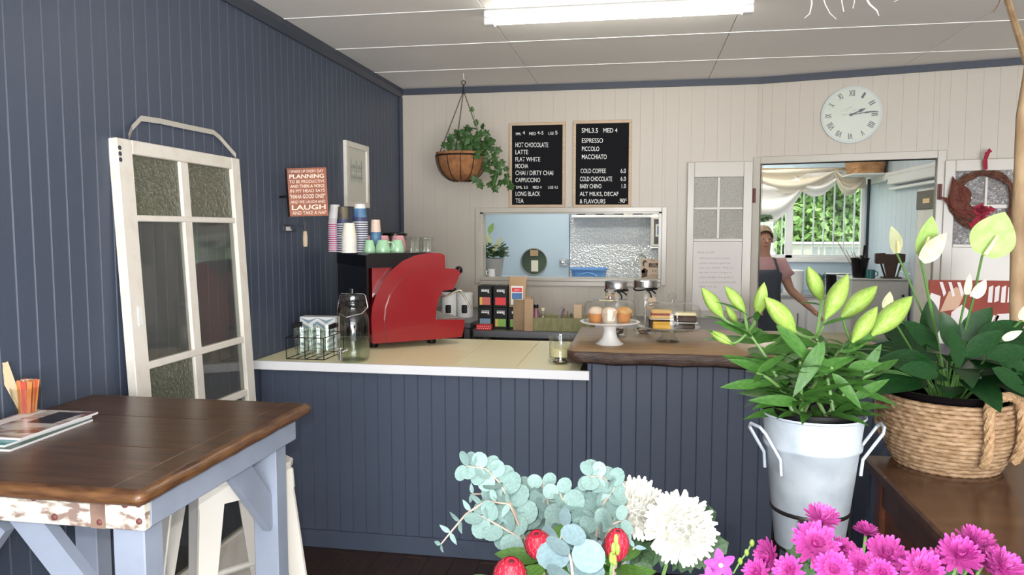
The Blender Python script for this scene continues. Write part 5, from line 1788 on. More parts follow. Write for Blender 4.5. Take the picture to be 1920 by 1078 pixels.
# ================================================================ HIGH TABLE ON THE LEFT
TZ = 0.98
tx0, tx1, ty0, ty1 = XL + 0.004, -1.022, 1.37, 2.20
tb = thing('high_table', 'high timber table with pale blue painted legs by the wall', 'table', ((tx0 + tx1) / 2, (ty0 + ty1) / 2, 0))
tt = 0.036
ys = [ty0, ty0 + 0.30, ty0 + 0.58, ty1]


def edge_board(x0, x1, y0, y1, front=False, right=False, back=False):
    """a top board whose outer edges are rounded"""
    b = MB()
    r = 0.016
    xs = [(x0, 1)] + ([(x1 - r, 1), (x1 - r * 0.3, 0.7), (x1, 0.3), (x1, -0.3), (x1 - r * 0.3, -1)] if right else [(x1, 1)])
    return b.cbox(x0, x1, y0, y1, TZ - tt, TZ, 0.004)


eb = 0.085                                              # breadboard end on the right
for i in range(3):
    b = MB()
    b.cbox(tx0, tx1 - eb - 0.001, ys[i] + (0.0008 if i else 0.02), ys[i + 1] - (0.0008 if i < 2 else 0.02), TZ - tt, TZ, 0.0015)
    obj('top_board', b, 'table_wood', tb, world=True)
b = MB()
b.cbox(tx1 - eb, tx1 - 0.02, ty0 + 0.02, ty1 - 0.02, TZ - tt, TZ, 0.0015)
obj('end_board', b, 'table_wood', tb, world=True)


def nosing(p0, p1, out):
    """rounded strip along an edge"""
    p0, p1, out = V(p0), V(p1), V(out)
    prof = [(0, 0), (0.012, -0.001), (0.019, -0.006), (0.022, -0.014), (0.021, -0.024), (0.014, -0.032), (0, -tt)]
    b = MB()
    n = len(prof)
    m = 24
    vs = []
    for i in range(m + 1):
        p = p0.lerp(p1, i / m)
        wob = 0.0012 * math.sin(i * 1.3) + 0.0008 * math.sin(i * 3.1)
        for r, z in prof:
            vs.append(p + out * (r + (wob if r else 0)) + V((0, 0, TZ + z)))
    fs = [[i * n + k, (i + 1) * n + k, (i + 1) * n + k + 1, i * n + k + 1] for i in range(m) for k in range(n - 1)]
    fs += [list(range(n)), [m * n + k for k in range(n)][::-1]]
    return b.add(vs, fs)


cr = 0.02
for args in (((tx0, ty0 + cr, 0), (tx1 - cr, ty0 + cr, 0), (0, -1, 0)), ((tx1 - cr, ty0 + cr, 0), (tx1 - cr, ty1 - cr, 0), (1, 0, 0)), ((tx1 - cr, ty1 - cr, 0), (tx0, ty1 - cr, 0), (0, 1, 0))):
    obj('edge_moulding', nosing(*args), 'table_edge', tb, world=True, smooth=True)
# rounded corners of the moulding
for cx_, cy_, a0 in ((tx1 - cr, ty0 + cr, -PI / 2), (tx1 - cr, ty1 - cr, 0)):
    prof = [(0.0, 0), (0.012, -0.001), (0.019, -0.006), (0.022, -0.014), (0.021, -0.024), (0.014, -0.032), (0, -tt)]
    n = len(prof)
    vs = [(cx_ + r * math.cos(a0 + PI / 2 * i / 6), cy_ + r * math.sin(a0 + PI / 2 * i / 6), TZ + z) for i in range(7) for r, z in prof]
    obj('edge_corner', MB().add(vs, [[i * n + k, (i + 1) * n + k, (i + 1) * n + k + 1, i * n + k + 1] for i in range(6) for k in range(n - 1)]), 'table_edge', tb, world=True, smooth=True)
az0, az1 = TZ - tt - 0.067, TZ - tt
ax1 = tx1 - 0.028
ay0, ay1 = ty0 + 0.045, ty1 - 0.06
ap = obj('front_apron', MB().cbox(tx0, ax1, ay0, ay0 + 0.022, az0, az1, 0.002), 'rust_paint', tb, world=True)
obj('rust_band', MB().box(ax1 - 0.130, ax1 - 0.094, ay0 - 0.0015, ay0, az0, az1), 'rust', ap, world=True)
for x, z in ((0.012, 0.060), (0.045, 0.057), (0.012, 0.022), (0.088 + 0.02, 0.014), (0.27, 0.058), (0.22, 0.018), (0.40, 0.05)):
    b = MB()
    b.T = Matrix.Translation((ax1 - x, ay0, az0 + z)) @ Matrix.Rotation(PI / 2, 4, 'X')
    b.lathe([(0.0075, 0), (0.0065, 0.003), (0.003, 0.005), (0, 0.0052)], 12)
    obj('rivet', b, 'rivet', ap, world=True, smooth=True)
obj('side_apron', MB().cbox(ax1 - 0.018, ax1, ay0 + 0.022, ay1, az0, az1, 0.003), 'table_paint', tb, world=True)
obj('back_apron', MB().cbox(tx0, ax1 - 0.018, ay1 - 0.02, ay1, az0, az1, 0.003), 'table_paint', tb, world=True)
lw_, ld = 0.078, 0.066
for x in (tx0 + 0.03, ax1 - 0.020 - lw_):
    for y in (ay0 + 0.024, ay1 - 0.03 - ld):
        obj('leg', MB().cbox(x, x + lw_, y, y + ld, 0, az0 + 0.06, 0.003), 'table_paint', tb, world=True)
# knee braces
lx = ax1 - 0.020 - lw_


def brace(p, q, wv, dv):
    """a flat bar from p to q, wv half width, dv depth vector"""
    p, q, dv = V(p), V(q), V(dv)
    t = (q - p).normalized()
    s_ = t.cross(dv).normalized() * wv
    c8 = [p - s_, p + s_, q + s_, q - s_]
    c8 += [c + dv for c in c8]
    return MB().add(c8, [[0, 1, 2, 3], [7, 6, 5, 4], [0, 4, 5, 1], [1, 5, 6, 2], [2, 6, 7, 3], [3, 7, 4, 0]])


obj('knee_brace', brace((lx + 0.01, ay0 + 0.05, TZ - 0.42), (lx - 0.28, ay0 + 0.05, TZ - 0.08), 0.035, (0, 0.03, 0)), 'table_paint', tb, world=True)
obj('knee_brace', brace((tx0 + 0.09, ay0 + 0.05, TZ - 0.42), (tx0 + 0.32, ay0 + 0.05, TZ - 0.13), 0.035, (0, 0.03, 0)), 'table_paint', tb, world=True)
obj('knee_brace', brace((ax1 - 0.06, ay1 - 0.08, TZ - 0.33), (ax1 - 0.06, ay1 - 0.30, TZ - 0.08), 0.04, (0.025, 0, 0)), 'table_paint', tb, world=True)

# ---- glass of sugar sticks and stirrers
q = onX(50, 760, XL + 0.05)
q.z = TZ
sgl = thing('sugar_glass', 'glass tumbler full of sugar sticks and stirrers on table', 'glass', q)
k = (q - CAM).dot(FW) / F
R_ = 26 * k
gh = 0.095
obj('tumbler', MB().lathe([(0, 0.004), (R_ * 0.66, 0), (R_ * 0.72, 0.004), (R_, gh), (R_ * 0.95, gh), (R_ * 0.68, 0.012)], 28), 'thick_glass', sgl, smooth=True)
sgl_o = wloc(sgl)
stick = {m: MB().cbox(-0.0075, 0.0075, -0.002, 0.002, 0, 0.105, 0.001).mesh('sugar_stick', m) for m in ('sugar_orange', 'sugar_red', 'sugar_white')}
rr = random.Random(8)
for i in range(16):
    m = ['sugar_orange', 'sugar_orange', 'sugar_red', 'sugar_orange', 'sugar_white'][i % 5]
    x, y = -0.02 + 0.011 * (i % 4) + 0.003, -0.014 + 0.009 * (i // 4)
    o = link('sugar_stick', stick[m])
    o.location = sgl_o + V((x * 0.75, y * 0.75, 0.012))
    o.rotation_euler = (rr.uniform(-.08, .08) - y * 5, 0.10 + x * 5 + rr.uniform(-.05, .05), rr.uniform(-.4, .4))
    tag(o, ['orange', 'orange', 'red', 'orange', 'white'][i % 5] + ' sugar stick standing in the table tumbler', 'sugar stick', 'sugar sticks in the tumbler')
stir = MB().cbox(-0.003, 0.003, -0.0008, 0.0008, 0, 0.165, 0.0006).mesh('wooden_stirrer', 'pale_wood')
for i in range(7):
    o = link('wooden_stirrer', stir)
    o.location = sgl_o + V((-0.008 + 0.002 * i, -0.008 + 0.004 * (i % 3), 0.012))
    o.rotation_euler = (0.03 * (i % 3), -0.42 + 0.025 * i, 0.3)
    tag(o, 'thin wooden coffee stirrer leaning out of the table tumbler', 'stirrer', 'stirrers in the tumbler')

# ---- magazines
a, b_, c_ = onZ(184, 778, TZ + 0.01), onZ(40, 768, TZ + 0.01), onZ(0, 842, TZ + 0.01)
ex_ = (c_ - a).normalized()
ey_ = V((-ex_.y, ex_.x, 0))
ey_ = ey_ if ey_.dot(b_ - a) > 0 else -ey_
ang = math.atan2(ex_.y, ex_.x)
zz = TZ
for i, (dx, dy, dr, ln, wd, cov, lab) in enumerate(((0.03, -0.006, 0.03, 0.30, 0.21, 'mag_green', 'lowest magazine in the pile on the high table'), (0.02, 0.004, -0.02, 0.30, 0.21, 'mag_teal', 'middle magazine with a teal cover in the table pile'), (0, 0.0, 0.0, 0.28, 0.21, 'mag_cover', 'top magazine with brown and black photo cover on table'))):
    ex2 = Matrix.Rotation(dr, 3, 'Z') @ ex_
    ey2 = Matrix.Rotation(dr, 3, 'Z') @ ey_
    o0 = a + ex_ * dx + ey_ * dy
    hh = 0.0055
    t = thing('magazine', lab, 'magazine', (o0.x, o0.y, zz), 0, 'magazines on the high table')
    left = ex2.cross(ey2).z < 0

    def slab(u0, u1, v0, v1, z0, z1, curl=0):
        P = lambda u, v, z: ex2 * u + ey2 * v + V((0, 0, z))
        bb = MB()
        vs = [P(u0, v0, z0), P(u1, v0, z0), P(u1, v1, z0), P(u0, v1, z0), P(u0, v0, z1), P(u1, v0, z1 + curl), P(u1, v1, z1), P(u0, v1, z1)]
        fs = [(0, 3, 2, 1), (4, 5, 6, 7), (0, 1, 5, 4), (1, 2, 6, 5), (2, 3, 7, 6), (3, 0, 4, 7)]
        return bb.add(vs, [f[::-1] for f in fs] if left else fs)
    obj('pages', slab(0, ln, 0, wd, 0, hh), 'pages', t)
    cv = obj('cover', slab(0.001, ln, 0.001, wd, hh, hh + 0.0006), cov, t)
    if i == 2:
        obj('cover_dark_figure', slab(0.02, 0.14, 0.03, 0.11, hh + 0.0006, hh + 0.0009), 'mag_dark', cv)
        obj('cover_title', slab(0.01, 0.26, 0.16, 0.20, hh + 0.0006, hh + 0.0009), 'paper', cv)
    zz += hh + 0.0012

# ================================================================ STOOL
sc_ = onD(428, 861, 2.48)
stl = thing('metal_stool', 'white metal cafe stool tucked behind the high table', 'stool', (sc_.x, sc_.y, 0), YAW + math.radians(42))
sz = 0.765
s_ = 0.155
pts = []
for i in range(4):
    a = PI / 4 + i * PI / 2
    for d in (-0.22, 0.0, 0.22):
        pts.append((s_ * 1.36 * math.cos(a + d) * (1 if d == 0 else 0.985), s_ * 1.36 * math.sin(a + d) * (1 if d == 0 else 0.985)))
n = len(pts)
b = MB()
rows = [(0.97, sz), (1.0, sz - 0.004), (1.0, sz - 0.02), (0.99, sz - 0.024)]
vs = [(x * k_, y * k_, z) for k_, z in rows for x, y in pts]
b.add(vs, [[r * n + (i + 1) % n, r * n + i, (r + 1) * n + i, (r + 1) * n + (i + 1) % n] for r in range(3) for i in range(n)] + [list(range(n)), [3 * n + i for i in range(n)][::-1]])
obj('seat', b, 'stool_white', stl)
for sx in (-1, 1):
    for sy in (-1, 1):
        # folded sheet leg: an angle section that widens to the top
        tp, bt_ = V((sx * s_ * 0.97, sy * s_ * 0.97, sz - 0.022)), V((sx * 0.215, sy * 0.215, 0.0))
        b = MB()
        for ax in (0, 1):
            w0, w1 = 0.085, 0.032
            dv = V((-sx, 0, 0)) if ax == 0 else V((0, -sy, 0))
            ov = V((0, -sy, 0)) * 0.006 if ax == 0 else V((-sx, 0, 0)) * 0.006
            c4 = [tp, tp + dv * w0, bt_ + dv * w1, bt_]
            c4 += [c + ov for c in c4]
            fs = [[0, 1, 2, 3], [7, 6, 5, 4], [0, 4, 5, 1], [1, 5, 6, 2], [2, 6, 7, 3], [3, 7, 4, 0]]
            b.add(c4, fs)
        obj('leg', b, 'stool_white', stl)
for i in range(4):
    a0, a1 = [(-1, -1), (1, -1), (1, 1), (-1, 1)][i], [(1, -1), (1, 1), (-1, 1), (-1, -1)][i]
    f0 = 0.97
    b = MB()
    z0, z1 = sz - 0.022, sz - 0.085
    P = [V((a0[0] * s_, a0[1] * s_, z0)) * 1, V((a1[0] * s_, a1[1] * s_, z0)), V((a1[0] * s_ * 1.02, a1[1] * s_ * 1.02, z1)), V((a0[0] * s_ * 1.02, a0[1] * s_ * 1.02, z1))]
    mid = (P[0] + P[1]) / 2
    inn = V((-mid.x, -mid.y, 0)).normalized() * 0.004
    b.add(P + [p + inn for p in P], [[0, 1, 2, 3], [7, 6, 5, 4], [0, 4, 5, 1], [1, 5, 6, 2], [2, 6, 7, 3], [3, 7, 4, 0]])
    obj('seat_skirt', b, 'stool_white', stl)
    zf = 0.30
    e = 0.215 - (0.215 - s_) * zf / sz
    obj('foot_rail', MB().tube([(a0[0] * e, a0[1] * e, zf), (a1[0] * e, a1[1] * e, zf)], 0.011, 8), 'stool_white', stl, smooth=True)

# ================================================================ DARK CABINET ON THE RIGHT
KZ = 0.85
kc = onZ(1617, 852, KZ)
kb_ = thing('dark_cabinet', 'low dark stained timber cabinet under the woven basket', 'cabinet', (1.2, 1.6, 0))
kx0_, kx1_, ky0, ky1 = kc.x, 1.85, 0.95, kc.y
b = MB()
prof = [(0, 0), (0.016, 0.004), (0.022, 0.014), (0.022, 0.028), (0.018, 0.034)]
obj('cabinet_top', MB().cbox(kx0_, kx1_, ky0, ky1, KZ - 0.03, KZ, 0.006), 'cabinet_wood', kb_, world=True)
obj('top_moulding', MB().cbox(kx0_ + 0.012, kx1_ - 0.012, ky0 + 0.012, ky1 - 0.012, KZ - 0.05, KZ - 0.03, 0.006), 'cabinet_wood', kb_, world=True)
sx_ = kx0_ + 0.03
for y in (ky0 + 0.03, ky1 - 0.085):
    obj('corner_post', MB().cbox(sx_, sx_ + 0.055, y, y + 0.055, 0, KZ - 0.05, 0.004), 'cabinet_red', kb_, world=True)
    obj('corner_post', MB().cbox(kx1_ - 0.085, kx1_ - 0.03, y, y + 0.055, 0, KZ - 0.05, 0.004), 'cabinet_red', kb_, world=True)
obj('side_panel', MB().box(sx_ + 0.015, sx_ + 0.03, ky0 + 0.08, ky1 - 0.08, 0.08, KZ - 0.05), 'cabinet_red', kb_, world=True)
obj('side_rail', MB().cbox(sx_ + 0.004, sx_ + 0.03, ky0 + 0.085, ky1 - 0.085, KZ - 0.13, KZ - 0.05, 0.003), 'cabinet_wood', kb_, world=True)
obj('side_rail', MB().cbox(sx_ + 0.004, sx_ + 0.03, ky0 + 0.085, ky1 - 0.085, 0.06, 0.16, 0.003), 'cabinet_wood', kb_, world=True)
obj('side_panel', MB().box(kx1_ - 0.06, kx1_ - 0.045, ky0 + 0.08, ky1 - 0.08, 0.08, KZ - 0.05), 'cabinet_red', kb_, world=True)
obj('back_panel', MB().box(sx_ + 0.05, kx1_ - 0.08, ky1 - 0.06, ky1 - 0.045, 0.06, KZ - 0.05), 'cabinet_red', kb_, world=True)
for i in range(2):
    w2 = (kx1_ - 0.085 - sx_ - 0.055) / 2
    x = sx_ + 0.055 + i * w2
    dr = obj('cabinet_door', MB().cbox(x + 0.002, x + w2 - 0.002, ky0 + 0.04, ky0 + 0.06, 0.06, KZ - 0.055, 0.003), 'cabinet_red', kb_, world=True)
    obj('knob', MB().ball((x + (w2 - 0.04 if i == 0 else 0.04), ky0 + 0.025, 0.5), 0.014), 'dark_metal', dr, world=True, smooth=True)

# ================================================================ WOVEN BASKET
BD_ = 2.02
bq = onZ(1772, 868, KZ)
bk_ = (bq - CAM).dot(FW) / F
bs = thing('woven_basket', 'round seagrass basket with rope handles on the dark cabinet', 'basket', bq)
BH = (868 - 737) * bk_ * 1.0
RB, RM, RT_ = 88 * bk_, 114 * bk_, 110 * bk_


def brad(t):
    return RB + (RM - RB) * math.sin(min(1, t / 0.6) * PI / 2) - max(0, (t - 0.6) / 0.4) ** 2 * (RM - RT_)


NR = 17
rr = random.Random(21)
for i in range(NR):
    t = (i + 0.5) / NR
    r, z = brad(t) - 0.006, BH * t
    n, m = 120, 7
    cr_ = BH / NR / 2 * 1.12
    vs = []
    ph0 = rr.random() * 6
    for j in range(n):
        a = 2 * PI * j / n
        # plait: strands bulge alternately along the coil
        tw = a * 34 + ph0
        bul = 1 + 0.22 * math.sin(tw)
        dz = cr_ * 0.25 * math.sin(tw + 0.8)
        for q_ in range(m):
            e = 2 * PI * q_ / m
            vs.append(((r + cr_ * bul * math.cos(e)) * math.cos(a), (r + cr_ * bul * math.cos(e)) * math.sin(a), z + dz * max(0, math.cos(e)) + cr_ * math.sin(e)))
    b = MB().add(vs, [[j * m + q_, ((j + 1) % n) * m + q_, ((j + 1) % n) * m + (q_ + 1) % m, j * m + (q_ + 1) % m] for j in range(n) for q_ in range(m)])
    obj('coil', b, 'seagrass', bs, smooth=True, angle=180)
obj('base_disc', MB().lathe([(0, 0.004), (RB * 0.98, 0.004), (RB * 0.98, 0.012), (0, 0.012)], 32), 'seagrass', bs)
for ang0 in (-PI / 2 + math.radians(24), PI / 2 + math.radians(30)):
    c0, c1 = ang0 - 0.26, ang0 + 0.34
    pts = []
    for a, zs in ((c0, (0.22, 0.45, 0.72, 0.98)), ):
        pts += [((brad(t_) + 0.018) * math.cos(a), (brad(t_) + 0.018) * math.sin(a), BH * t_) for t_ in zs]
    for f_ in (0.1, 0.35, 0.65, 0.9):
        a = c0 + (c1 - c0) * f_
        pts.append(((RT_ + 0.012) * math.cos(a), (RT_ + 0.012) * math.sin(a), BH * (1.06 + 0.10 * math.sin(PI * f_))))
    pts += [((brad(t_) + 0.018) * math.cos(c1), (brad(t_) + 0.018) * math.sin(c1), BH * t_) for t_ in (0.98, 0.72, 0.45, 0.22)]
    # smooth and twist two strands
    P = [V(p) for p in pts]
    dense = []
    for i in range(len(P) - 1):
        p_1, p_2 = P[max(i - 1, 0)], P[min(i + 2, len(P) - 1)]
        for j in range(7):
            t_ = j / 7
            dense.append(0.5 * ((2 * P[i]) + (-p_1 + P[i + 1]) * t_ + (2 * p_1 - 5 * P[i] + 4 * P[i + 1] - p_2) * t_ ** 2 + (-p_1 + 3 * P[i] - 3 * P[i + 1] + p_2) * t_ ** 3))
    for s0_ in (0, 2.1, 4.2):
        st_ = []
        for i, p in enumerate(dense):
            tg_ = (dense[min(i + 1, len(dense) - 1)] - dense[max(i - 1, 0)]).normalized()
            u_ = tg_.orthogonal().normalized()
            v_ = tg_.cross(u_)
            st_.append(p + V((math.cos(i * 0.55 + s0_), math.sin(i * 0.55 + s0_), 0)).x * u_ * 0.006 + math.sin(i * 0.55 + s0_) * v_ * 0.006)
        obj('handle_strand', MB().tube(st_, 0.0085, 6), 'jute', bs, smooth=True)

# ================================================================ STAND, BUCKET
bc = onD(1518, 960, 1.92)                                  # axis of the bucket at the ring of the stand
bx, by = bc.x, bc.y
kk = 1.92 / F
rim_z = onD(1530, 770, 1.92).z
bot_z = onD(1530, 1020, 1.92).z
sd_ = thing('plant_stand', 'black wrought iron plant stand carrying the galvanised bucket', 'plant stand', (bx, by, 0))
ring_z = onD(1518, 950, 1.92).z
rr_ring = 67 * kk
obj('top_ring', MB().tube([(rr_ring * math.cos(a), rr_ring * math.sin(a), ring_z) for a in [2 * PI * i / 40 for i in range(40)]], 0.0065, 8, True), 'dark_metal', sd_, smooth=True)
obj('base_ring', MB().tube([(0.075 * math.cos(a), 0.075 * math.sin(a), bot_z - 0.006) for a in [2 * PI * i / 32 for i in range(32)]], 0.005, 8, True), 'dark_metal', sd_, smooth=True)
for k in range(3):
    a = -PI / 2 - 0.30 + k * 2 * PI / 3
    ca, sa_ = math.cos(a), math.sin(a)
    e = 0.017
    tx_, ty_ = -sa_ * e, ca * e
    b = MB()
    for (r0, z0), (r1, z1) in zip(((rr_ring, ring_z), (rr_ring + 0.004, bot_z - 0.01), (rr_ring + 0.02, bot_z - 0.25)), ((rr_ring + 0.004, bot_z - 0.01), (rr_ring + 0.02, bot_z - 0.25), (rr_ring + 0.07, 0.0))):
        vs = []
        for r_, z_ in ((r0, z0), (r1, z1)):
            vs += [(r_ * ca - tx_, r_ * sa_ - ty_, z_), (r_ * ca + tx_, r_ * sa_ + ty_, z_), ((r_ + 0.006) * ca + tx_, (r_ + 0.006) * sa_ + ty_, z_), ((r_ + 0.006) * ca - tx_, (r_ + 0.006) * sa_ - ty_, z_)]
        b.add(vs, [[0, 1, 5, 4], [1, 2, 6, 5], [2, 3, 7, 6], [3, 0, 4, 7]])
    obj('leg', b, 'dark_metal', sd_)
    obj('leg_strut', MB().tube([(0.075 * ca, 0.075 * sa_, bot_z - 0.006), ((rr_ring + 0.004) * ca, (rr_ring + 0.004) * sa_, bot_z - 0.01)], 0.005, 6), 'dark_metal', sd_)
bu = thing('galvanised_bucket', 'galvanised metal flower bucket with side handles in the stand', 'bucket', (bx, by, bot_z))
RR, RBt = 89 * kk, 61 * kk
HB = rim_z - bot_z
f_ = lambda t: RBt + (RR - RBt) * t
prof = [(0, 0.004), (f_(0) * 0.97, 0.0), (f_(0), 0.003), (f_(0.74), HB * 0.74), (f_(0.75) + 0.006, HB * 0.757), (f_(0.78) + 0.006, HB * 0.783), (f_(0.80), HB * 0.80), (f_(0.99), HB * 0.985), (f_(1) + 0.005, HB * 0.995), (f_(1) + 0.004, HB + 0.003), (f_(1) - 0.002, HB),
        (f_(0.8) - 0.003, HB * 0.8), (f_(0.1) - 0.003, HB * 0.1), (0, HB * 0.08)]
obj('pail', MB().lathe(prof, 56), 'galvanised', bu, smooth=True, angle=50)
for sgn in (-1, 1):
    a = YAW + (PI if sgn < 0 else 0) + (0.25 if sgn < 0 else -0.25)
    ca, sa_ = math.cos(a), math.sin(a)
    r1 = f_(0.95)
    off = V((-sa_, ca, 0))
    hw = 0.035
    rad = V((ca, sa_, 0))
    pt = [rad * (f_(0.60) + 0.004) - off * hw + V((0, 0, HB * 0.58)), rad * (f_(0.7) + 0.004) - off * hw + V((0, 0, HB * 0.70)), rad * (f_(0.9) + 0.04) - off * hw + V((0, 0, HB * 0.90)), rad * (f_(0.9) + 0.045) - off * hw * 0.6 + V((0, 0, HB * 0.935)),
          rad * (f_(0.9) + 0.045) + off * hw * 0.6 + V((0, 0, HB * 0.935)), rad * (f_(0.9) + 0.04) + off * hw + V((0, 0, HB * 0.90)), rad * (f_(0.7) + 0.004) + off * hw + V((0, 0, HB * 0.70)), rad * (f_(0.60) + 0.004) + off * hw + V((0, 0, HB * 0.58))]
    obj('handle', MB().tube(pt, 0.0042, 8), 'galvanised', bu, smooth=True)
BUCKET = (bx, by, rim_z, f_(1))

# ================================================================ BARE TREE AT THE RIGHT EDGE
tD = 2.75
tr_ = thing('bare_tree', 'bare pale tree trunk with hanging twigs at the right edge', 'tree', V((onD(1908, 900, tD).x, onD(1908, 900, tD).y, 0)))
pts = [V((wloc(tr_).x, wloc(tr_).y, 0))] + [onD(x, y, tD) for x, y in ((1910, 700), (1907, 560), (1909, 430), (1914, 330), (1917, 220), (1930, 130))]
top_ = onD(1935, 90, tD)
pts.append(V((top_.x, top_.y, 2.30)))
obj('trunk', MB().tube(pts, [0.028, 0.026, 0.025, 0.024, 0.023, 0.021, 0.018, 0.014], 10), 'branch_wood', tr_, world=True, smooth=True)
br_pts = [pts[-2], onD(1880, -30, 2.5), onD(1740, -40, 2.2), onD(1560, -28, 2.0), onD(1500, -20, 1.95)]
obj('branch', MB().tube(br_pts, [0.014, 0.011, 0.009, 0.006, 0.003], 8), 'branch_wood', tr_, world=True, smooth=True)
for path, r, m in ((((1520, -28), (1522, 8), (1518, 26), (1508, 34)), 0.0022, 'twig'), (((1535, -28), (1548, 10), (1556, 25), (1568, 36)), 0.0018, 'twig'), (((1580, -30), (1578, 2), (1582, 22)), 0.0018, 'twig'), (((1600, -30), (1602, 3), (1599, 16)), 0.0016, 'twig'),
                   (((1610, -30), (1630, 8), (1644, 20), (1648, 30)), 0.003, 'twig'), (((1680, -36), (1683, 1), (1676, 3)), 0.0014, 'twig'), (((1885, -30), (1872, 8), (1864, 21), (1857, 24)), 0.0018, 'twig_dark')):
    obj('twig', MB().tube([onD(x, y, 2.05 if x < 1800 else 2.5) for x, y in path], [r, r, r * 0.8, r * 0.4][:len(path)], 6), m, tr_, world=True)
# ================================================================ PLANTS AND FLOWERS
def lance(t):
    return 0.105 * math.sin(PI * min(1, t ** 0.75)) ** 0.9 + 0.004


lily_leaf = [blade_mesh('leaf', 'leaf_lily', lance, 8, c, 0.25) for c in (0.02, 0.18, 0.36)]


def bud_mesh():
    b = MB()
    n, m = 12, 12
    prof = []
    for i in range(m + 1):
        t = i / m
        prof.append((max(0.001, 0.150 * (math.sin(PI * t ** 1.05) ** 0.75) * (1.05 - 0.25 * t) + (0.02 if t < 0.05 else 0)), t))
    vs, fs = [], []
    for r, z in prof:
        for j in range(n):
            a = 2 * PI * j / n
            q = r * (1 + 0.07 * math.cos(3 * a))
            vs.append((q * math.cos(a), z, q * math.sin(a)))
    for i in range(m):
        for j in range(n):
            fs.append([i * n + j, (i + 1) * n + j, (i + 1) * n + (j + 1) % n, i * n + (j + 1) % n])
    return b.add(vs, fs).mesh('bud', 'bud_lily', True, 180)


bud_me = bud_mesh()
C3 = lambda x, y: (x / 3.368 + 1280, y / 3.369 + 480)
lil = thing('potted_lily', 'green lily plant with closed buds in the galvanised bucket', 'lily', (BUCKET[0], BUCKET[1], BUCKET[2] - 0.16))
lo = wloc(lil)
pr_ = BUCKET[3] - 0.022
obj('nursery_pot', MB().lathe([(0, 0), (pr_ * 0.82, 0), (pr_ * 0.97, 0.155), (pr_, 0.158), (pr_, 0.172), (pr_ * 0.95, 0.172), (pr_ * 0.93, 0.15), (0, 0.145)], 40), 'black', lil, smooth=True)
obj('soil', MB().lathe([(pr_ * 0.92, 0.148), (pr_ * 0.5, 0.154), (0, 0.156)], 24), 'bark', lil)
rr = random.Random(31)
root = V((BUCKET[0], BUCKET[1], BUCKET[2] - 0.01))
stems = [((1402, 622), 1.93, [((120, 200), (255, 392), 1.95), ((265, 190), (395, 352), 1.90), ((515, 165), (470, 382), 1.88), ((170, 475), (312, 556), 1.90), ((272, 315), (345, 430), 1.99)]),
         ((1530, 632), 1.93, [((515, 258), (712, 482), 1.82), ((790, 65), (880, 286), 1.95), ((1045, 112), (900, 398), 1.87)]),
         ((1602, 652), 1.95, [((1230, 188), (1000, 388), 1.93), ((1230, 318), (1070, 546), 1.83), ((1452, 252), (1192, 502), 1.85)]),
         ((1460, 660), 2.02, []), ((1420, 700), 1.82, []), ((1640, 700), 1.90, []), ((1560, 690), 1.80, []), ((1500, 680), 1.78, []), ((1590, 640), 2.06, [])]


def put_leaf(par, me, base, d, nrm, s):
    link('leaf', me, par, frame_mtx(base - wloc(par), d, nrm, s))


for si, (top, dd, buds) in enumerate(stems):
    tp = onD(top[0], top[1], dd)
    b0 = root + V((rr.uniform(-.05, .05), rr.uniform(-.05, .05), 0))
    mid = b0.lerp(tp, 0.5) + V((0, 0, 0.04))
    path = bez(b0, mid, tp, 10)
    obj('stem', MB().tube(path, [0.0055 - 0.0002 * i for i in range(11)], 7), 'stem_lily', lil, world=True, smooth=True)
    for tip, bs_, bd2 in buds:
        B_, T_ = onD(*C3(*bs_), bd2), onD(*C3(*tip), bd2 + rr.uniform(-.03, .03))
        obj('pedicel', MB().tube(bez(tp, tp.lerp(B_, 0.6) + V((0, 0, -0.012)), B_ + (T_ - B_) * 0.04, 6), [0.004] * 6 + [0.005], 6), 'stem_lily', lil, world=True, smooth=True)
        L_ = (T_ - B_).length
        link('bud', bud_me, lil, frame_mtx(B_ - lo, T_ - B_, -FW + V((rr.uniform(-.5, .5), 0, rr.uniform(-.5, .5))), (L_ * 1.32, L_, L_ * 1.32)))
        # small bract leaf at the base of the bud
        put_leaf(lil, lily_leaf[1], B_ - (T_ - B_) * 0.15, (T_ - B_).normalized() + V((rr.uniform(-1, 1), rr.uniform(-.6, .2), rr.uniform(-.8, .1))), V((0, -0.3, 1)), rr.uniform(0.06, 0.09))
    n = 13 if buds else 10
    for i in range(n):
        t = 0.22 + 0.78 * i / (n - 1)
        p = path[min(10, int(t * 10))]
        a = i * 2.4 + si
        el = rr.uniform(-0.15, 0.45) + 0.25 * t
        d = V((math.cos(a), math.sin(a), el))
        s_ = rr.uniform(0.105, 0.150) * (1.0 if t < 0.9 else 0.7)
        put_leaf(lil, lily_leaf[rr.choice((0, 1, 1, 2))], p, d, V((0, 0, 1)) + V((rr.uniform(-.5, .5), rr.uniform(-.9, .2), 0)), (s_ * 1.25, s_, s_))
for i in range(30):
    a = i * 2.4
    p = root + V((0.055 * math.cos(a), 0.055 * math.sin(a), 0.01 + 0.045 * ((i * 7) % 5) / 5))
    s_ = rr.uniform(0.085, 0.135)
    put_leaf(lil, lily_leaf[rr.choice((1, 2, 2))], p, V((math.cos(a), math.sin(a), rr.uniform(0.05, 0.75))), V((rr.uniform(-.4, .4), rr.uniform(-.8, .2), 1)), (s_ * 1.25, s_, s_))
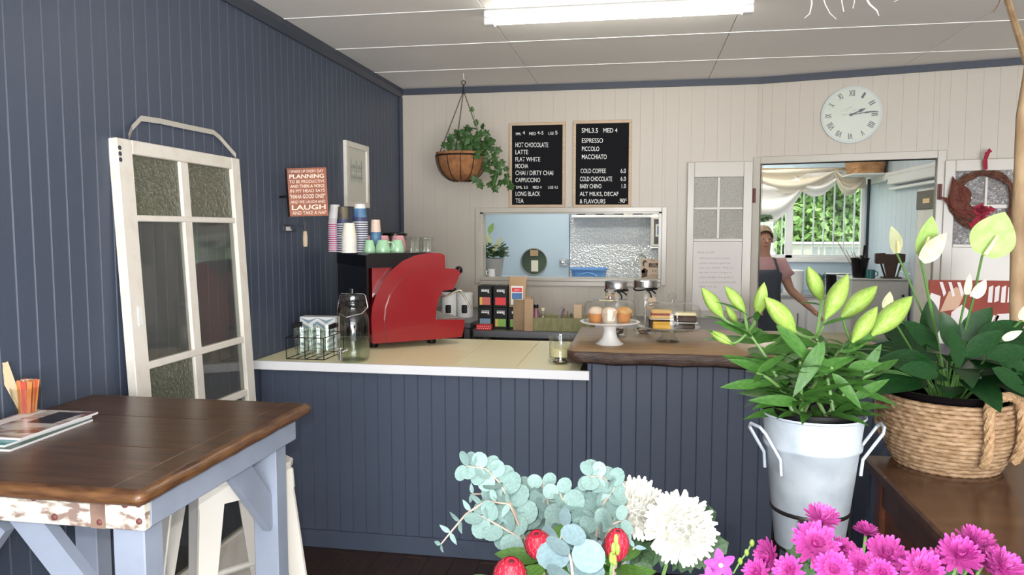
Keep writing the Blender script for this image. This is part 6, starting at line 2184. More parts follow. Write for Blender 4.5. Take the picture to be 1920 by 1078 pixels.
# the long leaves that reach out sideways
for (x0, y0), (x1, y1), dd in (((1430, 720), (1358, 735), 1.85), ((1440, 700), (1370, 683), 1.88), ((1600, 748), (1672, 718), 1.85), ((1610, 640), (1680, 602), 1.86), ((1590, 690), (1655, 688), 1.84), ((1560, 700), (1612, 770), 1.78), ((1450, 640), (1345, 615), 1.95), ((1500, 755), (1412, 762), 1.80),
                               ((1470, 690), (1378, 690), 1.90), ((1620, 700), (1658, 650), 1.9), ((1600, 660), (1655, 700), 1.95), ((1455, 610), (1530, 700), 1.80), ((1545, 640), (1500, 745), 1.78), ((1575, 660), (1640, 640), 1.9)):
    a, b_ = onD(x0, y0, dd), onD(x1, y1, dd - 0.02)
    L_ = (b_ - a).length
    put_leaf(lil, lily_leaf[1], a, b_ - a + V((0, 0, 0.18 * L_)), V((rr.uniform(-.2, .2), -0.9, 0.6)), (max(L_, 0.11) * 1.15, L_ * 1.02, L_))

# ---- peace lily in the woven basket
pl2_ = thing('peace_lily', 'dark leaved peace lily with pale spathes in the basket', 'peace lily', bq + V((0, 0, 0.016)))
po = wloc(pl2_)
obj('liner_pot', MB().lathe([(0, 0), (RB * 0.86, 0), (RT_ * 0.86, BH * 0.95), (RT_ * 0.93, BH * 1.02), (RT_ * 0.89, BH * 1.02), (RT_ * 0.82, BH * 0.85), (0, BH * 0.82)], 36), 'black_gloss', pl2_, smooth=True)


def ellip(t):
    return 0.20 * math.sin(PI * t ** 0.85) ** 0.8 + 0.003


pl_leaf = [blade_mesh('leaf', 'leaf_peace', ellip, 10, c, 0.22) for c in (0.10, 0.32, 0.55)]
rr = random.Random(17)
crown = bq + V((0, 0, BH * 0.88))
for i in range(46):
    a = i * 2.39996
    f = math.sqrt((i + 0.5) / 46)
    rad = 0.02 + 0.10 * f
    hz = rr.uniform(0.05, 0.13) * (1.1 - 0.45 * f)
    p = crown + V((rad * math.cos(a), rad * math.sin(a), hz + 0.02))
    d = V((math.cos(a), math.sin(a), 1.1 - 1.0 * f + rr.uniform(-.2, .2)))
    s_ = rr.uniform(0.14, 0.21)
    obj('petiole', MB().tube(bez(crown + V((rad * .25 * math.cos(a), rad * .25 * math.sin(a), -0.02)), crown + V((rad * .5 * math.cos(a), rad * .5 * math.sin(a), hz * .7)), p, 4), 0.0025, 5), 'stem_peace', pl2_, world=True)
    put_leaf(pl2_, pl_leaf[rr.choice((0, 1, 1, 2))], p, d, V((rr.uniform(-.5, .5), -0.6, 1)), (s_ * rr.uniform(0.95, 1.25), s_, s_))
for (x0, y0), (x1, y1), dd in (((1760, 690), (1655, 668), 2.0), ((1800, 640), (1862, 575), 2.02), ((1790, 655), (1770, 585), 2.0), ((1760, 660), (1700, 600), 2.05), ((1830, 640), (1920, 600), 1.98), ((1850, 670), (1925, 655), 1.92), ((1860, 690), (1930, 735), 1.90), ((1740, 640), (1748, 560), 2.1),
                               ((1810, 670), (1850, 640), 1.9), ((1760, 700), (1700, 690), 1.9), ((1800, 690), (1790, 640), 1.86), ((1860, 660), (1915, 690), 1.95)):
    a, b_ = onD(x0, y0, dd), onD(x1, y1, dd - 0.02)
    L_ = max((b_ - a).length, 0.11)
    put_leaf(pl2_, pl_leaf[0], a, b_ - a, V((rr.uniform(-.3, .3), -0.8, 0.7)), (L_ * 1.2, L_, L_))


def spathe_mesh(m, wmax):
    return blade_mesh('spathe', m, lambda t: wmax * math.sin(PI * min(1, 0.08 + t * 0.92) ** 0.8) ** 0.85 + 0.004, 12, -0.06, 0.30)


sp_me = {('g', 1): spathe_mesh('spathe_green', 0.36), ('g', 0): spathe_mesh('spathe_green', 0.22), ('w', 1): spathe_mesh('spathe_white', 0.30), ('w', 0): spathe_mesh('spathe_white', 0.18)}
for key, b0, t0, dd, sx_, lab in ((('g', 1), (1842, 478), (1882, 398), 1.98, 1.25, 1), (('g', 1), (1724, 478), (1744, 404), 2.0, 0.95, 1), (('w', 1), (1726, 488), (1772, 436), 1.98, 1.0, 0), (('w', 1), (1681, 474), (1668, 424), 2.12, 1.0, 1), (('w', 1), (1659, 578), (1667, 546), 2.02, 1.3, 0),
                                  (('w', 0), (1812, 552), (1818, 512), 1.97, 0.9, 0), (('w', 1), (1826, 558), (1848, 524), 1.96, 0.9, 0), (('w', 0), (1880, 636), (1916, 620), 1.93, 1.2, 0), (('w', 1), (1916, 600), (1924, 570), 1.95, 1.0, 0)):
    B_, T_ = onD(*b0, dd), onD(*t0, dd - 0.01)
    L_ = (T_ - B_).length
    c0 = crown + V((rr.uniform(-.03, .03), rr.uniform(-.03, .03), -0.02))
    obj('flower_stalk', MB().tube(bez(c0, c0.lerp(B_, 0.55) + V((0, 0, 0.03)), B_, 8), 0.0030, 6), 'stem_peace', pl2_, world=True, smooth=True)
    o = link('spathe', sp_me[key], pl2_, frame_mtx(B_ - po, T_ - B_, -FW + RT * 0.35 * (1 if t0[0] < 1800 else -0.6), (L_ * sx_, L_, L_)))
    if lab:
        cd_ = MB()
        q0_ = B_ - po
        dv = (T_ - B_) * 0.45
        cd_.tube([q0_ - FW * 0.010, q0_ + dv * 0.5 - FW * 0.014 + RT * 0.004, q0_ + dv - FW * 0.012 + RT * 0.006], [0.005, 0.006, 0.003], 8)
        obj('spadix', cd_, 'spadix', pl2_, smooth=True)

# ================================================================ CUT FLOWERS IN THE FOREGROUND
fb_ = thing('flower_bench', 'low timber bench holding the buckets of cut flowers', 'bench', (0.12, 1.36, 0))
obj('bench_top', MB().cbox(-0.45, 0.45, -0.30, 0.30, 0.39, 0.42, 0.004), 'cabinet_wood', fb_)
for x in (-0.40, 0.40):
    for y in (-0.25, 0.25):
        obj('leg', MB().cbox(x - 0.025, x + 0.025, y - 0.025, y + 0.025, 0, 0.39, 0.003), 'cabinet_wood', fb_)


def flower_bucket(p, h, r, label):
    t = thing('flower_bucket', label, 'bucket', (p.x, p.y, 0.42), 0, 'buckets of cut flowers')
    obj('pail', MB().lathe([(0, 0.003), (r * 0.72, 0), (r, h), (r * 1.04, h + 0.004), (r * 0.97, h + 0.004), (r * 0.70, 0.01), (0, 0.01)], 32), 'black', t, smooth=True)
    obj('pail_rim', MB().tube([(r * 1.01 * math.cos(a), r * 1.01 * math.sin(a), h) for a in [2 * PI * i / 32 for i in range(32)]], 0.005, 6, True), 'black', t, smooth=True)
    return V((p.x, p.y, 0.42 + h))


m1 = flower_bucket(onD(1095, 1150, 1.45), 0.28, 0.11, 'black bucket of eucalyptus, proteas and white chrysanthemums')
m2 = flower_bucket(onD(1600, 1150, 1.18), 0.40, 0.12, 'black bucket of pink chrysanthemums and orchids')

C2b = lambda x, y: (x / 3.2 + 780, y / 3.2 + 820)


def round_leaf_mesh(m):
    b = MB()
    n = 14
    vs = [(0, 0.45, 0.0)]
    for i in range(n):
        a = 2 * PI * i / n - PI / 2
        r = 0.5 * (1 + 0.06 * math.sin(a))
        x, y = r * 0.96 * math.cos(a), 0.5 + r * math.sin(a)
        vs.append((x, y, 0.10 * (x * x + (y - .5) ** 2) * 4 * 0.5))
    return b.add(vs, [[0, 1 + i, 1 + (i + 1) % n] for i in range(n)]).mesh('leaf', m, True, 180)


rl = {m: round_leaf_mesh(m) for m in ('leaf_euc', 'leaf_euc_blue')}
nl = {m: blade_mesh('leaf', m, lambda t: 0.20 * math.sin(PI * t ** 0.8) ** 0.9 + 0.01, 5, 0.1, 0.2) for m in ('leaf_euc', 'leaf_euc_blue')}
rr = random.Random(13)


def euc(path, dd, size, m, label, small=False, step=None):
    P = [onD(*C2b(*c), dd + 0.015 * math.sin(i)) for i, c in enumerate(path)]
    base = V((m1.x + rr.uniform(-.05, .05), m1.y + rr.uniform(-.05, .05), m1.z - 0.22))
    t = thing('eucalyptus_stem', label, 'foliage', base, 0, 'eucalyptus stems in the black bucket')
    full = [base, base.lerp(P[0], 0.55) + V((0, 0, 0.03))] + P
    obj('stem', MB().tube(full, [0.0035, 0.0032] + [0.0028 - 0.0018 * i / len(P) for i in range(len(P))], 6), 'stem_euc', t, world=True, smooth=True)
    # leaves in pairs along the visible part
    seg = [(P[i + 1] - P[i]).length for i in range(len(P) - 1)]
    tot = sum(seg)
    n = int(tot / (step or size * 0.40))
    for i in range(n + 1):
        s_ = tot * i / max(1, n)
        k = 0
        while k < len(seg) - 1 and s_ > seg[k]:
            s_ -= seg[k]
            k += 1
        p = P[k].lerp(P[k + 1], min(1, s_ / seg[k]))
        tg_ = (P[k + 1] - P[k]).normalized()
        sc_ = size * 1.15 * (1.0 - 0.30 * i / max(1, n)) * rr.uniform(0.85, 1.15)
        ax = (tg_.cross(FW) if i % 2 else tg_.cross(FW) * 0.6 - FW * 0.7).normalized()
        for sgn in (-1, 1):
            d = ax * sgn + tg_ * 0.35 + V((rr.uniform(-.25, .25), rr.uniform(-.25, .25), rr.uniform(-.25, .25)))
            nrm = -FW * 0.8 + tg_ * 0.5 + V((rr.uniform(-.4, .4), rr.uniform(-.2, .2), rr.uniform(-.2, .5)))
            link('leaf', (nl if small else rl)[m], t, frame_mtx(p - base, d, nrm, sc_))


euc([(640, 560), (560, 380), (500, 270), (420, 190), (300, 170)], 1.42, 0.040, 'leaf_euc', 'tallest eucalyptus stem, leaning left with round overlapping leaves')
euc([(560, 400), (420, 380), (300, 460), (215, 560), (150, 640)], 1.40, 0.030, 'leaf_euc', 'thin drooping eucalyptus twig with small leaves at far left', True, 0.026)
euc([(560, 440), (460, 340), (340, 340)], 1.44, 0.026, 'leaf_euc', 'short thin eucalyptus twig pointing left below the tallest stem', True, 0.024)
euc([(620, 600), (480, 520), (390, 470)], 1.39, 0.042, 'leaf_euc', 'low eucalyptus stem with broad leaves left of the red protea')
euc([(720, 600), (680, 420), (640, 300)], 1.47, 0.036, 'leaf_euc', 'eucalyptus stem rising behind the left protea')
euc([(780, 600), (800, 420), (760, 280)], 1.45, 0.036, 'leaf_euc', 'eucalyptus stem with small paired leaves in the middle of the bunch')
euc([(880, 620), (920, 460), (860, 330)], 1.42, 0.042, 'leaf_euc', 'full eucalyptus stem above the foremost blue leaves')
euc([(980, 600), (1010, 440), (980, 390)], 1.43, 0.040, 'leaf_euc', 'short eucalyptus stem left of the upright one')
euc([(1080, 600), (1110, 420), (1190, 300), (1120, 240), (1030, 230)], 1.42, 0.038, 'leaf_euc', 'upright eucalyptus stem touching the white chrysanthemum')
euc([(1130, 620), (1180, 520), (1230, 500)], 1.38, 0.038, 'leaf_euc', 'eucalyptus sprig between protea and white chrysanthemum')
euc([(940, 850), (930, 740), (900, 640)], 1.18, 0.056, 'leaf_euc_blue', 'foremost blue eucalyptus stem with the largest leaves')
euc([(1010, 780), (1080, 690), (1090, 640)], 1.26, 0.030, 'leaf_euc_blue', 'small blue eucalyptus sprig beside the right protea', True, 0.022)
euc([(1240, 760), (1290, 690), (1310, 660)], 1.36, 0.030, 'leaf_euc_blue', 'small blue eucalyptus sprig under the white blooms', True, 0.03)
euc([(860, 640), (880, 560), (900, 540)], 1.34, 0.046, 'leaf_euc_blue', 'blue eucalyptus sprig just above the foremost leaves')

# ---- proteas
b = MB()
vs, fs = [], []
for i in range(6):
    t = i / 5
    wv = 0.30 * (1 - 0.75 * t ** 2.2)
    z = 0.22 * math.sin(t * PI * 0.9) * 0.5
    for x in (-1, -0.87, 0, 0.87, 1):
        vs.append((x * wv, t, z - 0.12 * wv * x * x / 0.3))
for i in range(5):
    for j in range(4):
        fs.append([i * 5 + j, i * 5 + j + 1, i * 5 + j + 6, i * 5 + j + 5])
b.add(vs, fs)
b.m = [1 if (j in (0, 3) and i >= 1) else 0 for i in range(5) for j in range(4)]
bract = b.mesh('bract', ['protea_red', 'protea_pink'], True, 180)
pro_leaf = blade_mesh('leaf', 'leaf_protea', lambda t: 0.15 * math.sin(PI * t ** 0.9) ** 0.8 + 0.006, 8, 0.22, 0.2)


def protea(px, py, dd, wpx, hpx, label, tilt, seed):
    rr = random.Random(seed)
    k = dd / F
    R_, H_ = wpx * k / 2, hpx * k
    c = onD(px, py, dd)
    ax = (V((0, 0, 1)) + tilt).normalized()
    base = c - ax * H_ / 2
    root_ = V((m1.x + rr.uniform(-.04, .04), m1.y + rr.uniform(-.04, .04), m1.z - 0.22))
    t = thing('protea', label, 'protea', root_, 0, 'red proteas in the black bucket')
    obj('stem', MB().tube(bez(root_, base - ax * 0.15, base, 8), 0.005, 7), 'stem_euc', t, world=True, smooth=True)
    u_ = ax.orthogonal().normalized()
    v_ = ax.cross(u_)
    T = Matrix(((u_.x, v_.x, ax.x, base.x), (u_.y, v_.y, ax.y, base.y), (u_.z, v_.z, ax.z, base.z), (0, 0, 0, 1)))
    prof = lambda s: R_ * (math.sin(PI * (0.10 + 0.80 * s)) ** 0.75)
    b = MB()
    b.T = T
    b.lathe([(prof(i / 8) * 0.93, H_ * i / 8) for i in range(9)], 16)
    hd = obj('flower_head', b, 'protea_red', t, world=True, smooth=True)
    for ring in range(7):
        s0 = 0.02 + 0.125 * ring
        n = 10
        for j in range(n):
            a = 2 * PI * (j + 0.5 * (ring % 2)) / n
            rad = V((math.cos(a), math.sin(a), 0))
            p = T @ (rad * prof(s0) * 0.98 + V((0, 0, H_ * s0)))
            s1 = min(1, s0 + 0.26)
            p1 = T @ (rad * prof(s1) * 1.03 + V((0, 0, H_ * s1)))
            nrm = T.to_3x3() @ (rad + V((0, 0, 0.15)))
            L_ = (p1 - p).length
            link('bract', bract, t, frame_mtx(p - root_, p1 - p, nrm, (R_ * 1.0, L_, R_ * 0.6)))
    b = MB()
    b.T = T
    b.ball((0, 0, H_ * 0.985), R_ * 0.22, 8, 6, (1, 1, 0.4))
    obj('dark_tip', b, 'protea_dark', t, world=True, smooth=True)
    for i in range(10):
        a = i * 2.4
        d = u_ * math.cos(a) + v_ * math.sin(a) + ax * rr.uniform(0.1, 0.7)
        s_ = rr.uniform(0.07, 0.095)
        link('leaf', pro_leaf, t, frame_mtx(base - ax * (0.004 + 0.008 * i) - root_, d, ax - FW * 0.5, (s_ * 1.25, s_, s_)))


protea(1009, 1021, 1.32, 50, 58, 'red protea bloom below the middle of the eucalyptus', -FW * 0.5 - RT * 0.15, 1)
protea(1156, 1022, 1.33, 47, 62, 'red protea bloom nearest the white chrysanthemums', -FW * 0.25 + RT * 0.05, 2)
protea(956, 1078, 1.25, 62, 66, 'red protea bloom lowest at the left, cut by the frame', -FW * 0.35 + RT * 0.1, 3)

# ---- white chrysanthemums
pet = MB()
vs, fs = [], []
for i in range(6):
    t = i / 5
    wv = 0.075 + 0.075 * math.sin(PI * min(1, t * 1.02)) * (0.6 + 0.4 * t)
    if i == 5:
        wv = 0.05
    z = 0.30 * t * t
    vs += [(-wv, t, z + 0.05), (0, t, z), (wv, t, z + 0.05)]
for i in range(5):
    a = 3 * i
    fs += [[a, a + 1, a + 4, a + 3], [a + 1, a + 2, a + 5, a + 4]]
pv, pf = vs, fs
petal_white = MB().add(pv, pf).mesh('petal', 'petal_white', True, 180)
petal_pink = MB().add([(x * 1.15, y, z * 0.6) for x, y, z in pv], pf).mesh('petal', 'petal_pink', True, 180)
mum_leaf = MB()
o_ = [(0, 0), (0.10, 0.10), (0.34, 0.18), (0.20, 0.32), (0.42, 0.48), (0.22, 0.60), (0.28, 0.80), (0.0, 1.0)]
pts_ = o_ + [(-x, y) for x, y in o_[-2:0:-1]]
mum_leaf.add([(0, 0.45, 0.03)] + [(x, y, -0.12 * abs(x) - 0.12 * y * y) for x, y in pts_], [[0, 1 + i, 1 + (i + 1) % len(pts_)] for i in range(len(pts_))])
mum_leaf = mum_leaf.mesh('leaf', 'leaf_mum')


def bloom(t, org, c, ax, R_, petal, pm, rings, parts_from, seed, curl_out=0.0):
    """petals on a dome round ax; rings of (count, polar angle, length); the outer rings are parts, the inner ones one mesh"""
    rr = random.Random(seed)
    ax = ax.normalized()
    u_ = ax.orthogonal().normalized()
    v_ = ax.cross(u_)
    inner = MB()
    for ri, (n, pol, ln) in enumerate(rings):
        for j in range(n):
            a = 2 * PI * (j + 0.5 * (ri % 2)) / n + rr.uniform(-.08, .08)
            pl_a = pol + rr.uniform(-.07, .07)
            rad = u_ * math.cos(a) + v_ * math.sin(a)
            d = ax * math.cos(pl_a) + rad * math.sin(pl_a)
            p = c + d * R_ * 0.12
            nrm = (ax * math.sin(pl_a) - rad * math.cos(pl_a))       # concave side to the middle
            s_ = R_ * ln * rr.uniform(0.9, 1.1)
            M_ = frame_mtx(p - org, d, nrm, (s_ * 0.95, s_, s_ * (1 + curl_out)))
            if ri >= parts_from:
                link('petal', petal, t, M_)
            else:
                inner.T = M_
                inner.add(pv, pf)
    if inner.f:
        stuff(obj('inner_petals', inner, pm, t, smooth=True, angle=180))


petal_quill = MB().add([(x * 0.95, y, z * 0.75) for x, y, z in pv], pf).mesh('petal', 'petal_white', True, 180)


def white_mum(px, py, dd, rpx, ax, label, seed):
    c = onD(px, py, dd)
    R_ = rpx * dd / F
    ax = ax.normalized()
    u_ = ax.orthogonal().normalized()
    v_ = ax.cross(u_)
    org = V((m1.x + 0.05, m1.y + 0.02 * seed - 0.04, m1.z - 0.22))
    t = thing('white_chrysanthemum', label, 'chrysanthemum', org, 0, 'white chrysanthemums in the black bucket')
    obj('stem', MB().tube(bez(org, c - ax * 0.14, c, 8), 0.004, 6), 'stem_lily', t, world=True, smooth=True)
    b = MB()
    b.ball(c - org, R_ * 0.52, 14, 10)
    obj('flower_heart', b, 'petal_white', t, smooth=True)
    rr = random.Random(seed)
    inner = MB()
    n = 260
    for i in range(n):
        cz = 1 - 1.42 * (i + 0.5) / n                     # from the middle of the face round to behind the rim
        pol = math.acos(max(-1, cz))
        a = i * 2.39996 + rr.uniform(-.12, .12)
        rad = u_ * math.cos(a) + v_ * math.sin(a)
        d = ax * math.cos(pol) + rad * math.sin(pol)
        d2 = (d + ax * 0.25 * math.sin(pol) + V((rr.uniform(-.1, .1), rr.uniform(-.1, .1), rr.uniform(-.1, .1)))).normalized() if pol < 1.5 else (d - V((0, 0, 0.12))).normalized()
        s_ = R_ * (0.40 + 0.22 * min(1, pol / 1.4)) * rr.uniform(0.85, 1.2)
        M_ = frame_mtx(c + d * R_ * 0.46 - org, d2, ax * math.sin(pol) - rad * math.cos(pol) + V((0.001, 0, 0)), (s_ * 1.0, s_, s_))
        if pol > 1.30:
            link('petal', petal_quill, t, M_)
        else:
            inner.T = M_
            inner.add([(x * 0.95, y, z * 0.75) for x, y, z in pv], pf)
    stuff(obj('inner_petals', inner, 'petal_white', t, smooth=True, angle=180))
    for i in range(22):
        a = i * 2.4
        p = c - ax * rr.uniform(0.03, 0.13) + V((rr.uniform(-.05, .05), rr.uniform(-.03, .05), rr.uniform(-.07, .0)))
        d = V((math.cos(a), math.sin(a) * .6, rr.uniform(-.3, .5)))
        link('leaf', mum_leaf, t, frame_mtx(p - org, d, V((rr.uniform(-.5, .5), -1, 0.5)), rr.uniform(0.05, 0.075)))


white_mum(1192, 952, 1.50, 52, V((0.15, -0.75, 0.75)), 'white chrysanthemum bloom behind, tilted up beside the eucalyptus', 1)
white_mum(1275, 990, 1.42, 60, V((0.0, -0.95, 0.30)), 'large white chrysanthemum bloom facing out, nearest the bucket stand', 2)

# ---- pink chrysanthemums
C6b = lambda x, y: (x / 3.692 + 1400, y / 3.692 + 950)
pinks = [((165, 345), 30, (-0.8, -0.4, 0.2), 1.14, 'pink chrysanthemum at far left, seen from the side'), ((470, 260), 40, (0, -0.8, 0.55), 1.10, 'largest pink chrysanthemum just before the bucket stand'), ((520, 90), 30, (0.1, -0.3, 0.95), 1.16, 'highest pink chrysanthemum, in front of the bucket foot'),
         ((660, 320), 28, (0.3, -0.5, 0.7), 1.16, 'dark pink chrysanthemum right of the largest one'), ((825, 180), 22, (0.1, -0.05, 1.0), 1.20, 'small pink chrysanthemum on a lone stem, seen edge on'), ((960, 345), 36, (0, -0.6, 0.8), 1.12, 'round pink chrysanthemum below the lone stemmed one'),
         ((790, 410), 28, (-0.1, -0.7, 0.6), 1.10, 'pink chrysanthemum low between two larger blooms'), ((590, 440), 34, (0, -0.8, 0.5), 1.04, 'pink chrysanthemum cut by the frame under the largest one'), ((290, 440), 26, (-0.3, -0.7, 0.5), 1.06, 'pink chrysanthemum cut by the frame at lower left'),
         ((1210, 440), 36, (0, -0.75, 0.6), 1.06, 'pink chrysanthemum cut by the frame below the cabinet edge'), ((1320, 385), 24, (-0.3, -0.4, 0.8), 1.14, 'small dark pink chrysanthemum left of the cabinet blooms'), ((1465, 350), 38, (0, -0.55, 0.8), 1.10, 'open pink chrysanthemum against the dark cabinet'),
         ((1590, 275), 36, (0.25, -0.35, 0.85), 1.14, 'upper right pink chrysanthemum against the dark cabinet'), ((1770, 430), 36, (0.35, -0.5, 0.7), 1.08, 'rightmost pink chrysanthemum, low by the frame corner'), ((1100, 405), 26, (0.1, -0.7, 0.5), 1.10, 'pink chrysanthemum half behind its round neighbour'),
         ((930, 455), 24, (0, -0.8, 0.4), 1.04, 'pink chrysanthemum bud cut off at the bottom middle'), ((1650, 370), 30, (0.3, -0.6, 0.7), 1.12, 'pink chrysanthemum between the two rightmost blooms'), ((70, 460), 24, (-0.4, -0.6, 0.5), 1.10, 'small pink bloom at bottom left by the orchid')]
for i, ((x, y), rpx, ax, dd, lab) in enumerate(pinks):
    c = onD(*C6b(x, y), dd)
    ax = V(ax).normalized()
    # ax is given roughly in room axes: right, away, up
    R_ = rpx * dd / F
    org = V((m2.x + 0.05 * math.cos(i * 2.4), m2.y + 0.05 * math.sin(i * 2.4), m2.z - 0.30))
    t = thing('pink_chrysanthemum', lab, 'chrysanthemum', org, 0, 'pink chrysanthemums in the black bucket')
    obj('stem', MB().tube(bez(org, c - ax * 0.07 - V((0, 0, 0.05)), c, 8), 0.0025, 6), 'stem_lily', t, world=True, smooth=True)
    bloom(t, org, c, ax, R_, petal_pink, ['petal_pink'], [(8, 0.25, 0.45), (12, 0.60, 0.65), (16, 0.95, 0.85), (20, 1.25, 0.98), (14, 1.55, 1.0)], 3, 50 + i)
    b = MB()
    b.ball(c - org + ax * R_ * 0.14, R_ * 0.22, 8, 6)
    obj('flower_centre', b, 'petal_magenta', t, smooth=True)
    rr = random.Random(i)
    for j in range(3):
        p = c - ax * 0.05 + V((rr.uniform(-.02, .02), 0.02, rr.uniform(-.05, -.01)))
        link('leaf', mum_leaf, t, frame_mtx(p - org, V((rr.uniform(-1, 1), rr.uniform(-.5, .5), rr.uniform(-.2, .6))), V((0, -1, 0.5)), rr.uniform(0.03, 0.045)))

# ---- orchid sprays
op_me = blade_mesh('petal', 'petal_orchid', lambda t: 0.27 * math.sin(PI * min(1, t * 0.93 + 0.04) ** 0.9) ** 0.7 + 0.02, 6, 0.15, 0.2)
for k, (px, py, dd, sz_, lab) in enumerate(((1350, 1058, 1.22, 30, 'magenta orchid flower below the large white chrysanthemum'), (1330, 1085, 1.2, 24, 'magenta orchid flower half below the frame'))):
    c = onD(px, py, dd)
    org = V((m2.x - 0.06, m2.y + 0.03 * k, m2.z - 0.30))
    t = thing('orchid_spray', lab, 'orchid', org, 0, 'orchids in the black bucket')
    obj('stem', MB().tube(bez(org, V((c.x, c.y + 0.03, c.z - 0.10)), c, 8), 0.0025, 6), 'stem_lily', t, world=True, smooth=True)
    R_ = sz_ * dd / F
    for j in range(5):
        a = PI / 2 + j * 2 * PI / 5 + 0.15
        d = RT * math.cos(a) + UP * math.sin(a) - FW * 0.15
        link('petal', op_me, t, frame_mtx(c - org, d, -FW, (R_ * 1.1, R_, R_)))
    b = MB()
    b.ball(c - org - FW * 0.004, R_ * 0.16, 8, 6)
    obj('flower_lip', b, 'cream_icing', t, smooth=True)
    if k == 0:
        tipp = [onD(x, y, 1.24) for x, y in ((1375, 1075), (1388, 1052), (1400, 1036), (1410, 1018))]
        obj('bud_stem', MB().tube([c] + tipp, 0.0016, 5), 'stem_lily', t, world=True)
        for p_ in tipp[1:]:
            b = MB()
            b.ball(p_, 0.0042, 8, 6, (1, 1, 1.5))
            obj('bud', b, 'bud_lily', t, world=True, smooth=True)
t = thing('protea_bud_spray', 'thin budding green sprig before the right protea', 'foliage', V((m1.x + 0.03, m1.y - 0.03, m1.z - 0.22)))
P = [wloc(t), onD(1145, 1070, 1.22), onD(1150, 1040, 1.22), onD(1155, 1018, 1.22)]
obj('stem', MB().tube(P, 0.0022, 6), 'stem_lily', t, world=True)
for x, y in ((1155, 1012), (1150, 1028), (1158, 1030), (1146, 1046), (1152, 1050)):
    b = MB()
    b.ball(onD(x, y, 1.215), 0.005, 8, 6, (0.8, 0.8, 2.0))
    obj('bud', b, 'bud_lily', t, world=True, smooth=True)
# ================================================================ THE KITCHEN: THINGS AND PERSON
# white curtain swag over the window
def swag(x0, y0, x1, y1, drop, Y, m, name, par, thick=0.35, n=16, v=10):
    """cloth hanging in a curve between two points of the window head; folds ride along it"""
    a, c = onY(x0, y0, Y), onY(x1, y1, Y)
    dz = drop * 8 / F

    def f(u, w_):
        p = a.lerp(c, u)
        sag = 4 * u * (1 - u)
        z = p.z - dz * sag * (thick + (1 - thick) * w_) - 0.02 * w_
        return (p.x, Y - 0.05 - 0.045 * math.sin(w_ * PI * 3.5 + u) * (0.3 + sag) + 0.02 * w_, z)
    b = MB().grid(f, n, v)
    return obj(name, b, m, par, world=True, smooth=True, angle=180)


ctn = thing('window_curtain', 'sheer white curtain swagged across the kitchen window', 'curtain', (onY(1500, 330, 7.9).x, 7.92, kz1 - 0.3))
swag(1365, 322, 1522, 320, 86, 7.93, 'curtain', 'swag', ctn, 0.26)
swag(1480, 318, 1580, 320, 42, 7.90, 'curtain', 'swag', ctn, 0.1)
swag(1400, 320, 1570, 316, 38, 7.86, 'curtain_cream', 'swag', ctn, 0.0)
swag(1560, 316, 1626, 318, 42, 7.86, 'curtain_cream', 'swag', ctn, 0.35)
obj('curtain_tail', MB().grid(lambda u, v: (onY(1604 + 18 * u, 318, 7.9).x, 7.88 + 0.02 * math.sin(u * 12), kz1 - 0.02 - 0.16 * v), 8, 4), 'curtain_cream', ctn, world=True, smooth=True, angle=180)
obj('curtain_rod', MB().tube([onY(1385, 318, 7.9), onY(1626, 316, 7.9)], 0.012, 8), 'branch_wood', ctn, world=True, smooth=True)

# boards and beam along the side wall
def onS(x, y): return onX(x, y, XS - 0.03)


p, q = onS(1629, 346), onS(1749, 318)
bm_ = struct(obj('trim_6', MB().cbox(XS - 0.05, XS, 5.9, YK, p.z - 0.0, p.z + 0.075, 0.004), 'white'))
bmz = p.z + 0.075
wb_ = thing('wicker_basket', 'wicker basket on the beam in the kitchen corner', 'basket', (XS - 0.17, 7.60, bmz))
obj('shelf_bracket', MB().cbox(-0.16, 0.17, -0.2, 0.2, -0.015, 0.0, 0.002), 'white', wb_)
for i in range(7):
    z = 0.012 + i * 0.022
    rx = 0.13 + 0.004 * i
    obj('weave_row', MB().tube([(rx * math.copysign(abs(math.cos(a)) ** 0.5, math.cos(a)), 0.17 * math.copysign(abs(math.sin(a)) ** 0.5, math.sin(a)), z + 0.004 * math.sin(a * 20 + i * PI)) for a in [2 * PI * k_ / 60 for k_ in range(60)]], 0.0125, 5, True), 'wicker', wb_, smooth=True)
obj('basket_base', MB().box(-0.12, 0.12, -0.16, 0.16, 0.0, 0.01), 'wicker', wb_)
# roller fixture above the side door
p, q = onS(1692, 344), onS(1749, 330)
rf = thing('roller_housing', 'white roller housing with black knob on kitchen side wall', 'fixture', (XS, (p.y + q.y) / 2, p.z))
ln = abs(p.y - q.y) + 0.5
obj('housing', MB().cbox(-0.08, -0.001, -ln / 2 - 0.1, ln / 2, 0.0, 0.085, 0.008), 'white', rf)
obj('lower_rail', MB().cbox(-0.06, -0.001, -ln / 2 - 0.1, ln / 2 + 0.02, -0.045, -0.02, 0.004), 'white', rf)
obj('knob', MB().ball((-0.05, ln / 2 + 0.03, 0.04), 0.026), 'black', rf, smooth=True)
# side door with sign
p, q = onS(1722, 355), onS(1752, 420)
sd3 = struct(obj('door_4', MB().cbox(XS - 0.03, XS - 0.002, 5.6, p.y, 0.0, p.z, 0.004), 'old_white'))
obj('door_header', MB().cbox(XS - 0.045, XS - 0.03, 5.62, p.y - 0.01, onS(1735, 392).z, p.z - 0.02, 0.003), 'exit_dark', sd3)
obj('door_sign', MB().cbox(XS - 0.05, XS - 0.045, onS(1748, 375).y, onS(1735, 375).y, onS(1740, 381).z, onS(1740, 372).z, 0.001), 'exit_text', sd3)
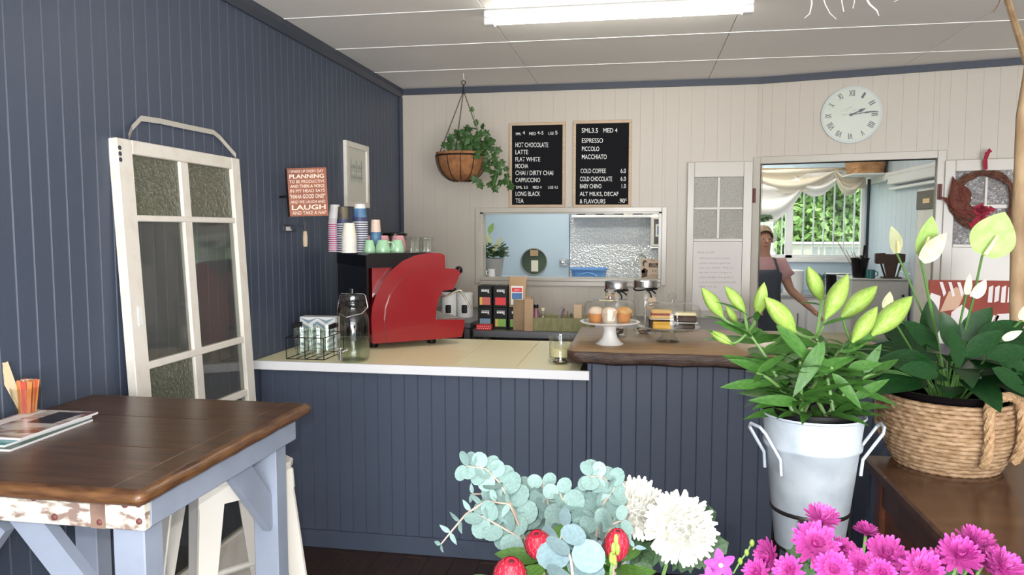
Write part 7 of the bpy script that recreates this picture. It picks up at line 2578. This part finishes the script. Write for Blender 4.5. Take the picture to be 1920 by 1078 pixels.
# grey door leaf lower right
# corner pole
p = onY(1623, 400, 7.85)
tag(obj('corner_pole', MB().tube([(XS - 0.06, 7.85, 0.0), (XS - 0.06, 7.85, 2.02)], 0.014, 10), 'dark_metal', world=True, smooth=True), 'thin dark pole standing in the kitchen corner by the window', 'pole')

# grey cabinet with utensil bucket, rack and mug
gcY = 6.75
a, c = onY(1597, 523, gcY), onY(1718, 523, gcY)
c.x = min(c.x, XS - 0.02)
gcz = (a.z + c.z) / 2
gc = thing('grey_cabinet', 'plain grey cabinet standing inside the kitchen doorway', 'cabinet', ((a.x + c.x) / 2, gcY + 0.25, 0))
gw = (c.x - a.x) / 2
obj('cabinet_body', MB().cbox(-gw, gw, -0.23, 0.25, 0.05, gcz - 0.012, 0.004), 'grey_panel', gc)
obj('cabinet_top', MB().cbox(-gw - 0.005, gw + 0.005, -0.255, 0.25, gcz - 0.012, gcz, 0.003), 'grey_panel', gc)
gd = obj('cabinet_door', MB().cbox(-gw + 0.003, gw - 0.003, -0.25, -0.23, 0.06, gcz - 0.018, 0.003), 'grey_panel', gc)
obj('door_knob', MB().ball((gw - 0.05, -0.258, gcz - 0.14), 0.012), 'dark_metal', gd, smooth=True)
q = onY(1611, 522, gcY + 0.15)
k = (q - CAM).dot(FW) / F
ub = thing('utensil_bucket', 'black tapered bucket of cooking sticks on grey cabinet', 'bucket', (q.x, gcY + 0.15, gcz))
R_ = 16 * k
hb2 = 35 * k
obj('bucket_body', MB().lathe([(0, 0.003), (R_ * 0.72, 0), (R_, hb2), (R_ * 1.06, hb2), (R_ * 1.06, hb2 + 0.01), (R_ * 0.9, hb2 + 0.01), (R_ * 0.68, 0.02), (0, 0.02)], 24), 'black_gloss', ub, smooth=True)
for i, (x, y, m, r) in enumerate(((1563, 440, 'branch_wood', 0.004), (1586, 468, 'branch_wood', 0.003), (1596, 470, 'twig', 0.003), (1622, 460, 'black', 0.012), (1601, 472, 'branch_wood', 0.003))):
    a_ = V((q.x + 0.012 * (i - 2), gcY + 0.15, gcz + 0.03))
    b_ = onY(x, y, gcY + 0.13)
    tag(obj('cooking_utensil', MB().tube([a_, a_.lerp(b_, 0.75), b_], [r * 0.7, r * 0.8, r], 6), m, world=True), ['long thin stick leaning furthest left out of the utensil bucket', 'short brown stick left of centre in the utensil bucket', 'pale thin stick in the utensil bucket', 'thick black handled utensil in the kitchen bucket', 'short brown stick in the middle of the utensil bucket'][i], 'utensil', 'utensils in the kitchen bucket')
a, c = onY(1641, 474, gcY + 0.1), onY(1695, 522, gcY + 0.1)
rk = thing('utensil_rack', 'small dark wooden rack with splayed bars on grey cabinet', 'rack', ((a.x + c.x) / 2, gcY + 0.1, gcz))
rw, rh = (c.x - a.x) / 2, a.z - gcz
obj('top_rail', MB().prism([(-rw, rh - 0.085), (-rw * 0.9, rh - 0.095), (rw * 0.9, rh - 0.085), (rw, rh - 0.07), (rw, rh - 0.01), (0.4 * rw, rh), (0.3 * rw, rh - 0.012), (-0.3 * rw, rh - 0.01), (-0.4 * rw, rh), (-rw, rh - 0.005)], -0.015, 0.015, 'y'), 'coffee_brown', rk)
obj('centre_splat', MB().prism([(-0.02, 0), (0.03, 0), (0.055, rh - 0.08), (-0.05, rh - 0.08)], -0.01, 0.01, 'y'), 'coffee_brown', rk)
for x0, x1 in ((-0.03, -rw * 0.62), (0.035, rw * 0.5), (0.06, rw * 0.8)):
    obj('splayed_bar', MB().tube([(x0, 0, 0.0), (x1, 0, rh - 0.08)], 0.008, 6), 'dark_metal', rk)
obj('rack_foot', MB().cbox(-0.06, 0.09, -0.05, 0.05, 0, 0.012, 0.003), 'coffee_brown', rk)
q = onY(1632, 522, gcY + 0.05)
t = thing('mug', 'dark teal mug between the utensil bucket and rack', 'mug', (q.x, gcY + 0.05, gcz))
obj('cup_body', MB().lathe([(0, 0.003), (0.032, 0), (0.036, 0.004), (0.036, 0.075), (0.032, 0.075), (0.031, 0.008), (0, 0.008)], 20), 'teal_mug', t, smooth=True)
obj('handle', MB().tube([(0.034, 0, 0.06), (0.058, 0, 0.055), (0.058, 0, 0.025), (0.034, 0, 0.018)], 0.005, 6), 'teal_mug', t, smooth=True)
q = onY(1698, 522, gcY + 0.05)
tag(obj('plastic_bag', MB().lathe([(0, 0), (0.05, 0.0), (0.06, 0.04), (0.045, 0.08), (0.015, 0.10), (0.03, 0.14), (0, 0.13)], 14, ripple=lambda a, i: 1 + 0.12 * math.sin(5 * a + i)), 'clear_glass', smooth=True), 'clear plastic bag on the grey cabinet right of the rack', 'bag').location = (q.x, gcY + 0.05, gcz)

# pots on the bench under the window
bY = 7.6
q = onY(1487, 540, bY)
k = (q - CAM).dot(FW) / F
t = thing('white_pot', 'large white stock pot on the bench under the window', 'pot', (q.x, bY, 0.92))
h = onY(1487, 507, bY).z - 0.92
obj('pot_body', MB().lathe([(0, 0), (17 * k, 0), (18 * k, 0.01), (18 * k, h - 0.01)], 28), 'white', t, smooth=True)
obj('pot_lid', MB().lathe([(19 * k, h - 0.012), (19 * k, h), (16 * k, h + 0.006), (0, h + 0.008)], 28), 'white', t, smooth=True)
for i, (px, lab, m) in enumerate(((1560, 'dark pot with pale rim left of its twin on the bench', 'black_gloss'), (1582, 'dark pot with pale rim nearest the utensil bucket', 'black_gloss'))):
    q = onY(px, 540, bY - 0.05)
    t = thing('dark_pot', lab, 'pot', (q.x, bY - 0.05, 0.92), 0, 'dark pots on the kitchen bench')
    h = onY(px, 513, bY - 0.05).z - 0.92
    obj('pot_body', MB().lathe([(0, 0), (0.05, 0), (0.058, h)], 20), m, t, smooth=True)
    obj('pot_rim', MB().tube([(0.058 * math.cos(a), 0.058 * math.sin(a), h) for a in [2 * PI * i_ / 20 for i_ in range(20)]], 0.005, 6, True), 'white', t, smooth=True)
q = onY(1534, 540, bY + 0.08)
t = thing('succulent', 'small succulent in a dark pot on the kitchen bench', 'potted plant', (q.x, bY + 0.08, 0.92))
obj('pot', MB().lathe([(0, 0), (0.05, 0), (0.065, 0.12), (0.055, 0.12), (0, 0.11)], 18), 'pot_grey', t, smooth=True)
suc = blade_mesh('leaf', 'leaf_euc', lambda t: 0.2 * math.sin(PI * min(1, t + 0.05)) ** 0.6 + 0.02, 4, -0.2, 0.3)
rr = random.Random(2)
for i in range(26):
    a = i * 2.4
    link('leaf', suc, t, frame_mtx((0.03 * math.cos(a), 0.03 * math.sin(a), 0.11), (math.cos(a), math.sin(a), 0.3 + 1.2 * (1 - i / 26)), (0, 0, 1), rr.uniform(0.06, 0.10)))

# things seen through the servery
tY = 7.62
a, c = onY(1069, 502, tY), onY(1140, 520, tY)
t = thing('blue_tub', 'blue plastic tub on the bench by the steel splashback', 'tub', ((a.x + c.x) / 2, tY, 0.92))
wT = (c.x - a.x) / 2
zT = a.z - 0.92
b = MB()
rows = [(0.80, 0.0, 0.7), (0.92, zT * 0.9, 0.9), (1.0, zT * 0.93, 1.0), (1.0, zT, 1.0), (0.90, zT, 0.9), (0.78, 0.02, 0.68)]
n = 20
vs = [(wT * r * math.copysign(abs(math.cos(a_)) ** 0.5, math.cos(a_)), 0.16 * d_ * math.copysign(abs(math.sin(a_)) ** 0.5, math.sin(a_)), z) for r, z, d_ in rows for a_ in [2 * PI * i / n for i in range(n)]]
b.add(vs, [[r * n + i, r * n + (i + 1) % n, (r + 1) * n + (i + 1) % n, (r + 1) * n + i] for r in range(len(rows) - 1) for i in range(n)] + [list(range(n))[::-1], [(len(rows) - 1) * n + i for i in range(n)]])
obj('tub_body', b, 'blue_tub', t, smooth=True)
obj('tub_handle', MB().tube(bez((-wT * 0.45, -0.165, zT * 0.66), (0, -0.19, zT * 0.95), (wT * 0.45, -0.165, zT * 0.66), 8), 0.010, 6), 'blue_tub', t, smooth=True)
p, q = onY(1189, 499, tY), onY(1206, 480, tY)
t = thing('kitchen_tap', 'chrome gooseneck tap over the kitchen bench', 'tap', (q.x + 0.02, tY + 0.1, 0.92))
o_ = wloc(t)
cx_ = q.x - o_.x
obj('spout', MB().tube([(0.02, 0, 0), (0.02, 0, q.z - o_.z - 0.08), (0.0, -0.01, q.z - o_.z - 0.02), (-0.05, -0.03, q.z - o_.z + 0.01), (p.x - o_.x + 0.02, -0.06, q.z - o_.z - 0.02), (p.x - o_.x, -0.07, p.z - o_.z)], 0.013, 10), 'chrome', t, smooth=True)
obj('tap_base', MB().lathe([(0.03, 0), (0.03, 0.02), (0.018, 0.03)], 16, (0.02, 0, 0)), 'chrome', t, smooth=True)
obj('lever', MB().tube([(0.02, 0, 0.06), (0.07, -0.02, 0.09)], 0.006, 6), 'chrome', t)
# oven / microwave at the right
p, q = onY(1221, 407, 7.5), onY(1262, 463, 7.5)
t = thing('microwave', 'white framed microwave at the right end of the servery view', 'microwave', ((p.x + q.x) / 2, 7.65, q.z))
hw, hh = (q.x - p.x) / 2, p.z - q.z
obj('case', MB().cbox(-hw, hw, -0.15, 0.30, 0, hh, 0.006), 'old_white', t)
dr = obj('door_glass', MB().cbox(-hw + 0.03, hw - 0.03, -0.155, -0.15, 0.03, hh - 0.02, 0.002), 'black_gloss', t)
obj('door_frame', MB().box(-hw + 0.045, hw - 0.04, -0.158, -0.155, 0.10, hh - 0.07), 'old_white', dr)
obj('door_window', MB().box(-hw + 0.06, hw - 0.05, -0.16, -0.158, 0.12, hh - 0.085), 'label_blue', dr)
obj('wall_bracket', MB().box(-hw, hw, 0.2, 0.30, -0.02, 0.0), 'steel', t)
# tall cupboard behind the wall on the left with the pot plant
kcz = SZ0 - 0.01
tag(obj('low_cupboard', MB().cbox(XL + 0.01, -0.90, 5.66, 6.06, 0.0, kcz, 0.005), 'pale_blue', world=True), 'pale blue cupboard under the pot plant behind the servery', 'cupboard')
q = onY(925, 500, 5.85)
t = thing('pot_plant', 'pot plant with white lilies at the left of the servery', 'potted plant', (q.x, 5.85, kcz))
obj('pot', MB().lathe([(0, 0), (0.065, 0), (0.085, 0.14), (0.09, 0.15), (0.078, 0.15), (0, 0.13)], 22), 'pot_grey', t, smooth=True)
rr = random.Random(6)
for i in range(60):
    a = i * 2.4
    e = rr.uniform(-0.1, 1.0)
    p_ = V((0.05 * math.cos(a), 0.05 * math.sin(a), 0.15 + rr.uniform(0, 0.10)))
    link('leaf', mum_leaf, t, frame_mtx(p_, (math.cos(a), math.sin(a), e), (0, -0.4, 1), rr.uniform(0.05, 0.085)))
for i, (x, y) in enumerate(((917, 436), (921, 455), (933, 462), (912, 458), (926, 470))):
    B_ = onY(x, y, 5.80) - wloc(t)
    obj('flower_stalk', MB().tube([(0, 0, 0.15), B_ - V((0, 0, 0.03)), B_], 0.003, 5), 'stem_lily', t)
    d_ = V((rr.uniform(-.6, .6), -0.3, 1))
    link('spathe', sp_me['g' if i == 0 else 'w', 1], t, frame_mtx(B_, d_, -FW, (0.06, 0.09, 0.06)))
# mug and coffee card on the sill
q = onY(921, 520, YB + 0.06)
sillz = SZ0 + 0.012
t = thing('mug', 'small white jug on the servery sill before the pot plant', 'mug', (q.x + 0.004, YB + 0.06, sillz))
obj('cup_body', MB().lathe([(0, 0.002), (0.024, 0), (0.027, 0.005), (0.024, 0.05), (0.028, 0.056), (0.022, 0.052), (0.021, 0.01), (0, 0.008)], 18), 'white', t, smooth=True)
obj('handle', MB().tube([(-0.024, 0, 0.046), (-0.042, 0, 0.04), (-0.04, 0, 0.018), (-0.025, 0, 0.014)], 0.004, 6), 'white', t, smooth=True)
a, c = onY(1202, 485, YB + 0.03), onY(1238, 524, YB + 0.03)
cdw, cdh = c.x - a.x, a.z - sillz
t = thing('coffee_card', 'tan card saying try our coffee standing on the sill', 'sign', (a.x, YB + 0.03, sillz))
obj('card', MB().box(0, cdw, 0, 0.003, 0, cdh), 'tan_card', t)
o_ = wloc(t)


def card(n, x0, x1, z0, z1, m, off=0.001):
    obj(n, MB().box(cdw * x0, cdw * x1, -off, 0, cdh * z0, cdh * z1), m, t)


card('band', 0.40, 1.0, 0.56, 0.78, 'coffee_brown')
# plain figure silhouette: head with hair, raised cup
b = MB()
for cx_, cz_, rx, rz in ((0.20, 0.76, 0.13, 0.17), (0.12, 0.36, 0.10, 0.10)):
    b.add([(cdw * (cx_ + rx * math.cos(a_)), -0.001, cdh * (cz_ + rz * math.sin(a_))) for a_ in [2 * PI * i / 14 for i in range(14)]], [list(range(14))])
b.add([(cdw * x, -0.001, cdh * z) for x, z in ((0.04, 0.02), (0.30, 0.10), (0.36, 0.42), (0.16, 0.55), (0.05, 0.40))], [[0, 1, 2, 3, 4]])
obj('printed_figure', b, 'coffee_brown', t)
b = MB()
b.add([(cdw * (0.25 + 0.09 * math.cos(a_)), -0.0016, cdh * (0.70 + 0.13 * math.sin(a_))) for a_ in [2 * PI * i / 14 for i in range(14)]], [list(range(14))])
obj('printed_face', b, 'tan_card', t)
for s, x0, x1, z0, z1, m in (('Try', 0.50, 0.72, 0.96, 0.83, 'coffee_brown'), ('OUR', 0.55, 0.76, 0.76, 0.69, 'tan_card'), ('COFFEE', 0.46, 0.90, 0.67, 0.59, 'tan_card'), ("it's", 0.58, 0.78, 0.48, 0.34, 'coffee_brown'), ('DELICIOUS', 0.20, 0.95, 0.20, 0.06, 'coffee_brown')):
    P = lambda x, z: o_ + V((cdw * x, -0.001, cdh * z))
    text('lettering', s, P(x0, z0), P(x1, z0), P(x0, z1), m, t)

# ---------------------------------------------------------------- the person in the kitchen
pd_ = 6.35
foot = onD(1428, 520, pd_)
pe = thing('person', 'person in mauve top and dark apron reaching down in the kitchen doorway', 'person', (foot.x, foot.y, 0), YAW)
J = {}
E_ = []


def jt(n, p, r, par=None, ry=None):
    J[n] = (len(J), p, r, ry or r)
    if par:
        E_.append((J[par][0], J[n][0]))


jt('pelvis', (0, 0, 0.84), 0.135, None, 0.105)
jt('waist', (0, 0, 0.98), 0.120, 'pelvis', 0.09)
jt('chest', (0, 0, 1.14), 0.135, 'waist', 0.10)
jt('collar', (0, 0.0, 1.25), 0.085, 'chest', 0.07)
jt('neck', (0, -0.005, 1.315), 0.048, 'collar')
jt('jaw', (0, -0.025, 1.375), 0.058, 'neck')
jt('face', (0, -0.02, 1.44), 0.074, 'jaw', 0.088)
jt('crown', (0, -0.005, 1.51), 0.062, 'face')
for s_, nm in ((1, 'r'), (-1, 'l')):
    jt('shoulder' + nm, (0.155 * s_, 0, 1.235), 0.055, 'collar')
    if s_ == 1:
        el, wr2, hd2 = (0.235, -0.03, 1.02), (0.375, -0.13, 0.87), (0.415, -0.155, 0.83)
    else:
        el, wr2, hd2 = (-0.20, -0.02, 1.0), (-0.16, -0.20, 0.90), (-0.13, -0.24, 0.88)
    jt('upper' + nm, tuple((V(J['shoulder' + nm][1]) * 0.45 + V(el) * 0.55)), 0.046, 'shoulder' + nm)
    jt('elbow' + nm, el, 0.038, 'upper' + nm)
    jt('fore' + nm, tuple(V(el).lerp(V(wr2), 0.4)), 0.036, 'elbow' + nm)
    jt('wrist' + nm, wr2, 0.024, 'fore' + nm)
    jt('palm' + nm, hd2, 0.028, 'wrist' + nm, 0.018)
    dv = (V(hd2) - V(wr2)).normalized()
    sd = dv.cross(V((0, 0, 1))).normalized()
    for fi in range(4):
        o1 = V(hd2) + dv * 0.03 + sd * (0.022 - 0.015 * fi)
        l_ = (0.026, 0.030, 0.028, 0.021)[fi]
        jt('f%d%s' % (fi, nm), tuple(o1), 0.0085, 'palm' + nm)
        jt('g%d%s' % (fi, nm), tuple(o1 + dv * l_ + V((0, 0, -0.006))), 0.008, 'f%d%s' % (fi, nm))
        jt('h%d%s' % (fi, nm), tuple(o1 + dv * l_ * 1.7 + V((0, 0, -0.02))), 0.0065, 'g%d%s' % (fi, nm))
    o1 = V(hd2) - dv * 0.005 + sd * 0.034 * s_
    jt('t0' + nm, tuple(o1), 0.010, 'palm' + nm)
    jt('t1' + nm, tuple(o1 + dv * 0.028 + sd * 0.012 * s_), 0.008, 't0' + nm)
    jt('hip' + nm, (0.085 * s_, 0, 0.78), 0.088, 'pelvis')
    jt('knee' + nm, (0.095 * s_, -0.01, 0.42), 0.058, 'hip' + nm)
    jt('calf' + nm, (0.097 * s_, 0.01, 0.28), 0.052, 'knee' + nm)
    jt('ankle' + nm, (0.10 * s_, 0.02, 0.07), 0.036, 'calf' + nm)
    jt('toe' + nm, (0.11 * s_, -0.13, 0.032), 0.030, 'ankle' + nm)
me = bpy.data.meshes.new('body')
me.from_pydata([j[1] for j in J.values()], E_, [])
me.materials.append(MAT['skin'])
bo = link('body', me, pe)
sk = bo.modifiers.new('skin', 'SKIN')
sk.use_smooth_shade = True
if not me.skin_vertices:
    me.skin_vertices.new()
for (i, p, r, ry) in J.values():
    sv = me.skin_vertices[0].data[i]
    sv.radius = (r, ry)
    sv.use_root = (i == 0)
ss = bo.modifiers.new('subdivision', 'SUBSURF')
ss.levels = ss.render_levels = 2


def loft(rows, n=24, a0=0.0, a1=2 * PI, closed=True):
    vs, fs = [], []
    m = n if closed else n + 1
    for cx_, cy_, z, rx, ry in rows:
        for i in range(m):
            a = a0 + (a1 - a0) * i / n
            vs.append((cx_ + rx * math.cos(a), cy_ + ry * math.sin(a), z))
    for r in range(len(rows) - 1):
        for i in range(n):
            i2 = (i + 1) % m
            fs.append([r * m + i, r * m + i2, (r + 1) * m + i2, (r + 1) * m + i])
    return MB().add(vs, fs)


sh_ = loft([(0, 0, 0.80, .165, .135), (0, 0, 0.92, .150, .122), (0, 0, 1.04, .150, .122), (0, 0, 1.14, .168, .125), (0, 0, 1.20, .175, .115), (0, 0, 1.255, .150, .095), (0, 0, 1.285, .095, .080), (0, -0.003, 1.30, .068, .066)])
for s_, nm in ((1, 'r'), (-1, 'l')):
    el = V(J['elbow' + nm][1])
    a_ = V((0.10 * s_, 0, 1.235))
    b_ = V(J['shoulder' + nm][1])
    sh_.tube([a_, b_ + V((0, 0, 0.004)), b_.lerp(el, 0.30), b_.lerp(el, 0.52) + V((0.012 * s_, 0, 0))], [0.052, 0.066, 0.066, 0.074], 16)
obj('shirt', sh_, 'shirt_mauve', pe, smooth=True, angle=180)
apn = loft([(0, 0, 0.34, .205, .165), (0, 0, 0.60, .190, .160), (0, 0, 0.80, .178, .150), (0, 0, 0.95, .160, .135), (0, 0, 1.06, .158, .134), (0, 0, 1.15, .172, .136), (0, 0, 1.195, .150, .130)], 24, PI + 0.1, 2 * PI - 0.1, False)
ao = obj('apron', apn, 'apron_navy', pe, smooth=True, angle=180)
sol = ao.modifiers.new('thickness', 'SOLIDIFY')
sol.thickness = 0.004
obj('apron_strap', MB().tube([(0.10, -0.115, 1.19), (0.085, -0.06, 1.285), (0.05, 0.06, 1.30)], 0.012, 6, flat=0.3).tube([(-0.10, -0.115, 1.19), (-0.085, -0.06, 1.285), (-0.05, 0.06, 1.30)], 0.012, 6, flat=0.3), 'apron_navy', pe)
tr2 = MB()
for s_ in (1, -1):
    tr2.tube([(0.075 * s_, 0, 0.90), (0.085 * s_, 0, 0.74), (0.095 * s_, -0.008, 0.42), (0.10 * s_, 0.012, 0.09)], [0.105, 0.104, 0.075, 0.062], 18)
obj('trousers', tr2, 'apron_navy', pe, smooth=True)
# hair cap, eyes, nose, mouth, ears
hr = MB()
n, m = 18, 9
vs, fs = [], []
for i in range(m + 1):
    t_ = PI * 0.62 * i / m
    for j in range(n):
        a = 2 * PI * j / n
        back = max(0, math.sin(a))
        tt_ = t_ * (1.0 + 0.35 * back - 0.50 * max(0, -math.sin(a)))
        vs.append((0.084 * math.sin(tt_) * math.cos(a), 0.100 * math.sin(tt_) * math.sin(a) - 0.002, 1.462 + 0.106 * math.cos(tt_)))
for i in range(m):
    for j in range(n):
        fs.append([i * n + j, (i + 1) * n + j, (i + 1) * n + (j + 1) % n, i * n + (j + 1) % n])
hr.add(vs, fs)
hr.ball((0.0, 0.10, 1.50), 0.04, 10, 7)
obj('hair', hr, 'hair', pe, smooth=True, angle=180)
for s_ in (1, -1):
    ey = obj('eye', MB().ball((0.028 * s_, -0.096, 1.452), 0.0075, 8, 6, (1.2, 0.7, 0.7)), 'paper_grey', pe, smooth=True)
    obj('iris', MB().ball((0.028 * s_, -0.1005, 1.452), 0.0062, 8, 6), 'coffee_brown', ey, smooth=True)
    obj('ear', MB().ball((0.078 * s_, -0.01, 1.44), 0.022, 8, 6, (0.4, 0.7, 1.2)), 'skin', pe, smooth=True)
obj('nose', MB().tube([(0, -0.100, 1.462), (0, -0.116, 1.425), (0, -0.100, 1.418)], [0.006, 0.012, 0.008], 8), 'skin', pe, smooth=True)
obj('mouth', MB().ball((0, -0.090, 1.392), 0.018, 10, 6, (1.2, 0.5, 0.35)), 'lips', pe, smooth=True)

# hanging foliage above the person
q = onY(1428, 402, 7.6)
t = thing('hanging_sprig', 'dark dried sprig hanging in the kitchen window', 'foliage', (q.x, 7.6, q.z))
obj('string', MB().tube([(0, 0, 0.0), (0, 0, 2.46 - q.z)], 0.002, 5), 'twig_dark', t)
rr = random.Random(4)
for i in range(22):
    a = i * 2.4
    link('leaf', mum_leaf, t, frame_mtx((0, 0, -0.02), (math.cos(a), math.sin(a), rr.uniform(-.6, .3)), (0, -0.5, 1), rr.uniform(0.08, 0.13)))
E_2 = None

# ================================================================ OUTSIDE THE KITCHEN WINDOW
struct(obj('ground', MB().box(-12, 20, 8.1, 40, -0.3, -0.2), 'grass'))


def shrub(px, w_, h_, Y, m, label, seed, n=4200):
    rr = random.Random(seed)
    c = onY(px, 400, Y)
    t = thing('leafy_tree', label, 'tree', (c.x, Y, -0.2), 0, 'trees outside the kitchen window')
    obj('trunk', MB().tube([(0, 0, 0), (0.05, 0, h_ * 0.3), (0, 0.05, h_ * 0.6)], [0.12, 0.10, 0.05], 8), 'bark', t, smooth=True)
    vs, fs = [], []
    lumps = [(V((rr.uniform(-.6, .6) * w_, rr.uniform(-.5, .5) * w_ * .6, h_ * rr.uniform(0.25, 0.9))), rr.uniform(0.28, 0.45) * w_) for _ in range(14)]
    for i in range(n):
        lc, lr = rr.choice(lumps)
        d = V((rr.gauss(0, 1), rr.gauss(0, 1) - 0.5, rr.gauss(0, 1))).normalized()
        p = lc + d * lr * rr.uniform(0.82, 1.05)
        if p.z < 0.15:
            continue
        u_ = V((rr.gauss(0, 1), rr.gauss(0, 1), rr.gauss(0, 1))).normalized()
        v_ = (d * 0.8 + V((rr.gauss(0, .5), rr.gauss(0, .5), rr.gauss(0, .5)))).cross(u_).normalized()
        s_ = rr.uniform(0.05, 0.085)
        b0 = len(vs)
        vs += [p - u_ * s_, p + v_ * s_ * 0.5, p + u_ * s_, p - v_ * s_ * 0.5]
        fs.append([b0, b0 + 1, b0 + 2, b0 + 3])
    for lc, lr in lumps:      # dark woody heart of each clump
        pass
    stuff(obj('crown', MB().add(vs, fs), m, t))


shrub(1440, 1.3, 3.0, 12.0, 'bush', 'dark dense tree behind the left window panes', 1, 6000)
shrub(1510, 1.2, 3.2, 12.6, 'bush_light', 'bright leafy tree in the middle of the kitchen window', 2, 6000)
shrub(1575, 1.3, 3.4, 12.2, 'bush', 'green tree behind the right window bars', 3, 6000)
shrub(1625, 1.2, 3.0, 13.2, 'bush_light', 'pale sunlit tree at the right edge of the window', 4, 6000)
shrub(1380, 1.6, 3.6, 13.5, 'bush_light', 'pale sunlit tree at the far left of the window', 5, 6000)
shrub(1540, 2.6, 4.6, 15.5, 'bush_light', 'tall sunlit tree furthest behind the window', 6, 8000)
# low white outbuilding
a, c = onY(1480, 458, 10.8), onY(1640, 490, 10.8)
t = thing('garden_wall', 'low white wall with dark openings below the trees', 'wall', ((a.x + c.x) / 2, 10.9, -0.2))
hw, hz_ = (c.x - a.x) / 2, a.z + 0.2
obj('wall_slab', MB().cbox(-hw, hw, 0, 0.2, 0, hz_, 0.01), 'cream_paint', t)
obj('coping', MB().cbox(-hw - 0.02, hw + 0.02, -0.03, 0.23, hz_, hz_ + 0.03, 0.005), 'white', t)
for x0, x1 in ((1527, 1536), (1541, 1546), (1552, 1572), (1574, 1618)):
    u, v = onY(x0, 470, 10.8).x - wloc(t).x, onY(x1, 470, 10.8).x - wloc(t).x
    obj('opening', MB().box(u, v, -0.004, 0.0, hz_ - 0.26, hz_ - 0.04), 'pot_grey', t)
